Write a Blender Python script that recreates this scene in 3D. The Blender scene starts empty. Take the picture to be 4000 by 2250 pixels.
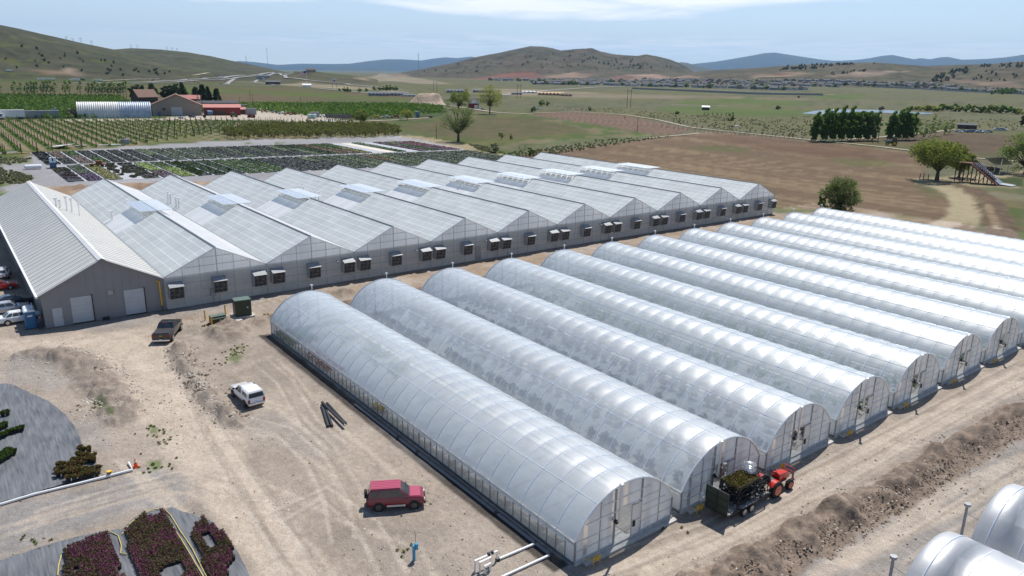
import bpy, bmesh, math, random
import numpy as np
from mathutils import Vector, Matrix
random.seed(7); RNG = np.random.default_rng(7)
S = bpy.context.scene; COL = S.collection
R = math.radians
# ---------------------------------------------------------------- camera
CAMH = 30.0; FPX = 2932.7; PITCH = .2783; ROLL = .0188; YAW = .9161
_c, _s = math.cos(YAW), math.sin(YAW); _ct, _st = math.cos(PITCH), math.sin(PITCH); _cr, _sr = math.cos(ROLL), math.sin(ROLL)
RT = Vector((_c, _s, 0)); FH = Vector((-_s, _c, 0))
FW = FH*_ct + Vector((0, 0, -_st)); UP = FH*_st + Vector((0, 0, _ct))
RR = RT*_cr + UP*_sr; UU = UP*_cr - RT*_sr
cam = bpy.data.objects.new('camera', bpy.data.cameras.new('camera')); COL.objects.link(cam)
cam.matrix_world = Matrix(((RR.x, UU.x, -FW.x, 0), (RR.y, UU.y, -FW.y, 0), (RR.z, UU.z, -FW.z, CAMH), (0, 0, 0, 1)))
cam.data.sensor_width = 36; cam.data.lens = 36*FPX/4000; cam.data.clip_start = 1; cam.data.clip_end = 120000
S.camera = cam
# ---------------------------------------------------------------- light
SUN_EL, SUN_AZ = R(59), R(120)
sd = Vector((math.cos(SUN_EL)*math.cos(SUN_AZ), math.cos(SUN_EL)*math.sin(SUN_AZ), math.sin(SUN_EL)))
sl = bpy.data.lights.new('sun', 'SUN'); sl.energy = 4.9; sl.angle = R(.53); sl.color = (1, .965, .91)
so = bpy.data.objects.new('sun', sl); COL.objects.link(so); so.rotation_euler = sd.to_track_quat('Z', 'Y').to_euler()
W = bpy.data.worlds.new('World'); S.world = W; W.use_nodes = True
wt = W.node_tree; wn = wt.nodes; wn.clear(); wl = wt.links.new
sky = wn.new('ShaderNodeTexSky'); sky.sky_type = 'NISHITA'; sky.sun_disc = False
sky.sun_elevation = SUN_EL; sky.sun_rotation = math.pi/2 - SUN_AZ; sky.air_density = 1.0; sky.dust_density = .35; sky.ozone_density = 2.0; sky.altitude = 1500
bg = wn.new('ShaderNodeBackground'); bg.inputs[1].default_value = .108
out = wn.new('ShaderNodeOutputWorld')
tc = wn.new('ShaderNodeTexCoord'); mp = wn.new('ShaderNodeMapping'); mp.inputs['Rotation'].default_value = (0, 0, -YAW)
wl(tc.outputs['Generated'], mp.inputs['Vector'])
sep = wn.new('ShaderNodeSeparateXYZ'); wl(mp.outputs[0], sep.inputs[0])     # x to the right, y ahead, z up
def wm(op, a, b=None, c=None, clamp=False):
    n = wn.new('ShaderNodeMath'); n.operation = op; n.use_clamp = clamp
    for i, v in enumerate((a, b, c)):
        if v is None: continue
        if isinstance(v, (int, float)): n.inputs[i].default_value = v
        else: wl(v, n.inputs[i])
    return n.outputs[0]
# thin cirrus on a plane high above: coordinates x/z, y/z
zz = wm('MAXIMUM', sep.outputs[2], .02)
cx = wm('DIVIDE', sep.outputs[0], zz); cy = wm('DIVIDE', sep.outputs[1], zz)
comb = wn.new('ShaderNodeCombineXYZ'); wl(cx, comb.inputs[0]); wl(wm('MULTIPLY', cy, .55), comb.inputs[1])
nz = wn.new('ShaderNodeTexNoise'); nz.inputs['Scale'].default_value = .55; nz.inputs['Detail'].default_value = 8; nz.inputs['Roughness'].default_value = .6; nz.inputs['Distortion'].default_value = .5
wl(comb.outputs[0], nz.inputs['Vector'])
def blob(x0, z0, sx, sz, ang=0):       # soft elliptical region on the sky dome (azimuth/elevation)
    dx = wm('SUBTRACT', sep.outputs[0], x0); dz = wm('SUBTRACT', sep.outputs[2], z0)
    if ang: dz = wm('SUBTRACT', dz, wm('MULTIPLY', dx, ang))
    q = wm('ADD', wm('POWER', wm('ABSOLUTE', wm('DIVIDE', dx, sx)), 2), wm('POWER', wm('ABSOLUTE', wm('DIVIDE', dz, sz)), 2))
    return wm('SUBTRACT', 1, q, clamp=True)
m = wm('MAXIMUM', wm('MAXIMUM', blob(.13, .105, .40, .034, -.02), blob(.01, .082, .26, .02, -.03)), wm('MAXIMUM', blob(.52, .105, .1, .016), blob(-.37, .09, .16, .02)))
m = wm('MAXIMUM', m, wm('MULTIPLY', blob(.1, .035, .7, .018), .45))
cl = wm('MULTIPLY', wm('SUBTRACT', wm('ADD', nz.outputs[0], wm('MULTIPLY', m, .46)), .57), 2.8, clamp=True)
cl = wm('MULTIPLY', wm('MULTIPLY', cl, wm('MULTIPLY', m, 2.2, clamp=True)), .95)
mixs = wn.new('ShaderNodeMix'); mixs.data_type = 'RGBA'; wl(cl, mixs.inputs[0])
hz = wn.new('ShaderNodeMix'); hz.data_type = 'RGBA'; wl(wm('SUBTRACT', .62, wm('MULTIPLY', sep.outputs[2], 2.4), clamp=True), hz.inputs[0]); wl(sky.outputs[0], hz.inputs[6]); hz.inputs[7].default_value = (7.0, 8.1, 9.4, 1)
wl(hz.outputs[2], mixs.inputs[6]); mixs.inputs[7].default_value = (10.6, 10.8, 11.2, 1)
wl(mixs.outputs[2], bg.inputs[0]); wl(bg.outputs[0], out.inputs[0])
S.view_settings.view_transform = 'Standard'; S.view_settings.look = 'None'; S.view_settings.exposure = .17; S.view_settings.gamma = 1
S.cycles.max_bounces = 8; S.cycles.transparent_max_bounces = 24; S.cycles.diffuse_bounces = 4; S.cycles.glossy_bounces = 3; S.cycles.transmission_bounces = 4
S.cycles.sample_clamp_indirect = 6; S.cycles.use_denoising = True; S.cycles.volume_bounces = 0

# ---------------------------------------------------------------- pixels of the 2576 px wide overview -> rays -> ground
def ray(x, y):
    X = x/.644-2000; Y = y/.644-1125
    a = _cr*X+_sr*Y; b = -_sr*X+_cr*Y
    return (RT*a - UP*b + FW*FPX).normalized()
def vn(x, y, seed=0):
    x = np.asarray(x, float); y = np.asarray(y, float)
    xi = np.floor(x).astype(np.int64); yi = np.floor(y).astype(np.int64); fx = x-xi; fy = y-yi
    fx = fx*fx*(3-2*fx); fy = fy*fy*(3-2*fy)
    def h(i, j):
        n = (i*374761393 + j*668265263 + seed*1442695041) & 0xffffffff
        n = ((n ^ (n >> 13))*1274126177) & 0xffffffff
        n = n ^ (n >> 16)
        return (n & 0xffff)/65535.
    return (h(xi, yi)*(1-fx)+h(xi+1, yi)*fx)*(1-fy)+(h(xi, yi+1)*(1-fx)+h(xi+1, yi+1)*fx)*fy
def fbm(x, y, seed=0, o=4):
    s = 0; a = .5
    for k in range(o): s = s+a*vn(x*2**k, y*2**k, seed+k*17); a *= .5
    return s/(1-.5**o)-.5
def sst(a, b, x):
    t = np.clip((x-a)/(b-a), 0, 1); return t*t*(3-2*t)
AZF = math.atan2(FH.y, FH.x)
def hill(D, F, pts, back=.5, rough=.16, seed=1, sc=260., p=1.25):
    A = []; Z = []
    for x, y in pts:
        d = ray(x, y); A.append((AZF-math.atan2(d.y, d.x)+math.pi) % (2*math.pi)-math.pi); Z.append(CAMH+D*d.z/math.hypot(d.x, d.y))
    return dict(D=D, F=F, A=np.array(A), Z=np.array(Z), b=back, r=rough, s=seed, sc=sc, p=p)
HILLS = [
 hill(2700, 1500, [(-400,20),(-120,48),(0,62),(40,70),(100,84),(150,95),(200,107),(250,117),(300,127),(345,140),(400,152),(460,163),(520,172),(600,182),(700,195),(800,205)], seed=3, rough=.35),
 hill(3600, 2100, [(150,150),(230,130),(290,124),(330,121),(400,124),(470,131),(530,141),(580,152),(630,162),(700,177),(760,190),(820,205)], seed=5),
 hill(1900, 1500, [(640,205),(700,190),(740,182),(785,178),(830,184),(900,191),(950,200)], seed=6, rough=.05),
 hill(5400, 3500, [(930,200),(960,192),(1000,184),(1050,176),(1100,166),(1150,156),(1190,145),(1230,137),(1255,133),(1280,127),(1310,121),(1335,116),(1365,117),(1390,121),(1410,128),(1440,127),(1470,125),(1490,125),(1515,132),(1545,138),(1580,140),(1605,141),(1625,137),(1650,141),(1680,148),(1705,157),(1730,170),(1745,180),(1790,200)], seed=8, rough=.75, sc=420, p=1.1),
 hill(3900, 2900, [(1060,203),(1150,197),(1250,190),(1350,184),(1450,185),(1550,179),(1650,181),(1750,186),(1850,195),(1900,205)], seed=9, rough=.12),
 hill(3700, 2300, [(1640,205),(1690,192),(1740,182),(1800,176),(1860,173),(1900,171),(1960,166),(2050,161),(2120,158),(2200,157),(2280,163),(2330,166),(2420,163),(2500,160),(2576,154),(2700,145),(2900,140)], seed=11, rough=.4),
 hill(12000, 8000, [(1640,185),(1690,164),(1712,156),(1730,158),(1760,168),(1800,176),(1850,190)], seed=12, rough=.1, sc=800),
 hill(24000, 17000, [(-300,150),(300,150),(560,160),(600,153),(640,156),(700,163),(760,160),(830,161),(880,160),(930,153),(970,149),(1010,149),(1060,152),(1090,147),(1120,144),(1150,146),(1185,142),(1230,150),(1300,165),(1500,175),(1640,172),(1700,166),(1750,160),(1800,155),(1860,145),(1900,138),(1925,133),(1950,132),(1975,136),(2020,143),(2060,149),(2100,153),(2150,151),(2190,146),(2220,140),(2245,138),(2270,143),(2300,149),(2315,146),(2340,149),(2365,144),(2385,143),(2420,150),(2480,148),(2530,144),(2576,137),(2700,130),(2900,140)], seed=14, rough=.12, sc=2200, p=.8),
]
def T(x, y, which=False):
    x = np.asarray(x, float); y = np.asarray(y, float)
    r = np.hypot(x, y); az = AZF-np.arctan2(y, x); az = (az+np.pi) % (2*np.pi)-np.pi
    side = .45+.55*sst(-.25, .45, az)
    z = 9*side*sst(800, 2000, r); w = np.zeros(z.shape, int)
    for k, h in enumerate(HILLS):
        zr = np.interp(az, h['A'], h['Z'], left=-60, right=-60)
        t = (r-h['F'])/(h['D']-h['F'])
        n = fbm(x/h['sc'], y/h['sc'], h['s'], 5)
        n = n*.6+(.30-np.abs(fbm(x/h['sc']*1.3+7, y/h['sc']*1.3, h['s']+40, 4))*2.2)*.5
        tc_ = np.clip(t, 0, 1)
        up = (tc_*tc_*(3-2*tc_))**(.5*h['p'])*.6+.4*tc_**h['p']
        up = np.clip(up + n*h['r']*4*tc_*(1-tc_)*.8, 0, 1)
        dn = np.clip(1-(r-h['D'])/(h['b']*h['D']), 0, 1)
        zh = np.where(t < 1, zr*up*1.0, zr*dn); zh = np.where(t > 0, zh, -50)
        w = np.where(zh > z, k+1, w); z = np.maximum(z, zh)
    return (z, w) if which else z
_TS = np.exp(np.linspace(math.log(20), math.log(36000), 1500))
def g(x, y, z=None):
    d = ray(x, y)
    if z is not None:
        t = (z-CAMH)/d.z; return Vector((d.x*t, d.y*t, z))
    h = math.hypot(d.x, d.y); ts = _TS/h
    zt = T(d.x*ts, d.y*ts); below = (CAMH+d.z*ts) < zt
    if not below.any(): i = len(ts)-1
    else: i = int(np.argmax(below))
    a, b = ts[max(i-1, 0)], ts[i]
    for _ in range(14):
        mdl = (a+b)/2
        if CAMH+d.z*mdl < float(T(d.x*mdl, d.y*mdl)): b = mdl
        else: a = mdl
    return Vector((d.x*b, d.y*b, float(T(d.x*b, d.y*b))))
def ppm(P): return 1893/(Vector((P.x, P.y, 0))).length      # overview pixels per metre there

# ---------------------------------------------------------------- mesh helper
class MB:
    def __init__(s): s.v = []; s.f = []; s.m = []; s.mi = 0
    def add(s, vs, fs, M=None):
        o = len(s.v)
        if M is not None: vs = [M @ Vector(p) for p in vs]
        s.v += [tuple(p) for p in vs]; s.f += [tuple(i+o for i in f) for f in fs]; s.m += [s.mi]*len(fs); return s
    def box(s, c, d, M=None, rz=0, taper=1.):
        x, y, z = d[0]/2, d[1]/2, d[2]/2; vs = [(-x,-y,-z),(x,-y,-z),(x,y,-z),(-x,y,-z),(-x*taper,-y*taper,z),(x*taper,-y*taper,z),(x*taper,y*taper,z),(-x*taper,y*taper,z)]
        N = Matrix.Translation(c) @ Matrix.Rotation(rz, 4, 'Z')
        if M is not None: N = M @ N
        return s.add(vs, [(3,2,1,0),(4,5,6,7),(0,1,5,4),(1,2,6,5),(2,3,7,6),(3,0,4,7)], N)
    def bx(s, x0, x1, y0, y1, z0, z1, M=None): return s.box(((x0+x1)/2, (y0+y1)/2, (z0+z1)/2), (x1-x0, y1-y0, z1-z0), M)
    def tube(s, pts, r, n=6, cap=True, M=None):
        pts = [Vector(p) for p in pts]; rs = r if isinstance(r, (list, tuple)) else [r]*len(pts); vs = []; fs = []
        for i, p in enumerate(pts):
            d = (pts[min(i+1, len(pts)-1)]-pts[max(i-1, 0)]); d = d.normalized() if d.length > 1e-9 else Vector((0, 0, 1))
            a = d.cross(Vector((0, 0, 1))); a = a.normalized() if a.length > 1e-3 else Vector((1, 0, 0)); b = d.cross(a)
            vs += [p+(a*math.cos(2*math.pi*k/n)+b*math.sin(2*math.pi*k/n))*rs[i] for k in range(n)]
        for i in range(len(pts)-1):
            for k in range(n): fs.append((i*n+k, (i+1)*n+k, (i+1)*n+(k+1) % n, i*n+(k+1) % n))
        if cap: fs.append(tuple(range(n))); fs.append(tuple(range((len(pts)-1)*n, len(pts)*n))[::-1])
        return s.add(vs, fs, M)
    def cyl(s, c, r, h, n=12, ax='Z', r2=None, M=None):
        r2 = r if r2 is None else r2; N = Matrix.Translation(c)
        if ax == 'X': N = N @ Matrix.Rotation(math.pi/2, 4, 'Y')
        if ax == 'Y': N = N @ Matrix.Rotation(math.pi/2, 4, 'X')
        if M is not None: N = M @ N
        vs = [(r*math.cos(2*math.pi*k/n), r*math.sin(2*math.pi*k/n), -h/2) for k in range(n)]+[(r2*math.cos(2*math.pi*k/n), r2*math.sin(2*math.pi*k/n), h/2) for k in range(n)]
        return s.add(vs, [(k, (k+1) % n, n+(k+1) % n, n+k) for k in range(n)]+[tuple(range(n))[::-1], tuple(range(n, 2*n))], N)
    def prism(s, poly, axis, a, b, M=None):     # poly in the two other axes, extruded a..b along axis
        n = len(poly)
        def mk(p, t): return {'X': (t, p[0], p[1]), 'Y': (p[0], t, p[1]), 'Z': (p[0], p[1], t)}[axis]
        return s.add([mk(p, a) for p in poly]+[mk(p, b) for p in poly], [(k, (k+1) % n, n+(k+1) % n, n+k) for k in range(n)]+[tuple(range(n))[::-1], tuple(range(n, 2*n))], M)
    def quad(s, a, b, c, d, M=None): return s.add([a, b, c, d], [(0, 1, 2, 3)], M)
    def loft(s, rings, cap=True, M=None):
        n = len(rings[0]); vs = [p for r_ in rings for p in r_]
        fs = [(i*n+k, i*n+(k+1) % n, (i+1)*n+(k+1) % n, (i+1)*n+k) for i in range(len(rings)-1) for k in range(n)]
        if cap: fs += [tuple(range(n))[::-1], tuple(range((len(rings)-1)*n, len(rings)*n))]
        return s.add(vs, fs, M)
    def build(s, name, mats, parent=None, smooth=False, bevel=0, seg=1):
        me = bpy.data.meshes.new(name); me.from_pydata(s.v, [], s.f)
        mats = mats if isinstance(mats, (list, tuple)) else [mats]
        for m_ in mats: me.materials.append(m_)
        if len(mats) > 1: me.polygons.foreach_set('material_index', s.m)
        b = bmesh.new(); b.from_mesh(me); bmesh.ops.recalc_face_normals(b, faces=b.faces)
        if bevel: bmesh.ops.bevel(b, geom=b.edges[:], offset=bevel, segments=seg, affect='EDGES', clamp_overlap=True)
        b.to_mesh(me); b.free()
        if smooth:
            me.polygons.foreach_set('use_smooth', [True]*len(me.polygons))
            try: me.set_sharp_from_angle(angle=R(38))
            except Exception: pass
        o = bpy.data.objects.new(name, me); COL.objects.link(o)
        if parent is not None: o.parent = parent
        return o
def npmesh(name, v, f, mat, parent=None, col=None, smooth=False):
    me = bpy.data.meshes.new(name); v = np.asarray(v, np.float32); f = np.asarray(f, np.int32); k = f.shape[1]
    me.vertices.add(len(v)); me.vertices.foreach_set('co', v.ravel()); me.loops.add(f.size); me.loops.foreach_set('vertex_index', f.ravel())
    me.polygons.add(len(f)); me.polygons.foreach_set('loop_start', np.arange(0, f.size, k, dtype=np.int32))
    if smooth: me.polygons.foreach_set('use_smooth', np.ones(len(f), bool))
    me.update(calc_edges=True)
    if col is not None:
        at = me.color_attributes.new('Col', 'FLOAT_COLOR', 'POINT'); c4 = np.ones((len(v), 4), np.float32); c4[:, :3] = col; at.data.foreach_set('color', c4.ravel())
    me.materials.append(mat); o = bpy.data.objects.new(name, me); COL.objects.link(o)
    if parent is not None: o.parent = parent
    return o
def thing(name, label, cat, loc=(0, 0, 0), rz=0, group=None):
    o = bpy.data.objects.new(name, None); COL.objects.link(o); o.location = loc; o.rotation_euler = (0, 0, rz); o['label'] = label; o['category'] = cat
    if group: o['group'] = group
    return o
def tag(o, label, cat, group=None, kind=None):
    o['label'] = label; o['category'] = cat
    if group: o['group'] = group
    if kind: o['kind'] = kind
    return o
def struct(o): o['kind'] = 'structure'; return o
KIDS = {}
def kids(o):
    return [c for c in o.children]
def copy_tree(o, loc=None, rz=None, label=None, parent=None, sc=None):
    c = o.copy(); COL.objects.link(c)
    if parent is not None: c.parent = parent
    if loc is not None: c.location = loc
    if rz is not None: c.rotation_euler = (0, 0, rz)
    if sc is not None: c.scale = sc if not isinstance(sc, (int, float)) else (sc,)*3
    if label: c['label'] = label
    for ch in kids(o): copy_tree(ch, parent=c)
    return c
# ---------------------------------------------------------------- materials
def nt(name):
    m_ = bpy.data.materials.new(name); m_.use_nodes = True; t = m_.node_tree; b = t.nodes['Principled BSDF']; return m_, t, b
def mat(name, col, rough=.6, metal=0, var=.15, scale=3., bump=0, bscale=20., spec=.4, coat=0, detail=4):
    m_, t, b = nt(name); N = t.nodes.new; L = t.links.new
    b.inputs['Roughness'].default_value = rough; b.inputs['Metallic'].default_value = metal; b.inputs['Specular IOR Level'].default_value = spec
    if coat: b.inputs['Coat Weight'].default_value = coat; b.inputs['Coat Roughness'].default_value = .06
    c = N('ShaderNodeTexCoord')
    n = N('ShaderNodeTexNoise'); n.inputs['Scale'].default_value = scale; n.inputs['Detail'].default_value = detail; L(c.outputs['Object'], n.inputs['Vector'])
    r = N('ShaderNodeMapRange'); r.inputs[1].default_value = .3; r.inputs[2].default_value = .7; r.inputs[3].default_value = 1-var; r.inputs[4].default_value = 1+var; L(n.outputs[0], r.inputs[0])
    x = N('ShaderNodeVectorMath'); x.operation = 'SCALE'; x.inputs[0].default_value = col; L(r.outputs[0], x.inputs['Scale']); L(x.outputs[0], b.inputs['Base Color'])
    if bump:
        n2 = N('ShaderNodeTexNoise'); n2.inputs['Scale'].default_value = bscale; n2.inputs['Detail'].default_value = 5; L(c.outputs['Object'], n2.inputs['Vector'])
        bp = N('ShaderNodeBump'); bp.inputs['Strength'].default_value = 1; bp.inputs['Distance'].default_value = bump; L(n2.outputs[0], bp.inputs['Height']); L(bp.outputs[0], b.inputs['Normal'])
    return m_
def leaf_mat(name, col, var=.35, tr=.35):
    m_, t, b = nt(name); N = t.nodes.new; L = t.links.new
    b.inputs['Roughness'].default_value = .7; b.inputs['Specular IOR Level'].default_value = .2
    c = N('ShaderNodeTexCoord'); n = N('ShaderNodeTexNoise'); n.inputs['Scale'].default_value = .9; n.inputs['Detail'].default_value = 3; L(c.outputs['Object'], n.inputs['Vector'])
    r = N('ShaderNodeMapRange'); r.inputs[1].default_value = .3; r.inputs[2].default_value = .7; r.inputs[3].default_value = 1-var; r.inputs[4].default_value = 1+var; L(n.outputs[0], r.inputs[0])
    x = N('ShaderNodeVectorMath'); x.operation = 'SCALE'; x.inputs[0].default_value = col; L(r.outputs[0], x.inputs['Scale']); L(x.outputs[0], b.inputs['Base Color'])
    tl = N('ShaderNodeBsdfTranslucent'); x2 = N('ShaderNodeVectorMath'); x2.operation = 'MULTIPLY'; x2.inputs[1].default_value = (1.2, 1.25, .7); L(x.outputs[0], x2.inputs[0]); L(x2.outputs[0], tl.inputs[0])
    mx = N('ShaderNodeMixShader'); mx.inputs[0].default_value = tr; L(b.outputs[0], mx.inputs[1]); L(tl.outputs[0], mx.inputs[2]); L(mx.outputs[0], t.nodes['Material Output'].inputs[0])
    return m_
def two_leaf(name, c1, c2, sc=14., tr=.3):
    m_ = leaf_mat(name, c1, .25, tr); t = m_.node_tree; N = t.nodes.new; L = t.links.new; b = t.nodes['Principled BSDF']; x = b.inputs['Base Color'].links[0].from_node
    c = N('ShaderNodeTexCoord'); n = N('ShaderNodeTexNoise'); n.inputs['Scale'].default_value = sc; n.inputs['Detail'].default_value = 2; L(c.outputs['Object'], n.inputs['Vector'])
    r = N('ShaderNodeMapRange'); r.inputs[1].default_value = .42; r.inputs[2].default_value = .58; L(n.outputs[0], r.inputs[0]); mx = N('ShaderNodeMix'); mx.data_type = 'RGBA'; mx.inputs[6].default_value = (*c1, 1); mx.inputs[7].default_value = (*c2, 1); L(r.outputs[0], mx.inputs[0]); L(mx.outputs[2], x.inputs[0]); return m_
def attr_mat(name, field=False):
    m_, t, b = nt(name); N = t.nodes.new; L = t.links.new
    b.inputs['Roughness'].default_value = .93; b.inputs['Specular IOR Level'].default_value = .15
    a = N('ShaderNodeAttribute'); a.attribute_name = 'Col'; c = N('ShaderNodeTexCoord')
    def noise(sc, lo, hi, det=6, rough=.65, str_=None):
        n = N('ShaderNodeTexNoise'); n.inputs['Scale'].default_value = sc; n.inputs['Detail'].default_value = det; n.inputs['Roughness'].default_value = rough
        if str_:
            mp_ = N('ShaderNodeMapping'); mp_.inputs['Scale'].default_value = str_; L(c.outputs['Object'], mp_.inputs[0]); L(mp_.outputs[0], n.inputs['Vector'])
        else: L(c.outputs['Object'], n.inputs['Vector'])
        r = N('ShaderNodeMapRange'); r.inputs[1].default_value = .28; r.inputs[2].default_value = .72; r.inputs[3].default_value = lo; r.inputs[4].default_value = hi; L(n.outputs[0], r.inputs[0]); return r.outputs[0]
    cur = a.outputs['Color']
    if field:
        x = N('ShaderNodeVectorMath'); x.operation = 'SCALE'; L(cur, x.inputs[0]); L(noise(1, .70, 1.30, 7, .75, (.09, .75, .5)), x.inputs['Scale']); cur = x.outputs[0]
    for o in (noise(11, .74, 1.26, 3, .6), noise(2.2, .72, 1.28, 8, .8), noise(.45, .84, 1.16), noise(.03, .88, 1.12)):
        x = N('ShaderNodeVectorMath'); x.operation = 'SCALE'; L(cur, x.inputs[0]); L(o, x.inputs['Scale']); cur = x.outputs[0]
    L(cur, b.inputs['Base Color'])
    n2 = N('ShaderNodeTexNoise'); n2.inputs['Scale'].default_value = 1.6; n2.inputs['Detail'].default_value = 9; n2.inputs['Roughness'].default_value = .75; L(c.outputs['Object'], n2.inputs['Vector'])
    bp = N('ShaderNodeBump'); bp.inputs['Strength'].default_value = .8; bp.inputs['Distance'].default_value = .22; L(n2.outputs[0], bp.inputs['Height']); L(bp.outputs[0], b.inputs['Normal'])
    return m_
GM = attr_mat('soil'); GF = attr_mat('field_soil', True)
# ================================================================ TERRAIN
def terrain():
    rows = [0.5, 8, 16, 24, 30]
    r = 32.
    while r < 1250: r += max(.05, (r*r+900)/(30*752)*1.5); rows.append(r)
    while r < 5600: r += 24; rows.append(r)
    while r < 34000: r *= 1.035; rows.append(r)
    rows = np.array(rows)
    fine = np.linspace(R(-41), R(41), 800); rest = np.linspace(R(41), R(319), 40)[1:-1]
    azs = np.concatenate([fine, rest]); na = len(azs); nr = len(rows)
    th = AZF-azs
    X = rows[:, None]*np.cos(th)[None]; Y = rows[:, None]*np.sin(th)[None]
    Z, Wh = T(X, Y, True); RRr = np.repeat(rows[:, None], na, 1)
    x = X.ravel(); y = Y.ravel(); z = Z.ravel().copy(); wh = Wh.ravel(); rr = RRr.ravel()
    zbase = z.copy()
    C = np.zeros((len(x), 3)); zone = np.zeros(len(x), int)
    def world(poly): return np.array([[p.x, p.y] for p in (g(*q) for q in poly)])
    def sdist(P, idx, closed=True):
        px, py = x[idx], y[idx]; n = len(P); d = np.full(len(px), 1e18); ins = np.zeros(len(px), bool)
        for i in range(n if closed else n-1):
            a = P[i]; b = P[(i+1) % n]; e = b-a; L2 = max(e@e, 1e-9)
            t = np.clip(((px-a[0])*e[0]+(py-a[1])*e[1])/L2, 0, 1)
            d = np.minimum(d, (px-a[0]-t*e[0])**2+(py-a[1]-t*e[1])**2)
            if closed:
                c = ((a[1] > py) != (b[1] > py)) & (px < e[0]*(py-a[1])/(e[1] if abs(e[1]) > 1e-9 else 1e-9)+a[0]); ins ^= c
        d = np.sqrt(d)
        return np.where(ins, d, -d) if closed else -d
    def mask(P, fe, amp, ns, width=None, seed=1):
        pad = (width or 0)+3*fe+amp
        idx = np.where((x > P[:, 0].min()-pad) & (x < P[:, 0].max()+pad) & (y > P[:, 1].min()-pad) & (y < P[:, 1].max()+pad))[0]
        if not len(idx): return idx, np.zeros(0)
        s = sdist(P, idx, width is None)
        if width is not None: s = s+width/2
        s = s+amp*2*fbm(x[idx]/ns, y[idx]/ns, seed)
        return idx, sst(-fe, fe, s)
    def paint(poly, col, fe=1., amp=1., ns=6., width=None, op=1., zn=None, var=0, vs=5., seed=1, P=None, col2=None, stripe=None):
        P = world(poly) if P is None else np.array(P, float)
        idx, m = mask(P, fe, amp, ns, width, seed)
        if not len(idx): return
        c = np.array(col)[None].repeat(len(idx), 0)
        if col2 is not None:
            if stripe: q = stripe(x[idx], y[idx])
            else: q = sst(-.12, .12, fbm(x[idx]/vs, y[idx]/vs, seed+5))
            c = c*(1-q[:, None])+np.array(col2)[None]*q[:, None]
        if var: c = c*(1+var*2*fbm(x[idx]/vs, y[idx]/vs, seed+9))[:, None]
        mm = (m*op)[:, None]; C[idx] = C[idx]*(1-mm)+c*mm
        if zn is not None: zone[idx[m > .5]] = zn
    def raise_(poly, h, width=None, fe=1., amp=.5, ns=3., rough=.3, seed=3, P=None):
        P = world(poly) if P is None else np.array(P, float)
        idx, m = mask(P, fe, amp, ns, width, seed)
        if len(idx): z[idx] += m*h*(1+rough*2*fbm(x[idx]/1.7, y[idx]/1.7, seed+4, 5))
    DIRT = (.35, .292, .228); GRAV = (.285, .265, .24); PALE = (.45, .375, .28); DARK = (.175, .128, .09); BROWN = (.205, .15, .10); REDB = (.17, .105, .07)
    GREEN = (.095, .145, .035); DKG = (.045, .08, .02); OLIVE = (.165, .155, .075); SAGE = (.16, .155, .105)
    # base colours: valley, by broad noise
    n1 = sst(-.15, .15, fbm(x/140, y/90, 21)); n2 = sst(-.1, .2, fbm(x/40, y/22, 23))
    C[:] = np.array(SAGE)*(1-n1[:, None])+np.array(OLIVE)*n1[:, None]
    C[:] = C*(1-.5*n2[:, None])+.5*np.array((.11, .13, .05))*n2[:, None]
    n3 = sst(.06, .2, fbm(x/14, y/9, 27)); C[:] = C*(1-.45*n3[:, None])+.45*np.array((.075, .085, .045))*n3[:, None]
    n4 = sst(.1, .22, fbm(x/60, y/28, 29)); C[:] = C*(1-.5*n4[:, None])+.5*np.array((.20, .165, .10))*n4[:, None]
    # hills
    hc = {1: ((.085, .092, .045), (.125, .12, .075), (.12, .15, .03)), 2: ((.09, .10, .05), (.13, .125, .08), (.13, .16, .035)), 3: ((.10, .12, .05), (.14, .13, .08), None),
          4: ((.15, .125, .085), (.13, .125, .075), (.06, .065, .045)), 5: ((.17, .135, .09), (.14, .135, .075), (.10, .10, .055)), 6: ((.16, .135, .09), (.135, .13, .07), (.07, .075, .04)), 7: ((.10, .11, .12), (.11, .12, .12), None), 8: ((.03, .075, .15), (.04, .09, .16), None)}  # mountains painted blue, distance haze put into the colour
    for k, (a, b, c) in hc.items():
        i = wh == k
        if not i.any(): continue
        s = HILLS[k-1]['sc']; q = sst(-.15, .15, fbm(x[i]/s*2, y[i]/s*2, k+30))[:, None]
        cc = np.array(a)*(1-q)+np.array(b)*q
        gl_ = np.abs(fbm(x[i]/s*1.3+7, y[i]/s*1.3, HILLS[k-1]['s']+40, 4)); q = (1-sst(.0, .08, gl_))[:, None]*.7; cc = cc*(1-q)+np.array((.06, .07, .035))*q
        if c is not None:
            q = sst(.10, .2, fbm(x[i]/s*5, y[i]/s*7, k+50))[:, None]*.75; cc = cc*(1-q)+np.array(c)*q
            q = sst(.16, .2, fbm(x[i]/16, y[i]/22, k+60, 2))[:, None]*.7; cc = cc*(1-q)+np.array((.035, .045, .02))*q
        C[i] = cc
        zone[i] = 9 if k < 7 else 10
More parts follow.
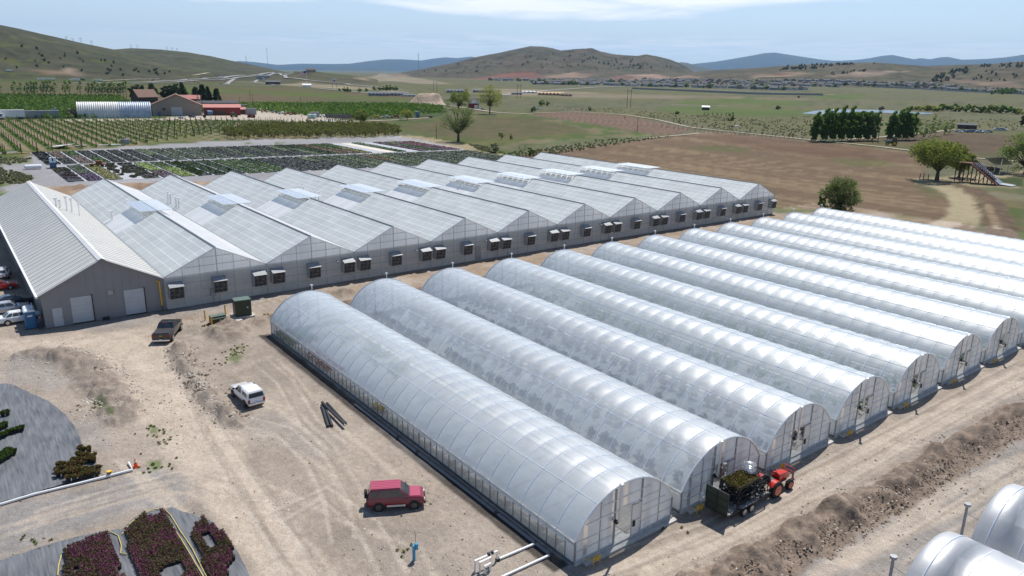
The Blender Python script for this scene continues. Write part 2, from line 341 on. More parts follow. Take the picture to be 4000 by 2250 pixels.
    # -------- hillside scars and far ground
    for p, c, w_ in [([(150,176),(175,172),(195,180),(215,188),(190,190),(165,186),(130,180)], (.42,.34,.27), None), ([(60,172),(150,176),(190,190),(120,188)], (.27,.2,.14), None),
                     ([(1130,200),(1200,196),(1250,187),(1290,181),(1340,182),(1370,190),(1360,196),(1250,199)], (.30,.14,.10), None), ([(1370,190),(1440,181),(1500,186),(1470,195),(1370,196)], (.36,.26,.19), None),
                     ([(1530,196),(1580,189),(1650,186),(1740,190),(1760,196),(1700,198),(1600,202)], (.42,.31,.24), None), ([(1530,196),(1570,191),(1600,190),(1590,198),(1560,200)], (.30,.15,.11), None),
                     ([(1880,192),(1950,184),(2010,182),(2060,186),(1990,192),(1900,196)], (.36,.28,.21), None), ([(2080,192),(2160,182),(2240,178),(2290,176),(2240,184),(2150,194)], (.37,.3,.235), None), ([(1930,190),(1960,183),(2000,184),(1975,192)], (.27,.16,.11), None),
                     ([(2330,202),(2400,200),(2500,205),(2576,210),(2576,222),(2480,215),(2400,208)], (.30,.235,.17), None),
                     ([(900,192),(960,184),(1010,186),(1060,198),(1110,206),(1130,212),(1080,212),(980,204),(910,200)], (.36,.3,.235), None),
                     ([(700,212),(770,206),(880,216),(960,226),(1000,236),(900,236),(800,228),(700,222)], (.40,.33,.25), None), ([(1200,222),(1360,226),(1560,236),(1700,240),(1800,246),(1640,250),(1450,246),(1200,236)], (.34,.28,.22), None),
                     ([(1760,242),(2040,250),(1940,256),(1760,250)], (.26,.2,.14), None)]:
        paint(p, c, fe=18, amp=25, ns=60, width=w_, col2=tuple(v*.75 for v in c), vs=80, var=.3)
    for p in ([(1710,252),(1880,246),(2060,258),(1990,266),(1830,264),(1700,262)], [(1650,272),(1760,268),(1950,272),(2120,282),(2080,290),(1900,292),(1690,284)], [(2200,240),(2120,252),(2040,244),(2140,236)]):
        paint(p, (.10,.15,.035), fe=10, amp=14, ns=40, col2=(.13,.16,.05), vs=40)
    # fields beyond the sheds, left
    paint([(0,205),(560,205),(1000,232),(1120,262),(1000,266),(400,262),(0,248)], (.165,.135,.075), fe=8, amp=10, ns=60, col2=(.12,.14,.05), vs=90, zn=3)
    paint([(0,196),(260,198),(480,208),(560,214),(300,212),(0,206)], (.10,.125,.045), fe=12, amp=12, ns=50)
    paint([(320,225),(560,221),(800,232),(1000,246),(1090,256),(1040,258),(800,244),(560,234),(400,236)], (.12,.17,.035), fe=6, amp=8, ns=40, col2=(.13,.155,.045), vs=60, zn=3)
    paint([(0,240),(300,244),(430,262),(1050,262),(1110,268),(1130,285),(1090,296),(900,300),(700,300),(200,300),(0,300)], DKG, fe=4, amp=4, ns=12, col2=(.08,.13,.035), vs=9, zn=4)
    # highway, ramps, far roads
    # -------- farmyard
    paint([(0,302),(190,300),(400,298),(540,285),(620,262),(690,262),(800,280),(850,300),(900,306),(860,318),(760,306),(640,300),(500,306),(0,306)], (.43,.37,.29), fe=2, amp=2, ns=6, zn=6)
    # vineyard strips (rows run along x)
    def vs_(px, py): return sst(.12, .3, np.abs(((py+.9)/5.05) % 1-.5)*2-.35)
    VIN = [(-700,300),(0,303),(520,303),(860,310),(1000,326),(1010,345),(560,352),(330,366),(140,378),(0,392),(-500,430)]
    paint(VIN, (.30,.235,.17), fe=1.5, amp=1, ns=5, col2=(.075,.125,.03), stripe=vs_, zn=4, var=.25)
    paint([(560,352),(1010,345),(1000,322),(860,312),(560,330)], (.15,.15,.06), fe=4, amp=5, ns=10, op=.75, col2=(.29,.23,.15), vs=7)
    paint([(330,366),(460,340),(400,318),(415,318),(500,345),(540,350)], (.20,.2,.09), fe=2, amp=2, ns=5, op=.7)
    paint([(0,377),(140,376),(340,362),(560,350),(560,356),(330,372),(160,384),(60,398),(0,405)], (.10,.14,.035), fe=1.5, amp=2, ns=5, col2=(.24,.2,.12), vs=9)
    # nursery gravel
    paint([(0,408),(60,396),(200,378),(330,368),(560,354),(1000,342),(1080,347),(1180,366),(1290,398),(1250,420),(700,470),(300,520),(0,540)], (.30,.295,.29), fe=1.5, amp=1.2, ns=6, zn=6, var=.2, vs=20)
    for p in ([(0,395),(90,400),(60,412),(0,416)], [(0,425),(50,434),(85,448),(60,462),(0,470)], [(0,478),(40,480),(0,495)], [(600,357),(640,359),(620,364)], [(680,358),(740,361),(700,364)], [(960,352),(1010,352),(990,356)]):
        paint(p, GREEN, fe=1.2, amp=2.5, ns=4, col2=(.2,.18,.1), vs=4)
    paint([(95,474),(210,466),(300,464),(430,460),(560,460),(1280,430),(1280,480),(600,520),(250,540)], (.34,.25,.17), fe=1.2, amp=1, ns=5, col2=(.24,.165,.11), vs=7)
    # middle green field, tracks
    paint([(860,318),(1000,305),(1120,296),(1230,290),(1330,288),(1400,300),(1560,312),(1650,325),(1560,344),(1380,352),(1300,378),(1240,400),(1150,360),(1060,345),(1000,330)], GREEN, fe=4, amp=5, ns=18, col2=(.16,.17,.06), vs=14, zn=3)
    paint([(1000,318),(1120,302),(1250,294),(1330,296),(1450,308),(1540,318),(1500,330),(1330,345),(1200,352),(1080,338)], (.155,.14,.07), fe=4, amp=4, ns=15, col2=(.125,.13,.055), vs=8, zn=3)
    paint([(1370,284),(1450,281),(1560,290),(1640,304),(1740,326),(1690,345),(1600,332),(1500,313),(1400,298),(1340,290)], (.20,.135,.10), fe=3, amp=3, ns=10, zn=3, col2=(.25,.18,.14), stripe=lambda px, py: sst(.3,.7,np.abs((py*.9+px*.15)/3.1 % 1-.5)*2))
    paint([(1350,300),(1420,302),(1540,322),(1640,340),(1700,344),(1660,358),(1500,352),(1300,372),(1330,385),(1260,392),(1230,372),(1330,352),(1500,338),(1440,316)], (.09,.155,.03), fe=2.5, amp=4, ns=9, col2=(.22,.2,.12), vs=8)
    paint([(1230,372),(1500,345),(1700,338),(1760,331),(1690,360),(1480,390),(1330,400),(1300,385)], (.21,.19,.13), fe=3, amp=5, ns=7, op=.6, col2=(.10,.13,.05), vs=5)
    # big brown field
    FIELD = [(1300,392),(1420,378),(1500,366),(1600,352),(1700,342),(1760,333),(1830,334),(2030,355),(2200,372),(2310,386),(2330,410),(2335,440),(2300,458),(2340,480),(2400,500),(2410,530),(2380,560),(2330,600),(2060,530),(1960,525),(1900,470),(1300,400)]
    def fs_(px, py): return sst(-.03, .2, fbm(px/55, py/3.2+px/40., 71, 5))
    paint(FIELD, BROWN, fe=2, amp=2, ns=8, zn=3, col2=(.31,.235,.155), stripe=fs_)
    paint([(1820,336),(2030,357),(2310,388),(2312,412),(2100,402),(1900,375),(1760,345)], REDB, fe=7, amp=6, ns=20, op=.85, col2=(.20,.135,.09), vs=8)
    for p in ([(1730,372),(1800,364),(1900,372),(1880,382),(1760,380)], [(2080,398),(2200,402),(2280,418),(2160,420)], [(2310,470),(2360,480),(2370,505),(2340,500)], [(1960,522),(2150,535),(2300,545),(2200,552),(2000,532)]):
        paint(p, (.12,.145,.045), fe=4, amp=5, ns=8, op=.65)
    paint([(1320,398),(1500,368),(1640,352),(1660,372),(1520,400),(1430,410)], (.27,.2,.14), fe=4, amp=4, ns=9, op=.6, col2=(.17,.12,.08), vs=5)
    # far side of the field: strip, poplar line, second ploughed field
    paint([(1200,372),(1180,365),(1080,346),(1030,340),(1000,342),(1060,352),(1170,376),(1290,392),(1330,400),(1350,412),(1280,404),(1220,390)], (.42,.34,.25), fe=1, amp=.7, ns=4, zn=5)
    paint([(2110,357),(2240,350),(2400,333),(2576,345),(2576,402),(2440,395),(2300,378),(2060,352)], (.125,.13,.055), fe=3, amp=4, ns=9, zn=3, col2=(.17,.15,.08), vs=9)
    paint([(2200,352),(2400,332),(2576,342),(2576,386),(2440,384),(2330,374),(2300,362)], (.155,.115,.075), fe=5, amp=5, ns=14, zn=3, col2=(.125,.09,.06), stripe=fs_)
    paint([(2060,352),(2130,354),(2240,347),(2350,333)], (.13,.09,.065), fe=1.5, amp=1.5, ns=3, width=5)
    # right corner: loop track, tree place, grass
    paint([(2310,452),(2420,440),(2576,430),(2576,474),(2440,470),(2330,462)], (.36,.29,.215), fe=2, amp=2.5, ns=6)
    paint([(2420,470),(2576,480),(2576,700),(2520,650),(2470,560),(2440,500)], (.10,.145,.04), fe=2, amp=2.5, ns=6, col2=(.19,.18,.09), vs=7, zn=3)
    paint([(2500,447),(2576,446),(2576,470),(2520,462)], (.06,.10,.025), fe=.6, amp=.3, ns=4, zn=3)
    paint([(2430,476),(2520,482),(2576,490),(2576,505),(2480,500)], (.30,.28,.22), fe=2, amp=4, ns=5, op=.6)
    paint([(2340,462),(2380,470),(2420,492),(2440,520),(2425,550),(2380,575)], PALE, fe=1., amp=.8, ns=4, width=8.0, zn=5)
    paint([(2340,462),(2320,452),(2450,446),(2576,437)], (.40,.33,.245), fe=1.5, amp=1, ns=4, width=6, zn=5)
    paint([(2400,468),(2450,480),(2490,510),(2510,550),(2520,590),(2540,610)], DARK, fe=.8, amp=1.4, ns=2.5, width=6.5, var=.4, vs=1.5)
    paint([(2485,520),(2500,560),(2508,580)], (.33,.26,.18), fe=.5, amp=.4, ns=2, width=1.6)
    paint([(2380,575),(2440,560),(2480,590),(2520,620),(2420,600)], (.27,.2,.14), fe=1.5, amp=2, ns=3, col2=DARK, vs=3)
    raise_([(2400,468),(2450,480),(2490,510),(2510,550),(2520,590),(2540,610)], .5, width=5, fe=1.5)
    # -------- near ground: everything round the buildings (world rectangle)
    YARD = [(-225,-60),(-225,8),(-170,8),(-170,20),(-99,20),(-99,153),(-86,175),(-60,160),(60,160),(60,-60)]
    paint(None, DIRT, fe=2, amp=2, ns=6, P=YARD, zn=1, var=.2, vs=5, col2=(.325, .275, .22))
    paint(None, DIRT, fe=1.5, amp=1.2, ns=4, P=[(-101,18),(-101,154),(-84,154),(-84,26)], zn=1, col2=(.31,.235,.165), vs=3.5, var=.2)
    paint(None, (.20,.145,.10), fe=.5, amp=.8, ns=2.2, P=[(-90.5,30),(-90.5,150),(-84.5,150),(-84.5,30)], var=.4, vs=1.2)
    raise_(None, .55, P=[(-89.6,30),(-89.6,150),(-85.2,150),(-85.2,30)], fe=.6, amp=.8, ns=2.2, rough=.9)
    paint(None, (.46,.43,.39), fe=.3, amp=.2, ns=2, P=[(-83,28),(-83,148),(-30,148),(-30,28)], zn=1, var=.15)
    paint(None, (.075,.065,.055), fe=.12, amp=.12, ns=1.2, P=[(-83.6,26.9),(-83.6,28.2),(-30.2,28.2),(-30.2,26.9)], var=.3, vs=.5)
    # gravel patches in the yard
    for p, o in [([(0,1275),(100,1262),(230,1225),(345,1190),(420,1180),(480,1200),(470,1250),(440,1275),(330,1290),(240,1320),(60,1380),(0,1405)], .95), ([(120,1075),(200,1060),(270,1090),(300,1130),(220,1130)], .5), ([(0,905),(60,890),(150,900),(200,960),(130,990),(60,965),(0,960)], .55),
                 ([(180,830),(330,800),(520,760),(640,745),(700,740),(640,765),(440,800),(250,835)], .6), ([(600,1050),(760,1040),(860,1110),(820,1160),(700,1120)], .35), ([(840,960),(930,1010),(1080,1110),(1240,1230),(1200,1230),(1010,1120)], .35),
                 ([(1900,1449),(2050,1380),(2250,1270),(2430,1180),(2576,1100),(2576,1300),(2440,1330),(2300,1449)], .75), ([(1960,1250),(2100,1190),(2280,1110),(2480,1000),(2576,950),(2576,985),(2400,1080),(2150,1220)], .55), ([(400,845),(440,850),(430,880),(380,872)], .4)]:
        paint(p, GRAV, fe=.9, amp=1.6, ns=3, op=o, var=.2, vs=1.6)
    # wheel tracks / road
    paint([(0,855),(120,850),(260,838),(380,822),(440,850),(452,900),(470,960),(520,1030),(585,1085),(650,1190),(740,1320),(830,1449),(640,1449),(560,1330),(500,1230),(420,1150),(345,1060),(320,1000),(290,945),(220,900),(120,882),(0,885)], (.46,.385,.295), fe=.7, amp=.8, ns=3, op=.9, zn=2, var=.12, vs=2)
    for p, w_ in [([(20,872),(180,868),(320,850),(400,868),(440,930),(480,1010),(560,1130),(680,1300),(760,1449)], .7), ([(10,860),(180,858),(310,842),(395,850)], .6), ([(520,1449),(430,1290),(330,1190),(300,1160)], .7), ([(560,1449),(480,1310),(400,1220),(345,1190)], .7), ([(600,1010),(700,1030),(800,1110),(880,1240)], .35), ([(640,1000),(740,1030),(840,1120),(920,1250)], .35), ([(700,905),(780,990),(860,1080),(990,1190)], .35), ([(470,1130),(560,1270),(640,1390),(680,1449)], 1.1), ([(560,1110),(650,1250),(740,1390),(780,1449)], 1.1), ([(1500,1449),(1800,1350),(2000,1230),(2250,1100),(2576,930)], 1.5), ([(1640,1449),(1900,1330),(2100,1220),(2350,1080),(2576,965)], 1.5), ([(2050,1449),(2250,1330),(2400,1230),(2576,1150)], 1.2), ([(2130,1420),(2576,1190)], 1.), ([(1750,1449),(2010,1320),(2300,1170),(2576,1020)], .5), ([(0,1330),(200,1270),(400,1215),(520,1200),(700,1290),(840,1449)], .5), ([(0,1350),(200,1290),(390,1240),(480,1240),(620,1330),(720,1449)], .5), ([(430,1120),(560,1080),(700,1100),(830,1190),(900,1300)], .4), ([(1090,1449),(1060,1380),(900,1330),(700,1230),(560,1180)], .4)]:
        paint(p, (.50,.42,.325), fe=.28, amp=.35, ns=2, width=w_, op=.7)
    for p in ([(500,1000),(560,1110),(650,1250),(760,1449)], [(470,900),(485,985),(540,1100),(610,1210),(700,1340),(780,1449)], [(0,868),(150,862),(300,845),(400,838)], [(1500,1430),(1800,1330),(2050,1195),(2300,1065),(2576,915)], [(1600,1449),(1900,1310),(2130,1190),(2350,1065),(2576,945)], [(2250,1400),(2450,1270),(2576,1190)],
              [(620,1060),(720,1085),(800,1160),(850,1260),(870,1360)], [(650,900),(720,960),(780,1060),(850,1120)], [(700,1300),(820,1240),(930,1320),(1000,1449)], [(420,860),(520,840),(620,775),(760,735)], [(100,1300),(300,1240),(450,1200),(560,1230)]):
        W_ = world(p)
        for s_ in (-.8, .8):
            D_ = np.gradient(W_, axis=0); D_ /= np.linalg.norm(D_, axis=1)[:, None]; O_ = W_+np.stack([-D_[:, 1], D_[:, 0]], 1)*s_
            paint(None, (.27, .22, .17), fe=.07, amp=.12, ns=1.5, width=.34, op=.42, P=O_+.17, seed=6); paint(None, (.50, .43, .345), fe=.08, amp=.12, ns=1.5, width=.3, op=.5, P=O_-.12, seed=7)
    # stony banks
    for p, w_, h in [([(75,892),(130,893),(190,903),(235,925),(265,955),(290,1000),(310,1050)], 3.0, .55), ([(448,872),(455,905),(480,945),(510,985),(545,1025),(590,1065)], 1.5, .7), ([(150,905),(200,940),(235,985)], 2.4, .3)]:
        paint(p, (.26,.215,.17), fe=.7, amp=1.1, ns=1.4, width=w_, var=.45, vs=.7); raise_(p, h, width=w_*.8, fe=.7, amp=.9, ns=1.2, rough=1.0)
    paint([(450,880),(560,850),(680,870),(640,960),(600,1030),(540,990),(490,930)], (.33,.275,.215), fe=1., amp=1.5, ns=2, op=.7, var=.3, vs=1.)
    for p, h in [([(525,830),(560,815),(590,812),(625,830),(610,850),(565,860),(535,850)], .9), ([(630,805),(660,800),(680,810),(660,818)], .5), ([(585,950),(610,950),(605,962),(585,960)], .4), ([(835,738),(870,728),(890,738),(860,750)], .6)]:
        paint(p, (.20,.15,.11), fe=.6, amp=.6, ns=1.5, var=.4, vs=.8, col2=(.30,.25,.19), seed=8); raise_(p, h, fe=1., amp=.6, ns=1.3, rough=.7)
    for p in ([(578,882),(592,880),(606,902),(596,912),(580,905)], [(598,868),(612,872),(608,882)], [(548,905),(562,912),(556,920)], [(375,1065),(398,1100),(412,1108),(395,1092)], [(240,1010),(262,1010),(268,1030),(250,1028)], [(270,1038),(292,1040),(288,1055),(272,1052)], [(375,1162),(400,1158),(415,1165),(390,1178),(380,1174)]):
        paint(p, (.12,.16,.05), fe=.25, amp=.7, ns=.9, op=.8, seed=4)
    # long bank at lower right
    BK = [(1760,1500),(1932,1415),(2092,1325),(2276,1224),(2404,1150),(2576,1045)]
    paint(BK, (.22,.172,.13), fe=.3, amp=.7, ns=1.3, width=3.4, var=.45, vs=.5, col2=(.26,.2,.15))
    raise_([(1740,1490),(1915,1402),(2075,1312),(2258,1212),(2388,1138),(2560,1035)], .7, width=1.9, fe=.8, amp=.9, ns=1.1, rough=1.5)
    # bank behind the greenhouse
    raise_([(100,480),(300,470),(420,466),(560,466),(700,474)], .8, width=7, fe=2, amp=2.5, ns=4, rough=.8)
    yd = (x > -103) & (x < 62) & (y > -62) & (y < 178) | (zone == 6) | ((x > -232) & (x < 0) & (y < 160) & (y > -60))
    C[~yd] *= np.array([.64, .645, .53]); C[yd] *= np.array([.93, .925, .955])
    fz_ = (zone == 3) & ~yd; C[fz_] *= np.array([.95, .87, .93]); hz_ = zone == 9; C[hz_] *= np.array([.92, .84, .92])
    near = (rr < 260) & (zone <= 2)
    z[near] += .07*fbm(x[near]/1.3, y[near]/1.3, 77, 5)*(rr[near] < 200)
    inhoop = (x > -83.3) & (x < -29.4) & (y > 27.8) & (y < 149.5)
    z[inhoop] = np.minimum(z[inhoop], .0)
    ing = (x > -176.5) & (x < -99) & (y > 7) & (y < 152.5); z[ing] = -.05
    V = np.stack([x, y, z], 1); I = np.arange(nr*na).reshape(nr, na)
    J = np.roll(I, -1, 1)
    F_ = np.stack([I[:-1], I[1:], J[1:], J[:-1]], -1).reshape(-1, 4)
    fz = zone[F_[:, 0]]
    names = {0: 'ground', 1: 'yard_ground', 2: 'dirt_road', 3: 'field', 4: 'crop_field', 5: 'road', 6: 'gravel_ground', 9: 'hills', 10: 'mountains'}
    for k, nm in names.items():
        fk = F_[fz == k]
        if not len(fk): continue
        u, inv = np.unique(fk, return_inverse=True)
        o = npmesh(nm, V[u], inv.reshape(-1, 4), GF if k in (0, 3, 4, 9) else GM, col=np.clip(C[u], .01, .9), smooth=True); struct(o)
terrain()

RDM = mat('old_asphalt', (.27, .265, .25), .9, var=.12, scale=.05); TRM = mat('track_dirt', (.40, .33, .25), .95, var=.2, scale=.15)
def ribbon(name, P, w, m, up=.12):
    W_ = []; L = [g(*q) for q in P]; Q = []
    for a, b in zip(L[:-1], L[1:]):
        n = max(2, int((b-a).length/12)); Q += [a.lerp(b, i/n) for i in range(n)]
    Q.append(L[-1]); Q = [Q[0]]+[(Q[i-1]+Q[i]*2+Q[i+1])/4 for i in range(1, len(Q)-1)]+[Q[-1]]
    v = []; f = []
    for i, p in enumerate(Q):
        d = Q[min(i+1, len(Q)-1)]-Q[max(i-1, 0)]; d.z = 0; d.normalize(); s_ = Vector((-d.y, d.x, 0))*w/2
        for q in (p-s_, p+s_):
            rr = math.hypot(q.x, q.y); z = max(float(T(q.x, q.y)), float(T(p.x, p.y)))+up+rr*4e-4; v.append((q.x, q.y, z))
        if i: f.append((2*i-2, 2*i-1, 2*i+1, 2*i))
    struct(npmesh(name, v, f, m))
for P, w_ in [([(180,210),(330,207.5),(450,203),(560,196.5),(640,190),(700,184),(750,181.5)], 12), ([(330,210.5),(450,206.5),(560,200.5),(640,193),(720,186)], 10),
              ([(570,213),(578,206),(590,199.5)], 8), ([(540,213),(660,216),(740,213),(840,218)], 9), ([(785,181),(740,184),(715,190),(720,197),(780,203),(870,210),(960,221),(1010,226)], 8),
              ([(690,184),(650,200),(640,208),(690,214)], 6), ([(790,222),(900,232),(1000,241),(1110,245)], 8), ([(1260,240),(1380,228),(1500,220),(1640,216)], 11), ([(1640,224),(1760,226),(1900,232),(2080,238),(2100,240)], 6), ([(2200,214),(2330,218),(2450,226),(2576,238)], 6)]:
    ribbon('road', P, w_, RDM)
for P, w_ in [([(1340,285),(1450,282),(1560,288),(1650,301),(1740,322),(1840,332),(2030,352),(2200,368),(2330,385),(2420,397),(2576,408)], 2.6), ([(1760,336),(1700,342),(1620,349)], 2.2), ([(2130,352),(2230,345),(2340,334),(2400,327)], 2.6),
              ([(1100,262),(1250,284),(1340,288)], 4), ([(870,307),(980,304),(1080,297)], 3), ([(480,190),(530,184)], 7), ([(250,205),(300,202),(400,199)], 6), ([(1690,264),(1780,266),(1830,268)], 3)]:
    ribbon('dirt_track', P, w_, TRM)
# pond
PW, t_, b_ = nt('pond_water'); b_.inputs['Base Color'].default_value = (.12, .145, .17, 1); b_.inputs['Roughness'].default_value = .22; b_.inputs['Specular IOR Level'].default_value = 1.0
n_ = t_.nodes.new('ShaderNodeTexNoise'); n_.inputs['Scale'].default_value = .8; n_.inputs['Detail'].default_value = 6; bp_ = t_.nodes.new('ShaderNodeBump'); bp_.inputs['Distance'].default_value = .5; c_ = t_.nodes.new('ShaderNodeTexCoord')
t_.links.new(c_.outputs['Object'], n_.inputs['Vector']); t_.links.new(n_.outputs[0], bp_.inputs['Height']); t_.links.new(bp_.outputs[0], b_.inputs['Normal'])
pw = MB(); pts = [(2015,286),(2050,279),(2090,276),(2160,275.5),(2230,277),(2270,279.5),(2340,284),(2350,286.5),(2290,289),(2230,284.5),(2160,281.5),(2110,286),(2060,288)]
P3 = [g(*q) for q in pts]; zl = sum(p.z for p in P3)/len(P3)+.15
pw.add([(p.x, p.y, zl) for p in P3], [tuple(range(len(P3)))]); o = pw.build('pond_water', PW); struct(o)
# ================================================================ MATERIALS
M = {}
HU0, HU1, HV0, HP, HW, HE, HR = -83.25, -29.97, 28.39, 10.09, 9.08, 1.69, 4.45
HL = HU1-HU0
def film_mat(name, tr, tint, gl=.35, rough=.28, cell=0):
    m_, t, b = nt(name); N = t.nodes.new; L = t.links.new
    t.nodes.remove(b); outn = t.nodes['Material Output']
    c = N('ShaderNodeTexCoord')
    mp_ = N('ShaderNodeMapping'); mp_.inputs['Scale'].default_value = (1, 9, 9); L(c.outputs['Object'], mp_.inputs[0])
    n = N('ShaderNodeTexNoise'); n.inputs['Scale'].default_value = .9; n.inputs['Detail'].default_value = 5; L(c.outputs['Object'], n.inputs['Vector'])
    n2 = N('ShaderNodeTexNoise'); n2.inputs['Scale'].default_value = .35; n2.inputs['Detail'].default_value = 4; L(mp_.outputs[0], n2.inputs['Vector'])
    bp = N('ShaderNodeBump'); bp.inputs['Distance'].default_value = .05; L(n2.outputs[0], bp.inputs['Height']); bp.inputs['Strength'].default_value = .5
    r = N('ShaderNodeMapRange'); r.inputs[1].default_value = .35; r.inputs[2].default_value = .65; r.inputs[3].default_value = .94; r.inputs[4].default_value = 1.04; L(n.outputs[0], r.inputs[0])
    if cell:
        sx = N('ShaderNodeSeparateXYZ'); L(c.outputs['Object'], sx.inputs[0]); vv = []
        for o_, per in ((0, HL/29), (1, 2.4)):
            q = N('ShaderNodeMath'); q.operation = 'DIVIDE'; q.inputs[1].default_value = per; L(sx.outputs[o_], q.inputs[0]); ad = N('ShaderNodeMath'); ad.operation = 'ADD'; ad.inputs[1].default_value = .5 if o_ == 0 else 0; L(q.outputs[0], ad.inputs[0]); fl = N('ShaderNodeMath'); fl.operation = 'FLOOR'; L(ad.outputs[0], fl.inputs[0]); vv.append(fl.outputs[0])
        oi = N('ShaderNodeObjectInfo'); cb = N('ShaderNodeCombineXYZ'); L(vv[0], cb.inputs[0]); L(vv[1], cb.inputs[1]); L(oi.outputs['Random'], cb.inputs[2]); w_ = N('ShaderNodeTexWhiteNoise'); L(cb.outputs[0], w_.inputs['Vector'])
        r0_ = N('ShaderNodeMapRange'); r0_.inputs[3].default_value = 1-cell; r0_.inputs[4].default_value = 1+cell; L(w_.outputs['Value'], r0_.inputs[0]); mu = N('ShaderNodeMath'); mu.operation = 'MULTIPLY'; L(r.outputs[0], mu.inputs[0]); L(r0_.outputs[0], mu.inputs[1]); r = mu
    df = N('ShaderNodeBsdfDiffuse'); df.inputs[0].default_value = (*tint, 1); L(bp.outputs[0], df.inputs['Normal'])
    tl = N('ShaderNodeBsdfTranslucent'); tl.inputs[0].default_value = (*tint, 1)
    gs = N('ShaderNodeBsdfGlossy'); gs.inputs[0].default_value = (1, 1, 1, 1); gs.inputs['Roughness'].default_value = rough; L(bp.outputs[0], gs.inputs['Normal'])
    g2 = N('ShaderNodeBsdfGlossy'); g2.inputs[0].default_value = (1, 1, 1, 1); g2.inputs['Roughness'].default_value = .46
    tp = N('ShaderNodeBsdfTransparent'); tp.inputs[0].default_value = (.90, .96, 1.0, 1)
    m1 = N('ShaderNodeMixShader'); m1.inputs[0].default_value = .46; L(df.outputs[0], m1.inputs[1]); L(tl.outputs[0], m1.inputs[2])
    m2 = N('ShaderNodeMixShader'); k = N('ShaderNodeMath'); k.operation = 'MULTIPLY'; k.inputs[0].default_value = tr; L(r.outputs[0], k.inputs[1]); L(k.outputs[0], m2.inputs[0]); L(m1.outputs[0], m2.inputs[1]); L(tp.outputs[0], m2.inputs[2])
    mb = N('ShaderNodeMixShader'); mb.inputs[0].default_value = gl; L(m2.outputs[0], mb.inputs[1]); L(g2.outputs[0], mb.inputs[2])
    fr = N('ShaderNodeFresnel'); fr.inputs[0].default_value = 1.4; L(bp.outputs[0], fr.inputs['Normal'])
    a = N('ShaderNodeMath'); a.operation = 'MULTIPLY'; a.inputs[1].default_value = .8; L(fr.outputs[0], a.inputs[0]); a.use_clamp = True
    m3 = N('ShaderNodeMixShader'); L(a.outputs[0], m3.inputs[0]); L(mb.outputs[0], m3.inputs[1]); L(gs.outputs[0], m3.inputs[2]); L(m3.outputs[0], outn.inputs[0])
    return m_
M['film'] = film_mat('greenhouse_film', .47, (.90, .965, 1.0), gl=.12, rough=.2, cell=.10)
M['film_old'] = film_mat('milky_film', .4, (.86, .87, .88), gl=.2, rough=.35)
M['poly_end'] = film_mat('twinwall_polycarbonate', .25, (.93, .93, .93), gl=.12, rough=.35)
M['mesh_side'] = film_mat('insect_screen', .8, (.4, .4, .4), gl=.03, rough=.6)
M['steel'] = mat('galvanised_steel', (.46, .48, .50), .38, .7, .1, 6)
M['steel_dull'] = mat('grey_painted_steel', (.30, .31, .32), .5, .3, .12, 5)
M['rib'] = mat('rib_steel', (.66, .72, .80), .5, .2, .1, 6)
M['alu'] = mat('aluminium_trim', (.72, .72, .70), .35, .5, .08, 5)
M['white'] = mat('white_paint', (.78, .78, .77), .5, 0, .05, 4)
M['conc'] = mat('concrete', (.46, .44, .41), .9, 0, .15, 2.5, .01, 12)
M['black'] = mat('black_plastic', (.02, .02, .022), .5, 0, .2, 6)
M['yellow'] = mat('yellow_paint', (.70, .42, .03), .55, 0, .15, 5)
M['board'] = mat('dark_base_board', (.13, .15, .16), .6, 0, .2, 4)
M['lumber'] = mat('pale_lumber', (.62, .44, .24), .8, 0, .2, 5)
M['wood'] = mat('weathered_wood', (.16, .12, .085), .85, 0, .25, 4)
M['plant'] = leaf_mat('bench_plants', (.19, .26, .13)); M['plantp'] = leaf_mat('purple_shrubs', (.18, .14, .18)); M['flower_red'] = leaf_mat('red_flowers', (.40, .07, .02)); M['flower_yellow'] = leaf_mat('yellow_flowers', (.6, .42, .02))
def leafpts(pts, s, nrm=None, seed=0, jit=.4):
    """quads of size s scattered at pts (n,3) with random tilt -> arrays"""
    rg = np.random.default_rng(seed); n = len(pts); a = rg.normal(size=(n, 3)); a /= np.linalg.norm(a, axis=1)[:, None]; b = rg.normal(size=(n, 3)); b -= (a*b).sum(1)[:, None]*a; b /= np.linalg.norm(b, axis=1)[:, None]
    ss = s*(1+jit*(rg.random((n, 1))*2-1)); a *= ss/2; b *= ss/2
    v = np.stack([pts-a-b, pts+a-b*.6, pts+a*.7+b, pts-a*.8+b], 1).reshape(-1, 3); return v, np.arange(4*n).reshape(-1, 4)
def clumps(centers, rad, per, s, seed=1, flat=1.):
    rg = np.random.default_rng(seed); c = np.repeat(np.asarray(centers, float), per, 0); rd = np.repeat(np.broadcast_to(np.asarray(rad, float), (len(centers),)), per)[:, None]
    d = rg.normal(size=c.shape); d /= np.linalg.norm(d, axis=1)[:, None]; p = c+d*rd*(rg.random((len(c), 1))**.45)*np.array([1, 1, flat]); return leafpts(p, s, seed=seed+1)
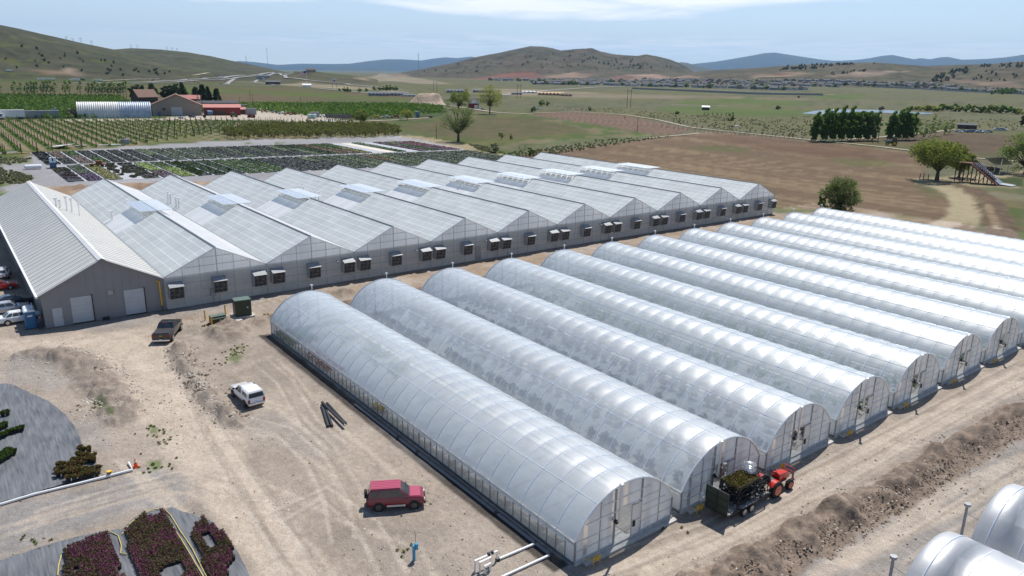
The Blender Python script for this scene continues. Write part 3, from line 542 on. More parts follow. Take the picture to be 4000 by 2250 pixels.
# ================================================================ HOOP HOUSES
def arcz(n=22, w=HW/2, e=HE, r=HR, off=0, t0=0):
    h = r-e; Rr = (w*w+h*h)/(2*h); a = math.asin(w/Rr); P = []
    for i in range(n+1):
        q = -a+2*a*i/n; P.append(((Rr+off)*math.sin(q), e+h-Rr+(Rr+off)*math.cos(q)))
    return P
def hoop_house(interior, first=False):
    t = thing('hoop_house', 'x', 'greenhouse', ((HU0+HU1)/2, 0, 0), 0, 'row of hoop houses')
    nb = 29; sp = HL/nb; h2 = HL/2
    # film: slack between ribs, pulled in over them and over the purlins
    sub = 6; na = 24; xs = np.linspace(-h2, h2, nb*sub+1); v = []; base = arcz(na)
    A0 = np.array(base); cen = np.array([0, HE+(HR-HE)-((HW/2)**2+(HR-HE)**2)/(2*(HR-HE))]); nrm = A0-cen; nrm /= np.linalg.norm(nrm, axis=1)[:, None]
    tt = np.linspace(0, 1, na+1); pur = np.abs(np.sin(np.pi*tt*4))**.6
    for i, x_ in enumerate(xs):
        f_ = (i % sub)/sub; bl = math.sin(math.pi*f_)**.8 if f_ else 0; wob = .8+.4*random.random() if f_ == .5 else 1
        o_ = .05+.045*bl*pur*wob - .035*(1-bl)*(.25+.75*pur); q = A0+nrm*o_[:, None]
        v += [(x_, a_, b_) for a_, b_ in q]
    k = na+1; f = [(i*k+j, (i+1)*k+j, (i+1)*k+j+1, i*k+j+1) for i in range(len(xs)-1) for j in range(na)]
    npmesh('film_cover', v, f, M['film'], t, smooth=True)
    rb = MB(); rb.tube([(0, a_, b_) for a_, b_ in [(-HW/2, 0)]+arcz(18, off=.028)+[(HW/2, 0)]], .038, 5); r0 = rb.build('rib', M['rib'], t, True); r0.location.x = -h2
    for i in range(1, nb+1):
        c = r0.copy(); COL.objects.link(c); c.parent = t; c.location.x = -h2+i*sp
    pl = MB()
    for q in (.25, .5, .75):
        a_, b_ = arcz(20, off=.045)[int(q*20)]; p_ = MB(); p_.tube([(-h2, a_, b_), (h2, a_, b_)], .028, 5); p_.build('purlin', M['rib'], t)
    for i in range(0, nb+1, 2):     # cross ties
        pl = MB(); pl.tube([(0, -3.3, 2.75), (0, 3.3, 2.75)], .022, 4); o_ = pl.build('cross_tie', M['lumber'], t); o_.location.x = -h2+i*sp
    for x_ in (-h2-.03, h2+.03): ed = MB(); ed.tube([(x_, a_, b_) for a_, b_ in arcz(24, off=.07)], .06, 5); ed.build('end_arch_trim', M['alu'], t, True)
    for s_ in (-1, 1):
        y_ = s_*HW/2; bb = MB(); bb.bx(-h2, h2, y_-.04, y_+.04, 0, .16); bb.build('base_board', M['board'], t)
        hb = MB(); hb.bx(-h2, h2, y_-.05, y_+.05, HE-.12, HE+.04); hb.tube([(-h2, y_+s_*.09, HE-.2), (h2, y_+s_*.09, HE-.2)], .06, 6); hb.build('hip_rail', M['alu'], t)
        for a_, b_ in ((-h2, -h2+1.2), (h2-1.05, h2)): pe = MB(); pe.bx(a_, b_, y_-s_*.02-.008, y_-s_*.02+.008, .16, HE-.12); pe.build('side_panel', M['poly_end'], t)
        sc_ = MB(); sc_.quad((-h2+1.2, y_-s_*.05, .16), (h2-1.05, y_-s_*.05, .16), (h2-1.05, y_-s_*.05, HE-.12), (-h2+1.2, y_-s_*.05, HE-.12)); sc_.build('side_screen', M['mesh_side'], t)
    # end walls
    A = arcz(28)
    def zat(y_):
        h_ = HR-HE; Rr = ((HW/2)**2+h_*h_)/(2*h_); return HE+h_-Rr+math.sqrt(max(Rr*Rr-y_*y_, 0))
    y0 = -HW/2; DJ0, DJ1, DH = y0+3.5, y0+5.85, 2.62
    for e, (x_, sg) in enumerate(((h2, 1), (-h2, -1))):
        w_ = MB()
        N = 26; ys = [y0+HW*i/N for i in range(N+1)]; ys = sorted(set([round(q, 4) for q in ys if abs(q-DJ0) > .12 and abs(q-DJ1) > .12]+[DJ0, DJ1]))
        for a_, b_ in zip(ys[:-1], ys[1:]):
            zb = DH if (e == 0 and a_ >= DJ0-.001 and b_ <= DJ1+.001) else .28
            for xx in (x_-.012, x_+.012): w_.quad((xx, a_, zb), (xx, b_, zb), (xx, b_, zat(b_)), (xx, a_, zat(a_)))
        w_.build('end_wall', M['poly_end'], t)
        gr = MB(); gx = x_+sg*.035
        def hbar(a_, b_, z_, th=.05): gr.bx(gx-.02, gx+.02, a_, b_, z_-th/2, z_+th/2)
        for z_ in (.95, 1.62): hbar(y0+.06, DJ0-.3, z_)
        hbar(y0+.9, DJ0, 2.62, .07); hbar(DJ0, DJ1 if e == 0 else DJ0+.02, 2.68, .09)
        for z_ in (.95, 1.62, 2.15): hbar(DJ1+.2, -y0-.06 if z_ < 1.7 else -y0-.8, z_)
        hbar(DJ1, -y0-1.4, 2.75, .07); hbar(y0+2.4, DJ1+.9, 3.45, .06)
        gr.bx(gx-.03, gx+.03, y0+.02, DJ0-.08, .26, .34); gr.bx(gx-.03, gx+.03, DJ1, -y0-.02, .26, .34)
        gr.build('end_girts', M['alu'], t)
        for a_, b_, c_, d_, e_, f_ in [(x_-.04, x_+.06, q-.05, q+.05, .06, HE) for q in (y0+.02, -y0-.02)]+[(x_-.05, x_+.05, q-.07, q+.07, .1, zat(q)-.05) for q in (DJ0-.06, DJ1+.06)]+[(x_-.03, x_+.03, q, q+.05, .3, zat(q)-.03) for q in (y0+7.7, y0+2.1)]:
            st = MB(); st.bx(a_, b_, c_, d_, e_, f_); st.build('end_post', M['steel_dull'], t)
    for nm_, q in (('concrete_sill', (h2-.15, h2+.17, y0+.0, -y0, -.1, .27)), ('concrete_apron', (h2+.171, h2+.55, y0+.55, -y0+.15, -.1, .14)), ('concrete_sill', (-h2-.17, -h2+.15, y0, -y0, -.1, .27)), ('threshold_slab', (h2-2.6, h2-.151, DJ0, DJ0+1.5, -.1, .13))):
        cf = MB(); cf.bx(*q); cf.build(nm_, M['conc'], t)
    d = MB(); dx = h2+.10; dy0, dy1 = DJ0+1.43, DJ1+.02; d.bx(dx-.02, dx+.02, dy0, dy1, .2, DH-.08); dr = d.build('sliding_door', M['poly_end'], t)
    d = MB(); 
    for q in (dy0, dy1-.06): d.bx(dx-.035, dx+.035, q, q+.06, .16, DH)
    for q in (.16, 1.35, DH-.08): d.bx(dx-.035, dx+.035, dy0+.06, dy1-.06, q, q+.06)
    d.build('door_frame', M['steel'], dr)
    d = MB(); d.bx(dx+.035, dx+.09, dy0+.12, dy0+.34, .95, 1.35); d.build('handle', M['black'], dr)
    fl = MB(); fx, fy = h2+.5, DJ0-.45+.32; fl.cyl((fx, fy, 3.45), .085, 2.7, 10); fl.cyl((fx, fy, 4.86), .17, .1, 12); fl.cyl((fx, fy, 4.95), .17, .08, 12, r2=.06); fl.tube([(fx, fy, 2.15), (fx-.45, fy, 2.1)], .08, 8)
    fl.build('heater_flue', M['alu'], t, True)
    fe = MB(); fe.cyl((h2+.26, DJ0-.18, 2.05), .16, .2, 10, 'X'); fe.build('flue_elbow', M['black'], t)
    fr = MB(); fr.cyl((-h2-.5, .9, 3.9), .07, 2.2, 8); fr.cyl((-h2-.5, .9, 5.02), .16, .14, 10); fr.tube([(-h2-.5, .9, 2.85), (-h2, .9, 2.8)], .06, 6); fr.build('vent_pipe', M['alu'], t, True)
    me_ = MB(); mx, my = h2+.75, y0+1.25
    for q in (-.28, .28): me_.tube([(mx, my+q, 0), (mx, my+q, .62)], .035, 6)
    me_.tube([(mx, my-.28, .62), (mx, my+.28, .62)], .035, 6); me_.box((mx, my, .45), (.16, .22, .26)); me_.tube([(mx, my-.28, .3), (mx-.6, my-.4, .3)], .03, 6); me_.build('gas_meter_riser', M['yellow'], t)
    return t
def bed_mesh(x0, x1, y0, y1, z0, dens, s, seed, gapfrac=0., h=.35):
    rg = np.random.default_rng(seed); n = int((x1-x0)*(y1-y0)*dens); p = np.stack([rg.uniform(x0, x1, n), rg.uniform(y0, y1, n), z0+rg.random(n)*h], 1)
    if gapfrac: p = p[(vn(p[:, 0]/1.6, p[:, 1]/1.6, seed) > gapfrac)]
    return leafpts(p, s, seed=seed)
hh = hoop_house(None)
HLAB = ['hoop house nearest the dirt yard, its long left side open behind wire screen', 'hoop house with the tractor trailer parked at its doorway', 'third hoop house, behind the red tractor and right of the trailer doorway',
        'fourth hoop house from the dirt yard, dense green plants in its doorway', 'fifth hoop house from the dirt yard, low yellow green plants in its doorway', 'sixth hoop house from the dirt yard, dark green seen in its open door',
        'seventh hoop house from the dirt yard, narrow strip of green in its door', 'hoop house whose gable end is the last one fully inside the right edge', 'ninth hoop house from the dirt yard, fourth before the brown field', 'third hoop house from the ploughed field',
        'second hoop house from the ploughed field, glaring white', 'hoop house beside the ploughed field, farthest from the dirt yard']
HH = []
for i in range(12):
    o = hh if i == 0 else copy_tree(hh)
    o.location = ((HU0+HU1)/2, HV0+HW/2+i*HP, 0); o['label'] = HLAB[i]; HH.append(o)
_p = MB(); _p.bx(-.028, .028, -.03, .03, .16, HE-.1); _q = _p.build('side_post', M['steel_dull'], HH[0]); _q.location = (-HL/2, -HW/2, 0)
for i in range(1, 59): c = _q.copy(); COL.objects.link(c); c.parent = HH[0]; c.location.x = -HL/2+i*HL/58
# plants inside, seen through the film
for i in range(12):
    yb = HV0+i*HP; V_ = []; F_ = []
    def addp(v, f):
        global V_, F_
        F_.append(f+sum(len(q) for q in V_)); V_.append(v)
    if i in (1, 2):     # rows of round shrubs in pots
        for r_, y_ in enumerate((1.3, 2.9, 6.4, 8.0)):
            n = 38; xs = np.linspace(HU0+1.5, HU1-1.5, n); rg = np.random.default_rng(i*10+r_); cs = np.stack([xs+rg.normal(0, .15, n), yb+y_+rg.normal(0, .12, n), np.full(n, .55)], 1); cs = cs[rg.random(n) > .12]
            addp(*clumps(cs, .48, 46, .26, seed=i*7+r_))
        o = npmesh('potted_shrubs', np.concatenate(V_), np.concatenate(F_), M['plantp']); tag(o, 'dark purple round shrubs in rows inside the '+('second' if i == 1 else 'third')+' hoop house', 'shrubs', None, 'stuff')
    elif i == 0:
        addp(*bed_mesh(HU0+9, HU0+17, yb+.4, yb+2.0, .1, 26, .22, 3, .35)); o = npmesh('red_flowers', np.concatenate(V_), np.concatenate(F_), M['flower_red']); tag(o, 'orange red flowers inside the open side of nearest hoop house', 'flowers', None, 'stuff')
        V_ = []; F_ = []; addp(*bed_mesh(HU0+24.4, HU0+26.3, yb+.4, yb+1.4, .1, 40, .22, 4)); o = npmesh('yellow_flowers', V_[0], F_[0], M['flower_yellow']); tag(o, 'small patch of yellow flowers inside open side of nearest hoop house', 'flowers', None, 'stuff')
        V_ = []; F_ = []; addp(*bed_mesh(HU0+1, HU0+5, yb+.3, yb+3.8, .1, 22, .25, 5)); addp(*bed_mesh(HU0+6, HU0+20, yb+5.3, yb+8.4, .1, 16, .25, 6, .4)); o = npmesh('bench_plants', np.concatenate(V_), np.concatenate(F_), M['plant']); tag(o, 'green plants on the floor at the back of nearest hoop house', 'plants', None, 'stuff')
    else:
        for a_, b_ in ((.6, 3.9), (5.2, 8.5)): addp(*bed_mesh(HU0+1, HU1-1.2, yb+a_, yb+b_, .12, 7, .34, i*5+int(a_), .42 if i % 2 else .3, .45))
        o = npmesh('bench_plants', np.concatenate(V_), np.concatenate(F_), M['plant']); tag(o, 'low green plants on the floor of the %s hoop house from the yard' % ['', '', '', 'fourth', 'fifth', 'sixth', 'seventh', 'eighth', 'ninth', 'tenth', 'eleventh', 'last'][i], 'plants', None, 'stuff')
# older round-ended tunnels at lower right
def old_tunnel():
    t = thing('poly_tunnel', 'x', 'greenhouse', (0, 0, 0), 0, 'older milky tunnels at the lower right')
    w, r_ = 4.3, 4.6; Lh = 34; rings = []
    prof = [(w*math.sin(-math.pi/2+math.pi*i/24)*(1 if abs(i-12) < 11 else 1), max(0, r_*math.cos(-math.pi/2+math.pi*i/24)**.85)) for i in range(25)]
    xs = [0, .05, .18, .45, .9]+[1.8*k for k in range(1, 19)]; sc = [.93, .965, .985, .995, 1]+[1]*18; v = []
    for k, (x_, s_) in enumerate(zip(xs, sc)):
        v += [(x_, a_*s_, b_*s_+.02) for a_, b_ in prof]
        if k >= 4 and k < len(xs)-1: v += [(x_+.9, a_*1.006, b_*1.006+.02) for a_, b_ in prof]
    n = 25; nr = len(v)//n; f = [(i*n+j, (i+1)*n+j, (i+1)*n+j+1, i*n+j+1) for i in range(nr-1) for j in range(24)]
    npmesh('film_cover', v, f, M['film_old'], t, smooth=True)
    e = MB(); e.add([(.0, a_*.93, b_*.93+.02) for a_, b_ in prof], [tuple(range(25))]); e.build('end_cover', M['film_old'], t)
    rb = MB(); rb.tube([(0, a_*1.004, b_*1.004+.02) for a_, b_ in prof], .04, 5); r0 = rb.build('rib', M['rib'], t, True); r0.location.x = .9
    for k in range(1, 18): c = r0.copy(); COL.objects.link(c); c.parent = t; c.location.x = .9+k*1.8
    fl = MB(); fl.cyl((-.75, -3.0, 2.1), .09, 3.4, 10); fl.cyl((-.75, -3.0, 3.88), .2, .16, 14); fl.tube([(-.75, -3, 1.0), (.1, -3, 1.0)], .1, 8); fl.tube([(-.75, -3, 3.3), (.0, -2.9, 3.1)], .02, 4); fl.build('heater_flue', M['steel_dull'], t, True)
    return t
ot = old_tunnel()
ot['label'] = 'milky poly tunnel at the bottom right corner, the lower of two'
_a = g(3660*.644, 2105*.644, 4.4); ot.location = (_a.x-.2, _a.y, 0)
o2 = copy_tree(ot); o2['label'] = 'milky poly tunnel cut by the right edge, above the other one'; _b = g(3925*.644, 1912*.644, 4.4); o2.location = (_b.x-.2, _b.y, 0)
# ================================================================ BIG GREENHOUSE
GU0, GU1, GV0, GP, GE, GR = -176.3, -99.92, 20.89, 13.126, 4.26, 7.36
def glaze_mat(name, base, line, px, py, w, rough=.22, spec=.6, tr=0):
    """corrugated plastic glazing: faint bars of the frame showing through"""
    m_, t, b = nt(name); N = t.nodes.new; L = t.links.new
    b.inputs['Roughness'].default_value = rough; b.inputs['Specular IOR Level'].default_value = spec
    uv = N('ShaderNodeTexCoord'); s = N('ShaderNodeSeparateXYZ'); L(uv.outputs['UV'], s.inputs[0])
    def bar(o, per, w_, ph=0):
        a = N('ShaderNodeMath'); a.operation = 'DIVIDE'; L(o, a.inputs[0]); a.inputs[1].default_value = per
        f_ = N('ShaderNodeMath'); f_.operation = 'FRACT'; L(a.outputs[0], f_.inputs[0])
        c = N('ShaderNodeMath'); c.operation = 'LESS_THAN'; L(f_.outputs[0], c.inputs[0]); c.inputs[1].default_value = w_/per; return c.outputs[0]
    mx = N('ShaderNodeMath'); mx.operation = 'MAXIMUM'; L(bar(s.outputs[0], px, w), mx.inputs[0]); L(bar(s.outputs[1], py, w), mx.inputs[1])
    mz = N('ShaderNodeMath'); mz.operation = 'MAXIMUM'; L(mx.outputs[0], mz.inputs[0]); h_ = N('ShaderNodeMath'); h_.operation = 'MULTIPLY'; h_.inputs[1].default_value = .35; L(bar(s.outputs[0], px/3, w*.6), h_.inputs[0]); L(h_.outputs[0], mz.inputs[1])
    n = N('ShaderNodeTexNoise'); n.inputs['Scale'].default_value = .25; n.inputs['Detail'].default_value = 6; L(uv.outputs['UV'], n.inputs['Vector'])
    # each panel a touch different
    fl = N('ShaderNodeVectorMath'); fl.operation = 'FLOOR'; dv = N('ShaderNodeVectorMath'); dv.operation = 'DIVIDE'; dv.inputs[1].default_value = (px, py, 1); L(uv.outputs['UV'], dv.inputs[0]); L(dv.outputs[0], fl.inputs[0])
    wn_ = N('ShaderNodeTexWhiteNoise'); L(fl.outputs[0], wn_.inputs['Vector'])
    ad = N('ShaderNodeMath'); ad.operation = 'MULTIPLY_ADD'; ad.inputs[1].default_value = .10; L(wn_.outputs['Value'], ad.inputs[0]); 
    r = N('ShaderNodeMapRange'); r.inputs[1].default_value = .3; r.inputs[2].default_value = .7; r.inputs[3].default_value = .86; r.inputs[4].default_value = 1.0; L(n.outputs[0], r.inputs[0]); L(r.outputs[0], ad.inputs[2])
    mix0 = N('ShaderNodeMix'); mix0.data_type = 'RGBA'; mix0.inputs[6].default_value = (*base, 1); mix0.inputs[7].default_value = (*[v*.74 for v in base], 1); L(bar(s.outputs[0], px, w*.8), mix0.inputs[0])
    mix = N('ShaderNodeMix'); mix.data_type = 'RGBA'; L(mix0.outputs[2], mix.inputs[6]); mix.inputs[7].default_value = (*line, 1); L(bar(s.outputs[1], py, w), mix.inputs[0])
    x = N('ShaderNodeVectorMath'); x.operation = 'SCALE'; L(mix.outputs[2], x.inputs[0]); L(ad.outputs[0], x.inputs['Scale']); L(x.outputs[0], b.inputs['Base Color'])
    mp_ = N('ShaderNodeMapping'); mp_.inputs['Scale'].default_value = (1, .02, 1); L(uv.outputs['UV'], mp_.inputs[0]); wv = N('ShaderNodeTexNoise'); wv.inputs['Scale'].default_value = 7; L(mp_.outputs[0], wv.inputs['Vector'])
    bp = N('ShaderNodeBump'); bp.inputs['Distance'].default_value = .012; L(wv.outputs[0], bp.inputs['Height']); L(bp.outputs[0], b.inputs['Normal'])
    if tr:
        tl = N('ShaderNodeBsdfTranslucent'); L(x.outputs[0], tl.inputs[0]); m3 = N('ShaderNodeMixShader'); m3.inputs[0].default_value = tr; L(b.outputs[0], m3.inputs[1]); L(tl.outputs[0], m3.inputs[2]); L(m3.outputs[0], t.nodes['Material Output'].inputs[0])
    return m_
def uvquad(name, quads, m_, parent, two=False):
    """quads: list of (4 points, 4 uvs)"""
    me = bpy.data.meshes.new(name); v = []; f = []; uv = []
    for P, U in quads: f.append(tuple(range(len(v), len(v)+len(P)))); v += [tuple(p) for p in P]; uv += U
    me.from_pydata(v, [], f); l = me.uv_layers.new(name='UVMap')
    for i, u in enumerate(uv): l.data[i].uv = u
    me.materials.append(m_); o = bpy.data.objects.new(name, me); COL.objects.link(o); o.parent = parent; return o
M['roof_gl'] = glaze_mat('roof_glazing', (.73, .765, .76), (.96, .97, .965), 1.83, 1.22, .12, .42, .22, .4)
M['roof_glr'] = glaze_mat('roof_glazing_right', (.80, .81, .82), (.92, .92, .92), 1.83, 1.22, .10, .42, .3, .36)  # right slopes get paler glazing, sunlit side put into the colour
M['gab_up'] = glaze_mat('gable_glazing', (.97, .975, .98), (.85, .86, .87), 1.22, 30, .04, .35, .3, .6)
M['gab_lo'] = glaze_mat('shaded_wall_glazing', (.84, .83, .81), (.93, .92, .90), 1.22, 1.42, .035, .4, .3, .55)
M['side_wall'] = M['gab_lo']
M['hoodtop'] = mat('weathered_hood_top', (.26, .27, .28), .55, .1, .15, 3)
M['louver'] = mat('fan_grille', (.03, .03, .032), .5, 0, .3, 9)
GL = GU1-GU0
gh = thing('ridge_greenhouse', 'long ten-bay glazed greenhouse with zigzag gables and exhaust fans along its front wall', 'greenhouse', ((GU0+GU1)/2, GV0, 0))
h2 = GL/2
SL = math.hypot(GP/2, GR-GE)
VX0, VX1 = -142.6-(GU0+GU1)/2, -131.0-(GU0+GU1)/2
SX0, SX1 = -141.4-(GU0+GU1)/2, -132.6-(GU0+GU1)/2
def mkbay():
    """parts of one bay, local y from 0..GP"""
    P = []
    def pt(x_, q): return (x_, q*GP/2, GE+(GR-GE)*q) if q <= 1 else (x_, q*GP/2, GE+(GR-GE)*(2-q))
    qv = .72   # the vent takes the slope above this
    def q4(x0, x1, q0, q1, dz=0):
        a, b, c, d = pt(x0, q0), pt(x1, q0), pt(x1, q1), pt(x0, q1); return ([(p[0], p[1], p[2]+dz) for p in (a, b, c, d)], [(x0+100, q0*SL), (x1+100, q0*SL), (x1+100, q1*SL), (x0+100, q1*SL)])
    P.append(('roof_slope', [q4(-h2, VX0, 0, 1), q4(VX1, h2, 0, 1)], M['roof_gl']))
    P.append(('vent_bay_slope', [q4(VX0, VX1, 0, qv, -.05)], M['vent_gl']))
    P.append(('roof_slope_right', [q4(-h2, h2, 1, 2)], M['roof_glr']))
    return P, pt, qv
M['vent_gl'] = glaze_mat('vent_bay_glazing', (.76, .78, .785), (.85, .86, .87), 1.83, 40, .09, .35, .3, .2)
M['lid'] = film_mat('vent_lid_film', .25, (.82, .86, .88), gl=.06, rough=.3)
M['dk'] = mat('vent_interior', (.6, .6, .57), .8, 0, .35, 3)
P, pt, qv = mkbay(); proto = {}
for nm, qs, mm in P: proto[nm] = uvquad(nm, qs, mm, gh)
M['ridge'] = mat('dark_ridge_trim', (.10, .115, .13), .6)
b_ = MB(); b_.box((0, GP/2, GR+.03), (GL+.1, .22, .10)); proto['ridge_cap'] = b_.build('ridge_cap', M['ridge'], gh)
b_ = MB(); b_.bx(-h2-.05, h2+.05, -.16, .16, GE-.10, GE+.06); proto['gutter'] = b_.build('gutter', M['steel_dull'], gh)
# vent opening: trusses over a sheet painted at interior brightness, lid lifted on the ridge
b_ = MB(); y0, z0 = qv*GP/2, GE+(GR-GE)*qv; y1, z1 = GP/2, GR
b_.quad((VX0, y0, z0-.5), (VX1, y0, z0-.5), (VX1, y1, z1-.75), (VX0, y1, z1-.75)); proto['vent_well'] = b_.build('vent_well', M['dk'], gh)
b_ = MB(); nseg = 6
for (yy, zz_) in ((y0, z0), (y1-.05, z1-.02), (y0+.1, z0-.45), ((y0+y1)/2, (z0+z1)/2-.35)): b_.tube([(VX0, yy, zz_), (VX1, yy, zz_)], .05, 5)
for k in range(nseg):
    xa = VX0+(VX1-VX0)*k/nseg; xb = VX0+(VX1-VX0)*(k+.5)/nseg; xc = VX0+(VX1-VX0)*(k+1)/nseg
    b_.tube([(xa, y0, z0), (xb, y1-.1, z1+.1), (xc, y0, z0)], .04, 5); b_.tube([(xb, y1, z1), (xb, y0-.1, z1+.35)], .035, 5)
proto['vent_truss'] = b_.build('vent_truss', M['alu'], gh)
for s_ in (-1, 1):
    L0 = [(VX0, y1+s_*.06, z1+.13), (VX1, y1+s_*.06, z1+.13), (VX1, y1+s_*2.5, z1+.16), (VX0, y1+s_*2.5, z1+.16)]
    nm = 'vent_lid' if s_ < 0 else 'vent_lid_r'
    proto[nm] = uvquad('vent_lid', [(L0, [(0, 0), (VX1-VX0, 0), (VX1-VX0, 2.5), (0, 2.5)])], M['lid'], gh)
    bl = MB(); bl.tube([L0[1], L0[2], L0[3], L0[0]], .035, 5); bl.tube([(VX0+.1, L0[2][1], z1+.1), (VX0+.1, y1+s_*2.3, z1-.9)], .02, 4); bl.tube([(VX1-.1, L0[2][1], z1+.1), (VX1-.1, y1+s_*2.3, z1-.9)], .02, 4); e_ = bl.build('lid_frame', M['alu'], proto[nm])
proto['lid_frame'] = None
M['frame_w'] = mat('pale_wall_frame', (.52, .53, .53), .5, .1, .1, 4)
def gable_parts(x_, sg):
    H1 = GE-.12; up = [(x_, 0, H1), (x_, GP, H1), (x_, GP, GE), (x_, GP/2, GR), (x_, 0, GE)]
    a = uvquad('gable_glazing', [(up, [(p[1], p[2]) for p in up])], M['gab_up'], gh)
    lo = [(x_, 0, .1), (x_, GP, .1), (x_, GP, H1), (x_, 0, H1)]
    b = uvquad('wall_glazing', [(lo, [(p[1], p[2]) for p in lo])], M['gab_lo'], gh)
    f = MB(); gx = x_+sg*.05
    for k in range(0, 7):
        y_ = GP*k/6; zt = GE+(GR-GE)*(1-abs(y_-GP/2)/(GP/2)); w_ = .06 if k % 3 == 0 else .035; f.bx(gx-.03, gx+.03, y_-w_, y_+w_, .1, zt-.06)
    for z_, a0, a1 in ((1.0, 0, GP), (2.05, 0, GP), (3.1, 0, GP), (GE-.12, 0, GP), (5.15, 2.4, GP-2.4), (6.25, 4.6, GP-4.6)): f.bx(gx-.02, gx+.02, a0, a1, z_-.035, z_+.035)
    c = f.build('wall_frame', M['frame_w'], gh)
    f = MB()
    for s_ in (0, 1):
        ya = 0 if s_ == 0 else GP
        f.tube([(gx, ya, GE), (gx, GP/2, GR)], .07, 5)
    f.bx(gx-.06, gx+.02, 0, GP, .0, .14)
    d = f.build('gable_trim', M['alu'], gh)
    return [a, b, c, d]
gp = gable_parts(h2, 1)+gable_parts(-h2, -1)
for o in gp: proto[o.name] = o
for i in range(1, 10):
    for nm, o in list(proto.items()):
        if o is None: continue
        c = o.copy(); COL.objects.link(c); c.parent = gh; c.location.y = i*GP
        for ch in kids(o): d = ch.copy(); COL.objects.link(d); d.parent = c
c = proto['gutter'].copy(); COL.objects.link(c); c.parent = gh; c.location.y = 10*GP
sw = [(-h2, 0, .1), (h2, 0, .1), (h2, 0, GE), (-h2, 0, GE)]
for yy in (0.02, 10*GP):
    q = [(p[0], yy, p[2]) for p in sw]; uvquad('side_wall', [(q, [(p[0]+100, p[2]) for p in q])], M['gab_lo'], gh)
# exhaust hoods: sloping grey box, open downwards front with dark grille
b_ = MB(); b_.prism([(0, 3.46), (.15, 3.46), (1.05, 3.12), (.85, 1.45), (0, 1.45)], 'Y', -.86, .86)
hd = b_.build('exhaust_hood', M['steel'], gh)
b_ = MB(); b_.prism([(1.06, 3.16), (1.16, 3.10), (.95, 1.42), (.86, 1.42)], 'Y', -.86, .86); 
fr_ = MB(); fr_.add([(1.062, -.86, 3.14), (1.062, .86, 3.14), (.862, .86, 1.47), (.862, -.86, 1.47)], [(0, 1, 2, 3)]); gl_ = fr_.build('fan_grille', M['louver'], hd)
fr_ = MB()
def fp(y_, q, o_=.0): return (.862+.2*q+o_+.01, y_, 1.47+1.67*q)
for y_ in (-.86, .86): fr_.tube([fp(y_, 0), fp(y_, 1)], .04, 4)
for q in (0, 1): fr_.tube([fp(-.86, q), fp(.86, q)], .04, 4)
for q in (.33, .66): fr_.tube([fp(-.8, q), fp(.8, q)], .012, 4)
for y_ in (-.3, .3): fr_.tube([fp(y_, 0), fp(y_, 1)], .012, 4)
for (y_, q) in ((-.5, .75), (.1, .3), (.45, .55)): fr_.box(fp(y_, q, .01), (.02, .14, .1))
fr_.build('grille_frame', M['steel_dull'], hd)
fr_ = MB(); fr_.add([(.1, -.9, 3.52), (.1, .9, 3.52), (1.3, .9, 3.08), (1.3, -.9, 3.08)], [(0, 1, 2, 3)]); fr_.build('hood_lid', M['hoodtop'], hd)
M['curtain'] = mat('white_energy_curtain', (.88, .88, .87), .9, 0, .03, 1)
b_ = MB(); b_.quad((-h2+.1, .1, GE-.2), (h2-.1, .1, GE-.2), (h2-.1, 10*GP-.1, GE-.2), (-h2+.1, 10*GP-.1, GE-.2)); b_.build('energy_curtain', M['film_old'], gh)  # unseen sheet added at gutter height to spread light into the gables
first = True
for i in range(10):
    for q in ((.10 if i else .085), .50, .905):
        if first: hd.location = (h2+.03, i*GP+q*GP, 0); first = False; continue
        c = hd.copy(); COL.objects.link(c); c.parent = gh; c.location = (h2+.03, i*GP+q*GP, 0)
        for ch in kids(hd): d = ch.copy(); COL.objects.link(d); d.parent = c
b_ = MB(); b_.bx(h2+.05, h2+.13, GP*3+8.6, GP*3+9.7, .15, 2.35); b_.build('door', M['steel_dull'], gh)
b_ = MB(); b_.bx(h2+.05, h2+.4, 5.4, 6.1, .9, 1.9); b_.cyl((h2+.25, 5.75, .5), .05, 1.0); b_.build('electrical_box', M['steel_dull'], gh)
def fl_(x_, y_, z0, h_, name='roof_flue', r_=.16):
    b_ = MB(); b_.cyl((x_, y_, z0+h_/2), r_, h_, 8); b_.cyl((x_, y_, z0+h_+.1), r_*1.7, .22, 8); return b_.build(name, M['white'], gh, True)
for (x_, y_, z0, h_) in [(-18, GP+.9, GE+.2, 2.0), (-16.5, GP+1.0, GE+.2, 1.9), (-12, GP+.9, GE+.2, 2.0), (-10.5, GP+1.0, GE+.2, 1.9), (-16, 3*GP+.6, GE, 1.8), (-14.6, 3*GP+.7, GE, 1.8), (-8, 3*GP+.6, GE, 1.7), (-6.6, 3*GP+.7, GE, 1.7), (1, 5*GP+4, GE+1.6, 1.6), (-1, 4.8*GP, GE+1, 1.0), (-3, .9+.6, GE+.4, 1.6)]: fl_(x_, y_, z0, h_)
b_ = MB()
for i in range(10):
    y_ = i*GP+GP*.78
    if i in (1, 2, 3, 5, 7): b_.tube([(h2+.1, y_, 3.35), (h2+.7, y_, 3.3)], .05, 5); b_.box((h2+.8, y_, 3.2), (.3, .3, .22))
b_.build('wall_lamps', M['steel_dull'], gh)
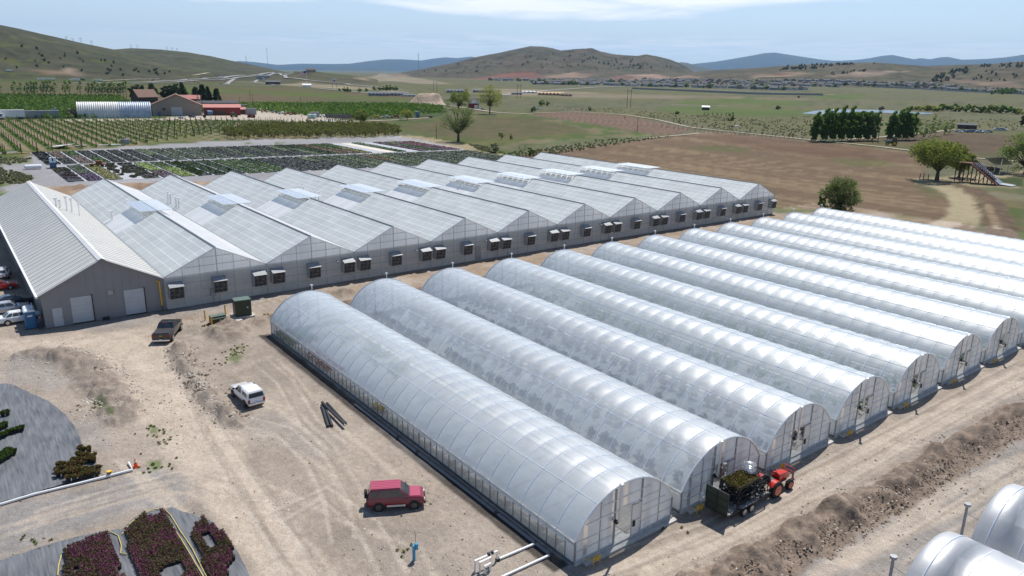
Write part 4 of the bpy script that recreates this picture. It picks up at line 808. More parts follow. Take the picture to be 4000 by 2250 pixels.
# ================================================================ WAREHOUSE
WW, WE, WR = 13.4, 4.18, 7.57
wh = thing('warehouse', 'grey metal-sided warehouse with ribbed pale roof and two roll-up doors', 'warehouse', ((GU0+GU1)/2, GV0-WW-.1, 0))
M['siding'] = mat('grey_siding', (.25, .245, .245), .65, 0, .04, .6); M['siding_l'] = mat('grey_siding_side', (.36, .34, .325), .65, 0, .06, .6)
M['rdoor'] = mat('pale_roll_door', (.46, .475, .485), .5, 0, .05, 1)
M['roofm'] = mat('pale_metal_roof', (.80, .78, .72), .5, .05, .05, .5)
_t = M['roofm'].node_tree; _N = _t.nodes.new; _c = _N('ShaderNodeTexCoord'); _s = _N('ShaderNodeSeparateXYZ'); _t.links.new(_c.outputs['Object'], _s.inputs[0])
_k = _N('ShaderNodeMath'); _k.operation = 'DIVIDE'; _k.inputs[1].default_value = .56; _t.links.new(_s.outputs[0], _k.inputs[0]); _d = _N('ShaderNodeMath'); _d.operation = 'FRACT'; _t.links.new(_k.outputs[0], _d.inputs[0]); _l = _N('ShaderNodeMath'); _l.operation = 'LESS_THAN'; _l.inputs[1].default_value = .24; _t.links.new(_d.outputs[0], _l.inputs[0])  # dark stripes painted into the roof colour for the ribs' shaded sides
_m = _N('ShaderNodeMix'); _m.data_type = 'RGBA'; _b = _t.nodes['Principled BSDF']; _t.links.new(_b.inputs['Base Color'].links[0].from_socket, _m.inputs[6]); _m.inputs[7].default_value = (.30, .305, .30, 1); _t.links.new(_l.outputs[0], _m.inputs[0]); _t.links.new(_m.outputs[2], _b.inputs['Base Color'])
M['roof_plain'] = mat('pale_metal_trim', (.72, .72, .70), .5, .05, .05, .5)
b_ = MB()
for x_ in (-h2, h2): b_.add([(x_, 0, 0), (x_, WW, 0), (x_, WW, WE), (x_, WW/2, WR), (x_, 0, WE)], [(0, 1, 2, 3, 4)])
for y_ in (0, WW): b_.quad((-h2, y_, 0), (h2, y_, 0), (h2, y_, WE), (-h2, y_, WE))
for k in range(1, 14):
    y_ = WW*k/14; zt = WE+(WR-WE)*(1-abs(y_-WW/2)/(WW/2)); b_.bx(h2, h2+.02, y_-.025, y_+.025, .1, zt-.1)
for k in range(1, 80): b_.bx(-h2+k*GL/80-.02, -h2+k*GL/80+.02, -.02, 0, .1, WE-.1)
b_.build('walls', M['siding'], wh)
ov = .35; ws = (WR-WE)/(WW/2)
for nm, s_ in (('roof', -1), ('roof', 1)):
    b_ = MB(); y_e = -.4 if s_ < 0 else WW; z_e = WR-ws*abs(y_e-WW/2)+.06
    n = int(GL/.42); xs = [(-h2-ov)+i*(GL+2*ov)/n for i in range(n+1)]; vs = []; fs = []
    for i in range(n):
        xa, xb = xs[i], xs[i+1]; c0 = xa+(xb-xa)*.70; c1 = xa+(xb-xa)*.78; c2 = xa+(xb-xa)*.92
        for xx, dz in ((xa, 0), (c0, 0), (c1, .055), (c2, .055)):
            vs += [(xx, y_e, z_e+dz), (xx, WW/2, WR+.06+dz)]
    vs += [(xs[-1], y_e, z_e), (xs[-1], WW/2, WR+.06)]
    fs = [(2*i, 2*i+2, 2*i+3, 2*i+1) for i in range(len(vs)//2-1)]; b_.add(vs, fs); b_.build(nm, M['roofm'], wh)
b_ = MB(); b_.prism([(WW/2-.42, WR-.42*ws+.16), (WW/2, WR+.2), (WW/2+.42, WR-.42*ws+.16), (WW/2, WR+.12)], 'X', -h2-ov-.03, h2+ov+.03); b_.build('ridge_cap', M['roof_plain'], wh)
b_ = MB(); b_.bx(-h2-ov, h2+ov, -.62, -.38, WE-.35, WE-.12); b_.build('gutter', M['white'], wh)
b_ = MB(); 
for s_ in (0, 1):
    pts = [(h2+ov, -.42 if s_ == 0 else WW, 0), (h2+ov, WW/2, WR+.02)]; p0 = pts[0]; z0 = WR-ws*abs(p0[1]-WW/2); b_.tube([(h2+ov, p0[1], z0), (h2+ov, WW/2, WR+.01)], .07, 4)
b_.build('rake_trim', M['siding'], wh)
yo = GV0-WW-.1
b_ = MB(); b_.bx(h2+.02, h2+.06, 8.26-yo, 9.28-yo, .05, 2.3); d = b_.build('walk_door', M['rdoor'], wh); b_ = MB(); b_.box((h2+.1, 9.18-yo, 1.15), (.06, .06, .12)); b_.build('handle', M['black'], d)
for a_, c_ in ((10.25, 12.5), (16.05, 18.35)):
    b_ = MB()
    for k in range(6): b_.bx(h2+.02, h2+.05, a_-yo, c_-yo, .12+k*.53, .12+k*.53+.515)
    d = b_.build('roll_up_door', M['rdoor'], wh); b_ = MB(); b_.bx(h2+.02, h2+.12, c_-yo, c_-yo+.1, .05, 3.4); b_.bx(h2+.02, h2+.1, a_-yo, c_-yo, .03, .12); b_.build('door_track', M['black'], d)
b_ = MB(); b_.box((h2+.06, 14.6-yo, 3.3), (.12, .5, .5)); b_.box((h2+.2, 14.75-yo, 3.25), (.2, .2, .2)); b_.build('wall_light', M['conc'], wh)
b_ = MB(); b_.tube([(h2+.2, 20.25-yo, .7), (h2+.2, 20.2-yo, 3.85), (h2+.15, 19.95-yo, 3.98), (h2, 19.9-yo, 3.98)], .10, 8); g_ = b_.build('gas_riser', M['yellow'], wh, True)
b_ = MB(); b_.box((h2+.2, 20.25-yo, .55), (.2, .2, .25)); b_.cyl((h2+.2, 20.25-yo, .2), .06, .5); b_.build('gas_valve', M['wood'], wh)
b_ = MB(); b_.box((h2+.3, 13.75-yo, .2), (.3, .7, .3)); b_.build('dark_mat_roll', M['black'], wh)
for (x_, y_, h_, r_) in [(-5.0, 8.8, 2.4, .22), (-5.9, 9.6, 2.3, .22), (-4.2, 10.4, 2.0, .17), (-7.4, 7.6, 1.3, .25), (-6.4, 8.0, 1.3, .22)]:
    z0 = WR-ws*abs(y_-WW/2); b_ = MB(); b_.cyl((x_, y_, z0+h_/2), r_*.6, h_, 8); b_.cyl((x_, y_, z0+h_+.1), r_*1.15, .3, 8); b_.build('roof_flue', M['white'], wh, True)
# ================================================================ VEHICLES
def paint_mat(name, col, metal=.0): return mat(name, col, .28, metal, .03, 2, spec=.5, coat=.8)
M['glass'] = mat('tinted_window_glass', (.045, .055, .06), .04, 0, .3, 2, spec=1.0)
M['tyre'] = mat('tyre_rubber', (.022, .022, .023), .85, 0, .2, 8); M['rim'] = mat('wheel_rim', (.55, .55, .56), .3, .7, .1, 8); M['rim_dk'] = mat('dark_wheel_rim', (.11, .10, .09), .5, .4, .2, 8)
M['lamp'] = mat('lamp_lens', (.75, .74, .70), .15, 0, .05, 2); M['tail'] = mat('tail_lens', (.35, .015, .012), .2, 0, .1, 2); M['trim'] = mat('dark_trim', (.03, .03, .032), .6, 0, .2, 5)
M['chrome'] = mat('chrome', (.7, .7, .7), .15, .9, .05, 2); M['plate'] = mat('number_plate', (.75, .77, .8), .5, 0, .1, 3)
def wheel(t, x, y, r, w, rim, tread=False):
    b = MB(); n = 20; b.cyl((0, 0, 0), r, w, n, 'Y'); o = b.build('wheel', M['tyre'], t, True, bevel=.02)
    o.location = (x, y, r); s_ = 1 if y > 0 else -1
    b = MB(); b.cyl((0, s_*(w/2+.006), 0), r*.64, .03, 16, 'Y'); 
    for k in range(5):
        a = 2*math.pi*k/5; b.box((math.cos(a)*r*.34, s_*(w/2+.026), math.sin(a)*r*.34), (r*.13, .012, r*.13))
    b.build('rim', rim, o, True)
    if tread:
        b = MB()
        for k in range(22):
            a = 2*math.pi*k/22; 
            for q in (-1, 1): b.box((math.cos(a+q*.07)*r, q*w*.25, math.sin(a+q*.07)*r), (.05, w*.46, .07), None)
        b.build('tread_lugs', M['tyre'], o)
    return o
def sect(x, zb, zt, w, cr=.88):
    return [(x, -w*.93, zb), (x, -w, zb+.12), (x, -w, zb+(zt-zb)*.62), (x, -w*.965, zt-.07), (x, -w*cr, zt), (x, 0, zt+.025), (x, w*cr, zt), (x, w*.965, zt-.07), (x, w, zb+(zt-zb)*.62), (x, w, zb+.12), (x, w*.93, zb)]
def car(name, label, cat, loc, rz, pm, secs, cab, wb, wr, W, rim=None, group=None, glass=None, open_bed=None, rear_lamp_z=.75, lamp_z=.65, split=(.5,), bars=True, plate=True):
    """secs: body sections rear to front (x, zb, zt, halfwidth); cab: (x rear base, x rear roof, x front roof, x front base, z belt, z roof, half belt, half roof)"""
    t = thing(name, label, cat, loc, rz, group); glass = glass or M['glass']; rim = rim or M['rim']
    b = MB(); b.loft([sect(*s) for s in secs])
    xr, xrr, xfr, xf, zb, zr, wb_, wr_ = cab
    e = .07
    rings = [[(xr, -wb_, zb-.04), (xr, wb_, zb-.04), (xf, wb_, zb-.04), (xf, -wb_, zb-.04)], [(xrr, -wr_, zr-e), (xrr, wr_, zr-e), (xfr, wr_, zr-e), (xfr, -wr_, zr-e)], [(xrr+e, -wr_+e, zr), (xrr+e, wr_-e, zr), (xfr-e*1.5, wr_-e, zr), (xfr-e*1.5, -wr_+e, zr)]]
    b.loft(rings)
    b.build('body', pm, t, True)
    def pt(u_, v_, face):       # on a face of the cabin; u along, v up
        z = zb+(zr-e-zb)*v_
        if face in 'LR':
            s_ = 1 if face == 'L' else -1; x0 = xr+(xrr-xr)*v_; x1 = xf+(xfr-xf)*v_; return Vector((x0+(x1-x0)*u_, s_*(wb_+(wr_-wb_)*v_+.012), z))
        w_ = wb_+(wr_-wb_)*v_; x = (xf+(xfr-xf)*v_+.012) if face == 'F' else (xr+(xrr-xr)*v_-.012); return Vector((x, w_*(2*u_-1), z))
    def pane(nm, face, u0, u1, v0=.1, v1=.93):
        b = MB(); b.quad(pt(u0, v0, face), pt(u1, v0, face), pt(u1, v1, face), pt(u0, v1, face)); return b.build(nm, glass, t)
    pane('windshield', 'F', .06, .94, .06, .95); pane('rear_window', 'B', .08, .92, .12, .92)
    cuts = [0.04]+list(split)+[.93]
    for f_ in 'LR':
        for a_, b_ in zip(cuts[:-1], cuts[1:]): pane('side_window', f_, a_+.018, b_-.018)
    for s_ in (-1, 1):
        for x_ in wb:
            a = MB(); a.cyl((x_, s_*(W/2-.06), wr*1.0), wr*1.17, .14, 22, 'Y'); a.build('wheel_arch', M['trim'], t, True)
            wheel(t, x_, s_*(W/2-.08), wr, .22, rim)
        xF = secs[-1][0]; b = MB(); b.box((xF-.05, s_*secs[-1][3]*.72, lamp_z), (.16, .34, .16)); b.build('headlight', M['lamp'], t, bevel=.02)
        xB = secs[0][0]; b = MB(); b.box((xB+.04, s_*secs[0][3]*.88, rear_lamp_z), (.14, .2, .34 if rear_lamp_z > .72 else .2)); b.build('tail_light', M['tail'], t, bevel=.02)
        b = MB(); b.box((xf-.25, s_*(wb_+.14), zb+.1), (.1, .2, .15)); b.build('mirror', M['trim'], t, bevel=.02)
    b = MB(); b.box((xF+.02, 0, .48), (.14, W*.92, .2)); b.build('front_bumper', M['trim'], t, bevel=.03)
    b = MB(); b.box((xB-.03, 0, .46), (.16, W*.92, .2)); b.build('rear_bumper', M['chrome'] if bars else M['trim'], t, bevel=.03)
    b = MB(); b.box((xF+.035, 0, lamp_z), (.02, W*.42, .16)); b.build('grille', M['trim'], t)
    if plate: b = MB(); b.box((xB-.12, 0, .55), (.02, .32, .15)); b.build('number_plate', M['plate'], t)
    return t
def pose(pr, pf, side, W):       # near-side wheel contacts rear/front -> centre and heading
    d = (pf-pr); d.z = 0; d.normalize(); l = Vector((-d.y, d.x, 0)); c = (pr+pf)/2+l*(W/2-.15)*side; return (c.x, c.y, 0.0), math.atan2(d.y, d.x)
# red SUV seen from its right side
loc, rz = pose(g(953.4, 1284.8, 0), g(1040.2, 1279, 0), 1, 1.66)
M['red_paint'] = paint_mat('faded_raspberry_red_paint', (.21, .012, .028)); M['red_roof'] = paint_mat('sun_faded_red_paint', (.42, .07, .11))  # roof and hood panels are paler and pinker than the body
suv = car('parked_suv', 'dark red boxy suv parked on the dirt with a spare wheel on its tailgate', 'car', loc, rz, M['red_paint'],
 [(-1.98, .42, .78, .78), (-1.95, .36, 1.02, .82), (-1.2, .34, 1.06, .83), (.2, .34, 1.05, .83), (.86, .34, 1.04, .83), (1.0, .36, 1.02, .82), (1.7, .38, .97, .80), (1.93, .42, .88, .76), (2.0, .46, .72, .72)],
 (-1.93, -1.80, .35, .95, 1.02, 1.66, .80, .66), (-1.22, 1.26), .345, 1.66, M['rim_dk'], split=(.30, .56), bars=False)
b = MB(); b.cyl((-2.13, .05, .98), .33, .2, 20, 'X'); s_ = b.build('spare_wheel', M['tyre'], suv, True, bevel=.02)
b = MB(); b.box((-.72, 0, 1.668), (2.1, 1.16, .016));
for k in range(5): b.box((-.72, -.44+.22*k, 1.682), (2.0, .03, .015))
b.build('roof_panel', M['red_roof'], suv); b = MB(); b.loft([[(1.0, -.66, 1.045), (1.0, .66, 1.045), (1.0, .66, 1.02), (1.0, -.66, 1.02)], [(1.72, -.62, 1.0), (1.72, .62, 1.0), (1.72, .62, .97), (1.72, -.62, .97)]]); b.build('hood_panel', M['red_roof'], suv)
for s_ in (-1, 1): b = MB(); b.box((0, s_*.845, .42), (1.3, .06, .12)); b.build('side_sill', M['alu'], suv)
# white pickup with a canopy, seen from behind and its left side
loc, rz = pose(g(620.8, 1024.6, 0), g(588.8, 996.6, 0), -1, 1.72)
M['white_paint'] = paint_mat('white_car_paint', (.80, .80, .79))
wp = car('pickup_truck', 'white pickup with a white canopy over its bed beside the gravel bank', 'pickup truck', loc, rz, M['white_paint'],
 [(-2.25, .48, .92, .80), (-2.22, .42, .98, .83), (-1.0, .40, 1.0, .84), (.35, .38, 1.0, .84), (1.05, .38, 1.02, .84), (1.2, .40, 1.0, .83), (2.2, .42, .92, .80), (2.42, .46, .74, .75)],
 (-.62, -.50, .35, 1.12, .99, 1.58, .80, .64), (-1.42, 1.52), .34, 1.72, M['rim_dk'], split=(.55,))
b = MB(); zc = .99
b.loft([[(-2.24, -.82, zc), (-2.24, .82, zc), (-.64, .82, zc), (-.64, -.82, zc)], [(-2.14, -.76, 1.5), (-2.14, .76, 1.5), (-.64, .76, 1.56), (-.64, -.76, 1.56)], [(-2.0, -.62, 1.63), (-2.0, .62, 1.63), (-.66, .62, 1.66), (-.66, -.62, 1.66)]])
cp = b.build('bed_canopy', M['white_paint'], wp, True)
b = MB(); b.quad((-2.245, -.70, 1.06), (-2.245, .70, 1.06), (-2.165, .64, 1.48), (-2.165, -.64, 1.48)); b.build('canopy_rear_window', M['glass'], cp)
for s_ in (-1, 1): b = MB(); b.quad((-1.98, s_*.832, 1.1), (-.95, s_*.832, 1.1), (-.95, s_*.785, 1.46), (-1.92, s_*.785, 1.44)); b.build('canopy_side_window', M['glass'], cp)
# black pickup, seen from behind and its right side
loc, rz = pose(g(432.4, 857.9, 0), g(454.1, 830.4, 0), 1, 2.0)
M['black_paint'] = paint_mat('dark_olive_black_paint', (.014, .013, .011), .1)
bp_ = car('pickup_truck', 'dark pickup with a black bed cover driving past the warehouse', 'pickup truck', loc, rz, M['black_paint'],
 [(-2.88, .56, 1.18, .96), (-2.85, .5, 1.24, .98), (-1.0, .48, 1.26, 1.0), (1.4, .48, 1.24, 1.0), (1.55, .5, 1.22, .99), (2.6, .52, 1.16, .95), (2.85, .56, .95, .90)],
 (-.98, -.72, .55, 1.42, 1.24, 1.88, .92, .72), (-1.85, 1.85), .41, 2.0, M['rim'], split=(.42,), rear_lamp_z=.98, lamp_z=.9)
b = MB(); b.box((-1.92, 0, 1.275), (1.82, 1.72, .03)); b.build('bed_cover', M['trim'], bp_)
b = MB(); b.box((-2.90, 0, .98), (.02, .3, .07)); b.build('tailgate_badge', M['yellow'], bp_)
b = MB(); b.box((-.88, 0, 1.83), (.05, .5, .04)); b.build('brake_light', M['tail'], bp_)
# cars in the shade along the warehouse
def sedan(label, x, y, rz, pm, group='cars parked along the warehouse', hatch=False):
    c = (-2.0, -1.55, .45, 1.05, .98, 1.46, .80, .58) if hatch else (-1.75, -1.05, .35, 1.12, .94, 1.42, .80, .56)
    return car('parked_car', label, 'car', (x, y, 0), rz, pm, [(-2.3, .45, .78, .74), (-2.25, .36, .92, .82), (-1.6, .30, .96, .88), (0, .28, .95, .89), (1.1, .30, .93, .88), (2.0, .34, .80, .84), (2.32, .42, .66, .74)], c, (-1.38, 1.38), .32, 1.78, split=(.30, .60), group=group, bars=False)
W0 = g(19.6, 818, 0); X0 = W0.x-.75
M['silver_paint'] = paint_mat('silver_paint', (.5, .52, .55), .4); M['bright_red'] = paint_mat('bright_red_paint', (.55, .03, .02)); M['navy_paint'] = paint_mat('dark_blue_paint', (.02, .028, .045), .2); M['maroon'] = paint_mat('maroon_paint', (.3, .02, .03))
sedan('white sedan nearest the blue portable toilets', X0, W0.y+1.35, math.pi/2+.05, M['white_paint'])
CP = [g(18.3, 769, .9), g(22, 752, .9), g(-14, 762, .9), g(-7, 713, .9), g(7.4, 686, .9)]
sedan('silver white hatchback parked behind the white sedan', CP[0].x, CP[0].y, math.pi/2+.04, M['silver_paint'], hatch=True)
sedan('dark sedan with a sunlit roof behind the silver hatchback', CP[1].x, CP[1].y+.4, math.pi/2+.05, M['navy_paint'])
sedan('maroon car at the left picture edge beside the dark sedan', CP[2].x, CP[2].y-1.0, math.pi/2-.1, M['maroon'])
sedan('bright red car in the shade along the warehouse', CP[3].x, CP[3].y, math.pi/2, M['bright_red'])
sedan('white hatchback farthest up the warehouse, seen from behind', CP[4].x-1.2, CP[4].y, math.pi-.15, M['white_paint'], hatch=True)
# portable toilets
M['blue_pl'] = mat('blue_plastic', (.03, .14, .30), .45, 0, .12, 3); M['pale_pl'] = mat('translucent_white_roof', (.75, .80, .84), .4, 0, .05, 3)
def toilet(x, y, rz, label):
    t = thing('portable_toilet', label, 'toilet', (x, y, 0), rz, 'blue portable toilets')
    b = MB(); b.box((0, 0, 1.05), (1.12, 1.12, 2.1)); b.build('cabin', M['blue_pl'], t, bevel=.04)
    b = MB(); b.box((.575, 0, 1.0), (.03, .78, 1.85)); b.build('door', M['blue_pl'], t, bevel=.01); b = MB(); b.box((.6, -.05, 1.62), (.015, .5, .17)); b.build('door_sign', M['white'], t)
    b = MB(); b.prism([(-.6, 2.1), (.6, 2.1), (.45, 2.24), (0, 2.32), (-.45, 2.24)], 'X', -.6, .6); b.build('roof', M['pale_pl'], t, bevel=.02)
    b = MB(); b.cyl((-.4, .4, 2.4), .05, .3, 8); b.build('vent_stack', M['pale_pl'], t)
    b = MB(); b.box((0, 0, .05), (1.2, 1.2, .1)); b.build('base', M['trim'], t)
q = g(81, 828, 0); toilet(q.x-.6, q.y, .05, 'blue portable toilet at the warehouse corner, the nearer of two'); toilet(q.x-2.0, q.y+.05, -.03, 'blue portable toilet standing behind the nearer one')
# person at the corner
# transformer cabinets, bollards
M['xf'] = mat('dark_green_cabinet', (.03, .045, .028), .45, 0, .12, 2); M['xf_top'] = mat('green_cabinet_lid', (.11, .16, .13), .5, 0, .1, 2)
a_, b_ = g(593.3, 802.8, 0), g(636, 796.6, 0); d_ = (b_-a_); wdt = d_.length; rz = math.atan2(d_.y, d_.x); mid = (a_+b_)/2; n_ = Vector((-d_.y, d_.x, 0)).normalized()
t = thing('transformer_cabinet', 'tall dark green utility cabinet on a concrete pad', 'cabinet', tuple(mid+n_*.85), rz)
b = MB(); b.box((0, 0, .1), (wdt+.5, 2.1, .22)); b.build('concrete_pad', M['conc'], t)
b = MB(); b.box((0, 0, 1.22), (wdt-.1, 1.5, 2.0)); b.build('cabinet', M['xf'], t, bevel=.02)
b = MB(); b.box((0, 0, 2.26), (wdt, 1.65, .1), taper=.96); b.build('lid', M['xf_top'], t)
b = MB(); b.box((.5, -.765, 1.3), (.16, .02, .14)); b.build('warning_label', M['white'], t)
for s_ in (-1, 1): b = MB(); b.box((s_*(wdt/4), -.76, 1.2), (wdt/2-.12, .02, 1.8)); b.build('door', M['xf'], t)
a_, b_ = g(535.5, 819.7, 0), g(572, 812.5, 0); d_ = (b_-a_); wdt = d_.length; rz = math.atan2(d_.y, d_.x); mid = (a_+b_)/2; n_ = Vector((-d_.y, d_.x, 0)).normalized()
t = thing('junction_box', 'low green utility box behind the yellow bollards', 'cabinet', tuple(mid+n_*.6), rz)
b = MB(); b.prism([(-.55, 0), (.55, 0), (.55, .95), (-.3, .95), (-.55, .72)], 'X', -wdt/2, wdt/2); b.build('cabinet', M['xf'], t, bevel=.02)
b = MB(); b.box((0, .1, .985), (wdt+.06, .95, .06)); b.build('lid', M['xf_top'], t); b = MB(); b.box((.1, -.585, .5), (.16, .02, .12)); b.build('warning_label', M['white'], t)
q = g(574, 815, 0); o = MB(); o.box((0, 0, .09), (1.2, .8, .16)); o = o.build('concrete_pad', M['conc']); o.location = (q.x-.4, q.y+1.2, 0); o.rotation_euler.z = rz; tag(o, 'small pale concrete pad between the two green cabinets', 'pad')
for (px, py, lb) in ((516.4, 806, 'yellow bollard standing farthest left of the green boxes'), (533.8, 822.4, 'yellow bollard with an orange ribbon beside the low green box'), (567.2, 792, 'yellow bollard behind the low green box')):
    q = g(px, py, 0); b = MB(); b.cyl((0, 0, .65), .085, 1.3, 12); b.cyl((0, 0, 1.33), .085, .06, 12, r2=.04); o = b.build('bollard', M['yellow'], None, True); o.location = q; tag(o, lb, 'bollard', 'yellow bollards by the utility boxes')
    if 'ribbon' in lb: r_ = MB(); r_.tube([(-.1, -.05, 1.1), (-.2, -.08, .6), (-.14, -.1, .1)], .025, 4); r_.build('ribbon', mat('orange_ribbon', (.8, .15, .02), .6), o)
# ---- pipes, cone, bucket
M['blkpipe'] = mat('black_corrugated_pipe', (.035, .037, .04), .5, 0, .2, 6); M['grpipe'] = mat('dark_grey_pipe', (.13, .15, .18), .4, 0, .15, 5); M['pvc'] = mat('white_pvc', (.78, .78, .77), .35, 0, .05, 4)
R2 = lambda x, y: g((700+x/1.61)*.644, (1150+y/1.61)*.644, 0)
for (a, c, lb, zo) in (((897, 705), (938, 838), 'black plastic pipe lying outermost left in the pile', .13), ((915, 712), (962, 835), 'black plastic pipe, second from the left in the pile', .13), ((900, 700), (1042, 842), 'black plastic pipe with a white open end, crossing the pile', .34), ((930, 692), (1047, 820), 'black plastic pipe on the right of the pile', .13)):
    A, C_ = R2(*a), R2(*c); A.z = C_.z = zo; o = MB(); o.tube([A, C_], .13, 10); o = o.build('pipe', M['blkpipe'], None, True); tag(o, lb, 'pipe', 'pile of black pipes on the dirt')
    if 'white' in lb: d_ = (C_-A).normalized(); r_ = MB(); r_.tube([C_, C_+d_*.06], .09, 10); r_.build('pipe_end', M['pvc'], o)
def pipe(pts, r, m, name, label, cat='pipe', zs=None, joints=()):
    P = [g(x, y, 0)+Vector((0, 0, (zs[i] if zs else r+.03))) for i, (x, y) in enumerate(pts)]; b = MB(); b.tube(P, r, 8); o = b.build(name, m, None, True); tag(o, label, cat)
    for j in joints: b = MB(); p = P[0].lerp(P[-1], j); d_ = (P[-1]-P[0]).normalized(); b.tube([p-d_*.12, p+d_*.12], r*1.5, 8); b.build('coupling', M['black'], o, True)
    return o
pipe([(892.8, 1020.6), (1344.7, 1369.5)], .11, M['grpipe'], 'drain_pipe', 'long dark grey pipe laid beside the nearest hoop house', joints=(.31, .84, .43))
pipe([(1349, 1373), (1382, 1398.3)], .11, M['grpipe'], 'drain_pipe', 'short dark grey pipe piece at the corner of nearest hoop house')
pipe([(1344, 1372), (1249.7, 1412)], .085, M['pvc'], 'water_pipe', 'white plastic pipe running from the grey pipe to the valve manifold', joints=(.98,))
pipe([(1381, 1401), (1270, 1452), (1200, 1490)], .085, M['pvc'], 'water_pipe', 'white plastic pipe lying nearest the bottom edge by the hoop house corner')
pipe([(-40, 1284), (0, 1273), (86, 1247), (200, 1219.5), (334, 1185.4), (323.2, 1167.4)], .10, M['pvc'], 'water_pipe', 'long white plastic pipe edging the left weed mat')
t = thing('valve_manifold', 'white plastic valve manifold of short standing loops on the dirt', 'valve', tuple(g(1214, 1420, 0)))
QM = lambda x, y, z: g((1300+x/2.576)*.644, (1750+y/2.576)*.644, 0)+Vector((0, 0, z))-t.location
for (a, c, h) in (((1430, 1240), (1650, 1140), .75), ((1478, 1255), (1585, 1205), .75), ((1528, 1265), (1583, 1235), .55)):
    A = QM(*a, 0); C_ = QM(*c, 0); b = MB(); b.tube([A, A+Vector((0, 0, h)), C_+Vector((0, 0, h)), C_], .07, 7); b.build('pipe_loop', M['pvc'], t, True)
b = MB(); 
for q_ in (.62, .78): p = QM(1430, 1240, .75).lerp(QM(1650, 1140, .75), q_); b.box((p.x, p.y, p.z+.06), (.16, .16, .2))
b.build('valve_bodies', M['black'], t)
t = thing('blue_standpipe', 'light blue standpipe with a thin rod sticking out of the dirt', 'pipe', tuple(g(1041.6, 1409.5, 0)))
M['ltblue'] = mat('light_blue_plastic', (.06, .30, .48), .4, 0, .12, 4)
b = MB(); b.tube([(0, 0, 0), (.0, .0, 1.1)], .10, 12); b.build('pipe', M['ltblue'], t, True); b = MB(); b.tube([(.03, .17, .78), (.03, .17, 1.18)], .12, 12); b.build('cap', M['ltblue'], t, True); b = MB(); b.tube([(.03, .15, 1.1), (0, .1, 2.0)], .014, 5); b.build('rod', M['trim'], t)
q = g(342, 1175.4, 0); t = thing('traffic_cone', 'orange traffic cone at the end of the white pipe', 'traffic cone', tuple(q))
M['orange'] = mat('orange_plastic', (.75, .09, .015), .5, 0, .1, 4)
b = MB(); b.cyl((0, 0, .4), .17, .66, 14, r2=.035); b.build('cone', M['orange'], t, True); b = MB(); b.box((0, 0, .04), (.42, .42, .06)); b.build('base', M['orange'], t); b = MB(); b.cyl((0, 0, .52), .112, .14, 14, r2=.08); b.build('reflective_band', M['white'], t)
q = g(276, 1198, 0); t = thing('bucket', 'small dark bucket with a yellow lid by the white pipe', 'bucket', tuple(q)); b = MB(); b.cyl((0, 0, .2), .15, .4, 12, r2=.17); b.build('pail', M['wood'], t, True); b = MB(); b.cyl((0, 0, .42), .185, .05, 12); b.build('lid', M['yellow'], t)
# ---- weed mats
def mat_fabric():
    m_, t_, b = nt('woven_weed_mat'); N = t_.nodes.new; L = t_.links.new; b.inputs['Roughness'].default_value = .55; b.inputs['Specular IOR Level'].default_value = .35
    c = N('ShaderNodeTexCoord'); mp_ = N('ShaderNodeMapping'); mp_.inputs['Scale'].default_value = (.5, 6.5, 1); mp_.inputs['Rotation'].default_value = (0, 0, -.9); L(c.outputs['Object'], mp_.inputs[0])
    n = N('ShaderNodeTexNoise'); n.inputs['Scale'].default_value = 1.; n.inputs['Detail'].default_value = 8; n.inputs['Distortion'].default_value = .2; L(mp_.outputs[0], n.inputs['Vector'])
    n3 = N('ShaderNodeTexNoise'); n3.inputs['Scale'].default_value = .4; n3.inputs['Detail'].default_value = 5; L(c.outputs['Object'], n3.inputs['Vector'])
    mm = N('ShaderNodeMath'); mm.operation = 'MULTIPLY_ADD'; mm.inputs[1].default_value = .6; L(n3.outputs[0], mm.inputs[0]); L(n.outputs[0], mm.inputs[2])
    cr = N('ShaderNodeValToRGB'); cr.color_ramp.elements[0].position = .45; cr.color_ramp.elements[0].color = (.055, .06, .07, 1); cr.color_ramp.elements[1].position = 1.05; cr.color_ramp.elements[1].color = (.17, .175, .185, 1); L(mm.outputs[0], cr.inputs[0]); L(cr.outputs[0], b.inputs['Base Color'])
    bp = N('ShaderNodeBump'); bp.inputs['Distance'].default_value = .025; L(n.outputs[0], bp.inputs['Height']); L(bp.outputs[0], b.inputs['Normal']); return m_
M['weed'] = mat_fabric()
def sheet(pts, z, name, label, m=None):
    P = [g(x, y, 0) for x, y in pts]; b = bmesh.new(); vs = [b.verts.new((p.x, p.y, z)) for p in P]; b.faces.new(vs); bmesh.ops.triangulate(b, faces=b.faces[:])
    for _ in range(4): bmesh.ops.subdivide_edges(b, edges=[e for e in b.edges if e.calc_length() > .5], cuts=1, use_grid_fill=True)
    for v in b.verts: v.co.z += .02*math.sin(v.co.x*3.1+v.co.y)+.025*math.sin(v.co.y*5.3+v.co.x*1.7)
    me = bpy.data.meshes.new(name); b.to_mesh(me); b.free(); me.materials.append(m or M['weed']); o = bpy.data.objects.new(name, me); COL.objects.link(o); me.polygons.foreach_set('use_smooth', [True]*len(me.polygons)); return tag(o, label, 'ground cloth')
sheet([(-60, 955), (0, 967), (30, 968), (75, 990), (125, 1012), (165, 1045), (195, 1085), (207, 1120), (232, 1150), (256, 1192), (200, 1208), (100, 1238), (0, 1266), (-60, 1285)], .09, 'weed_mat', 'grey woven ground cloth with a few pot clusters, left of the dirt road')
sheet([(-40, 1425), (0, 1412), (120, 1372), (250, 1340), (300, 1333), (318, 1348), (345, 1449), (350, 1500), (-40, 1520)], .09, 'weed_mat', 'bare grey ground cloth at the lower left corner')
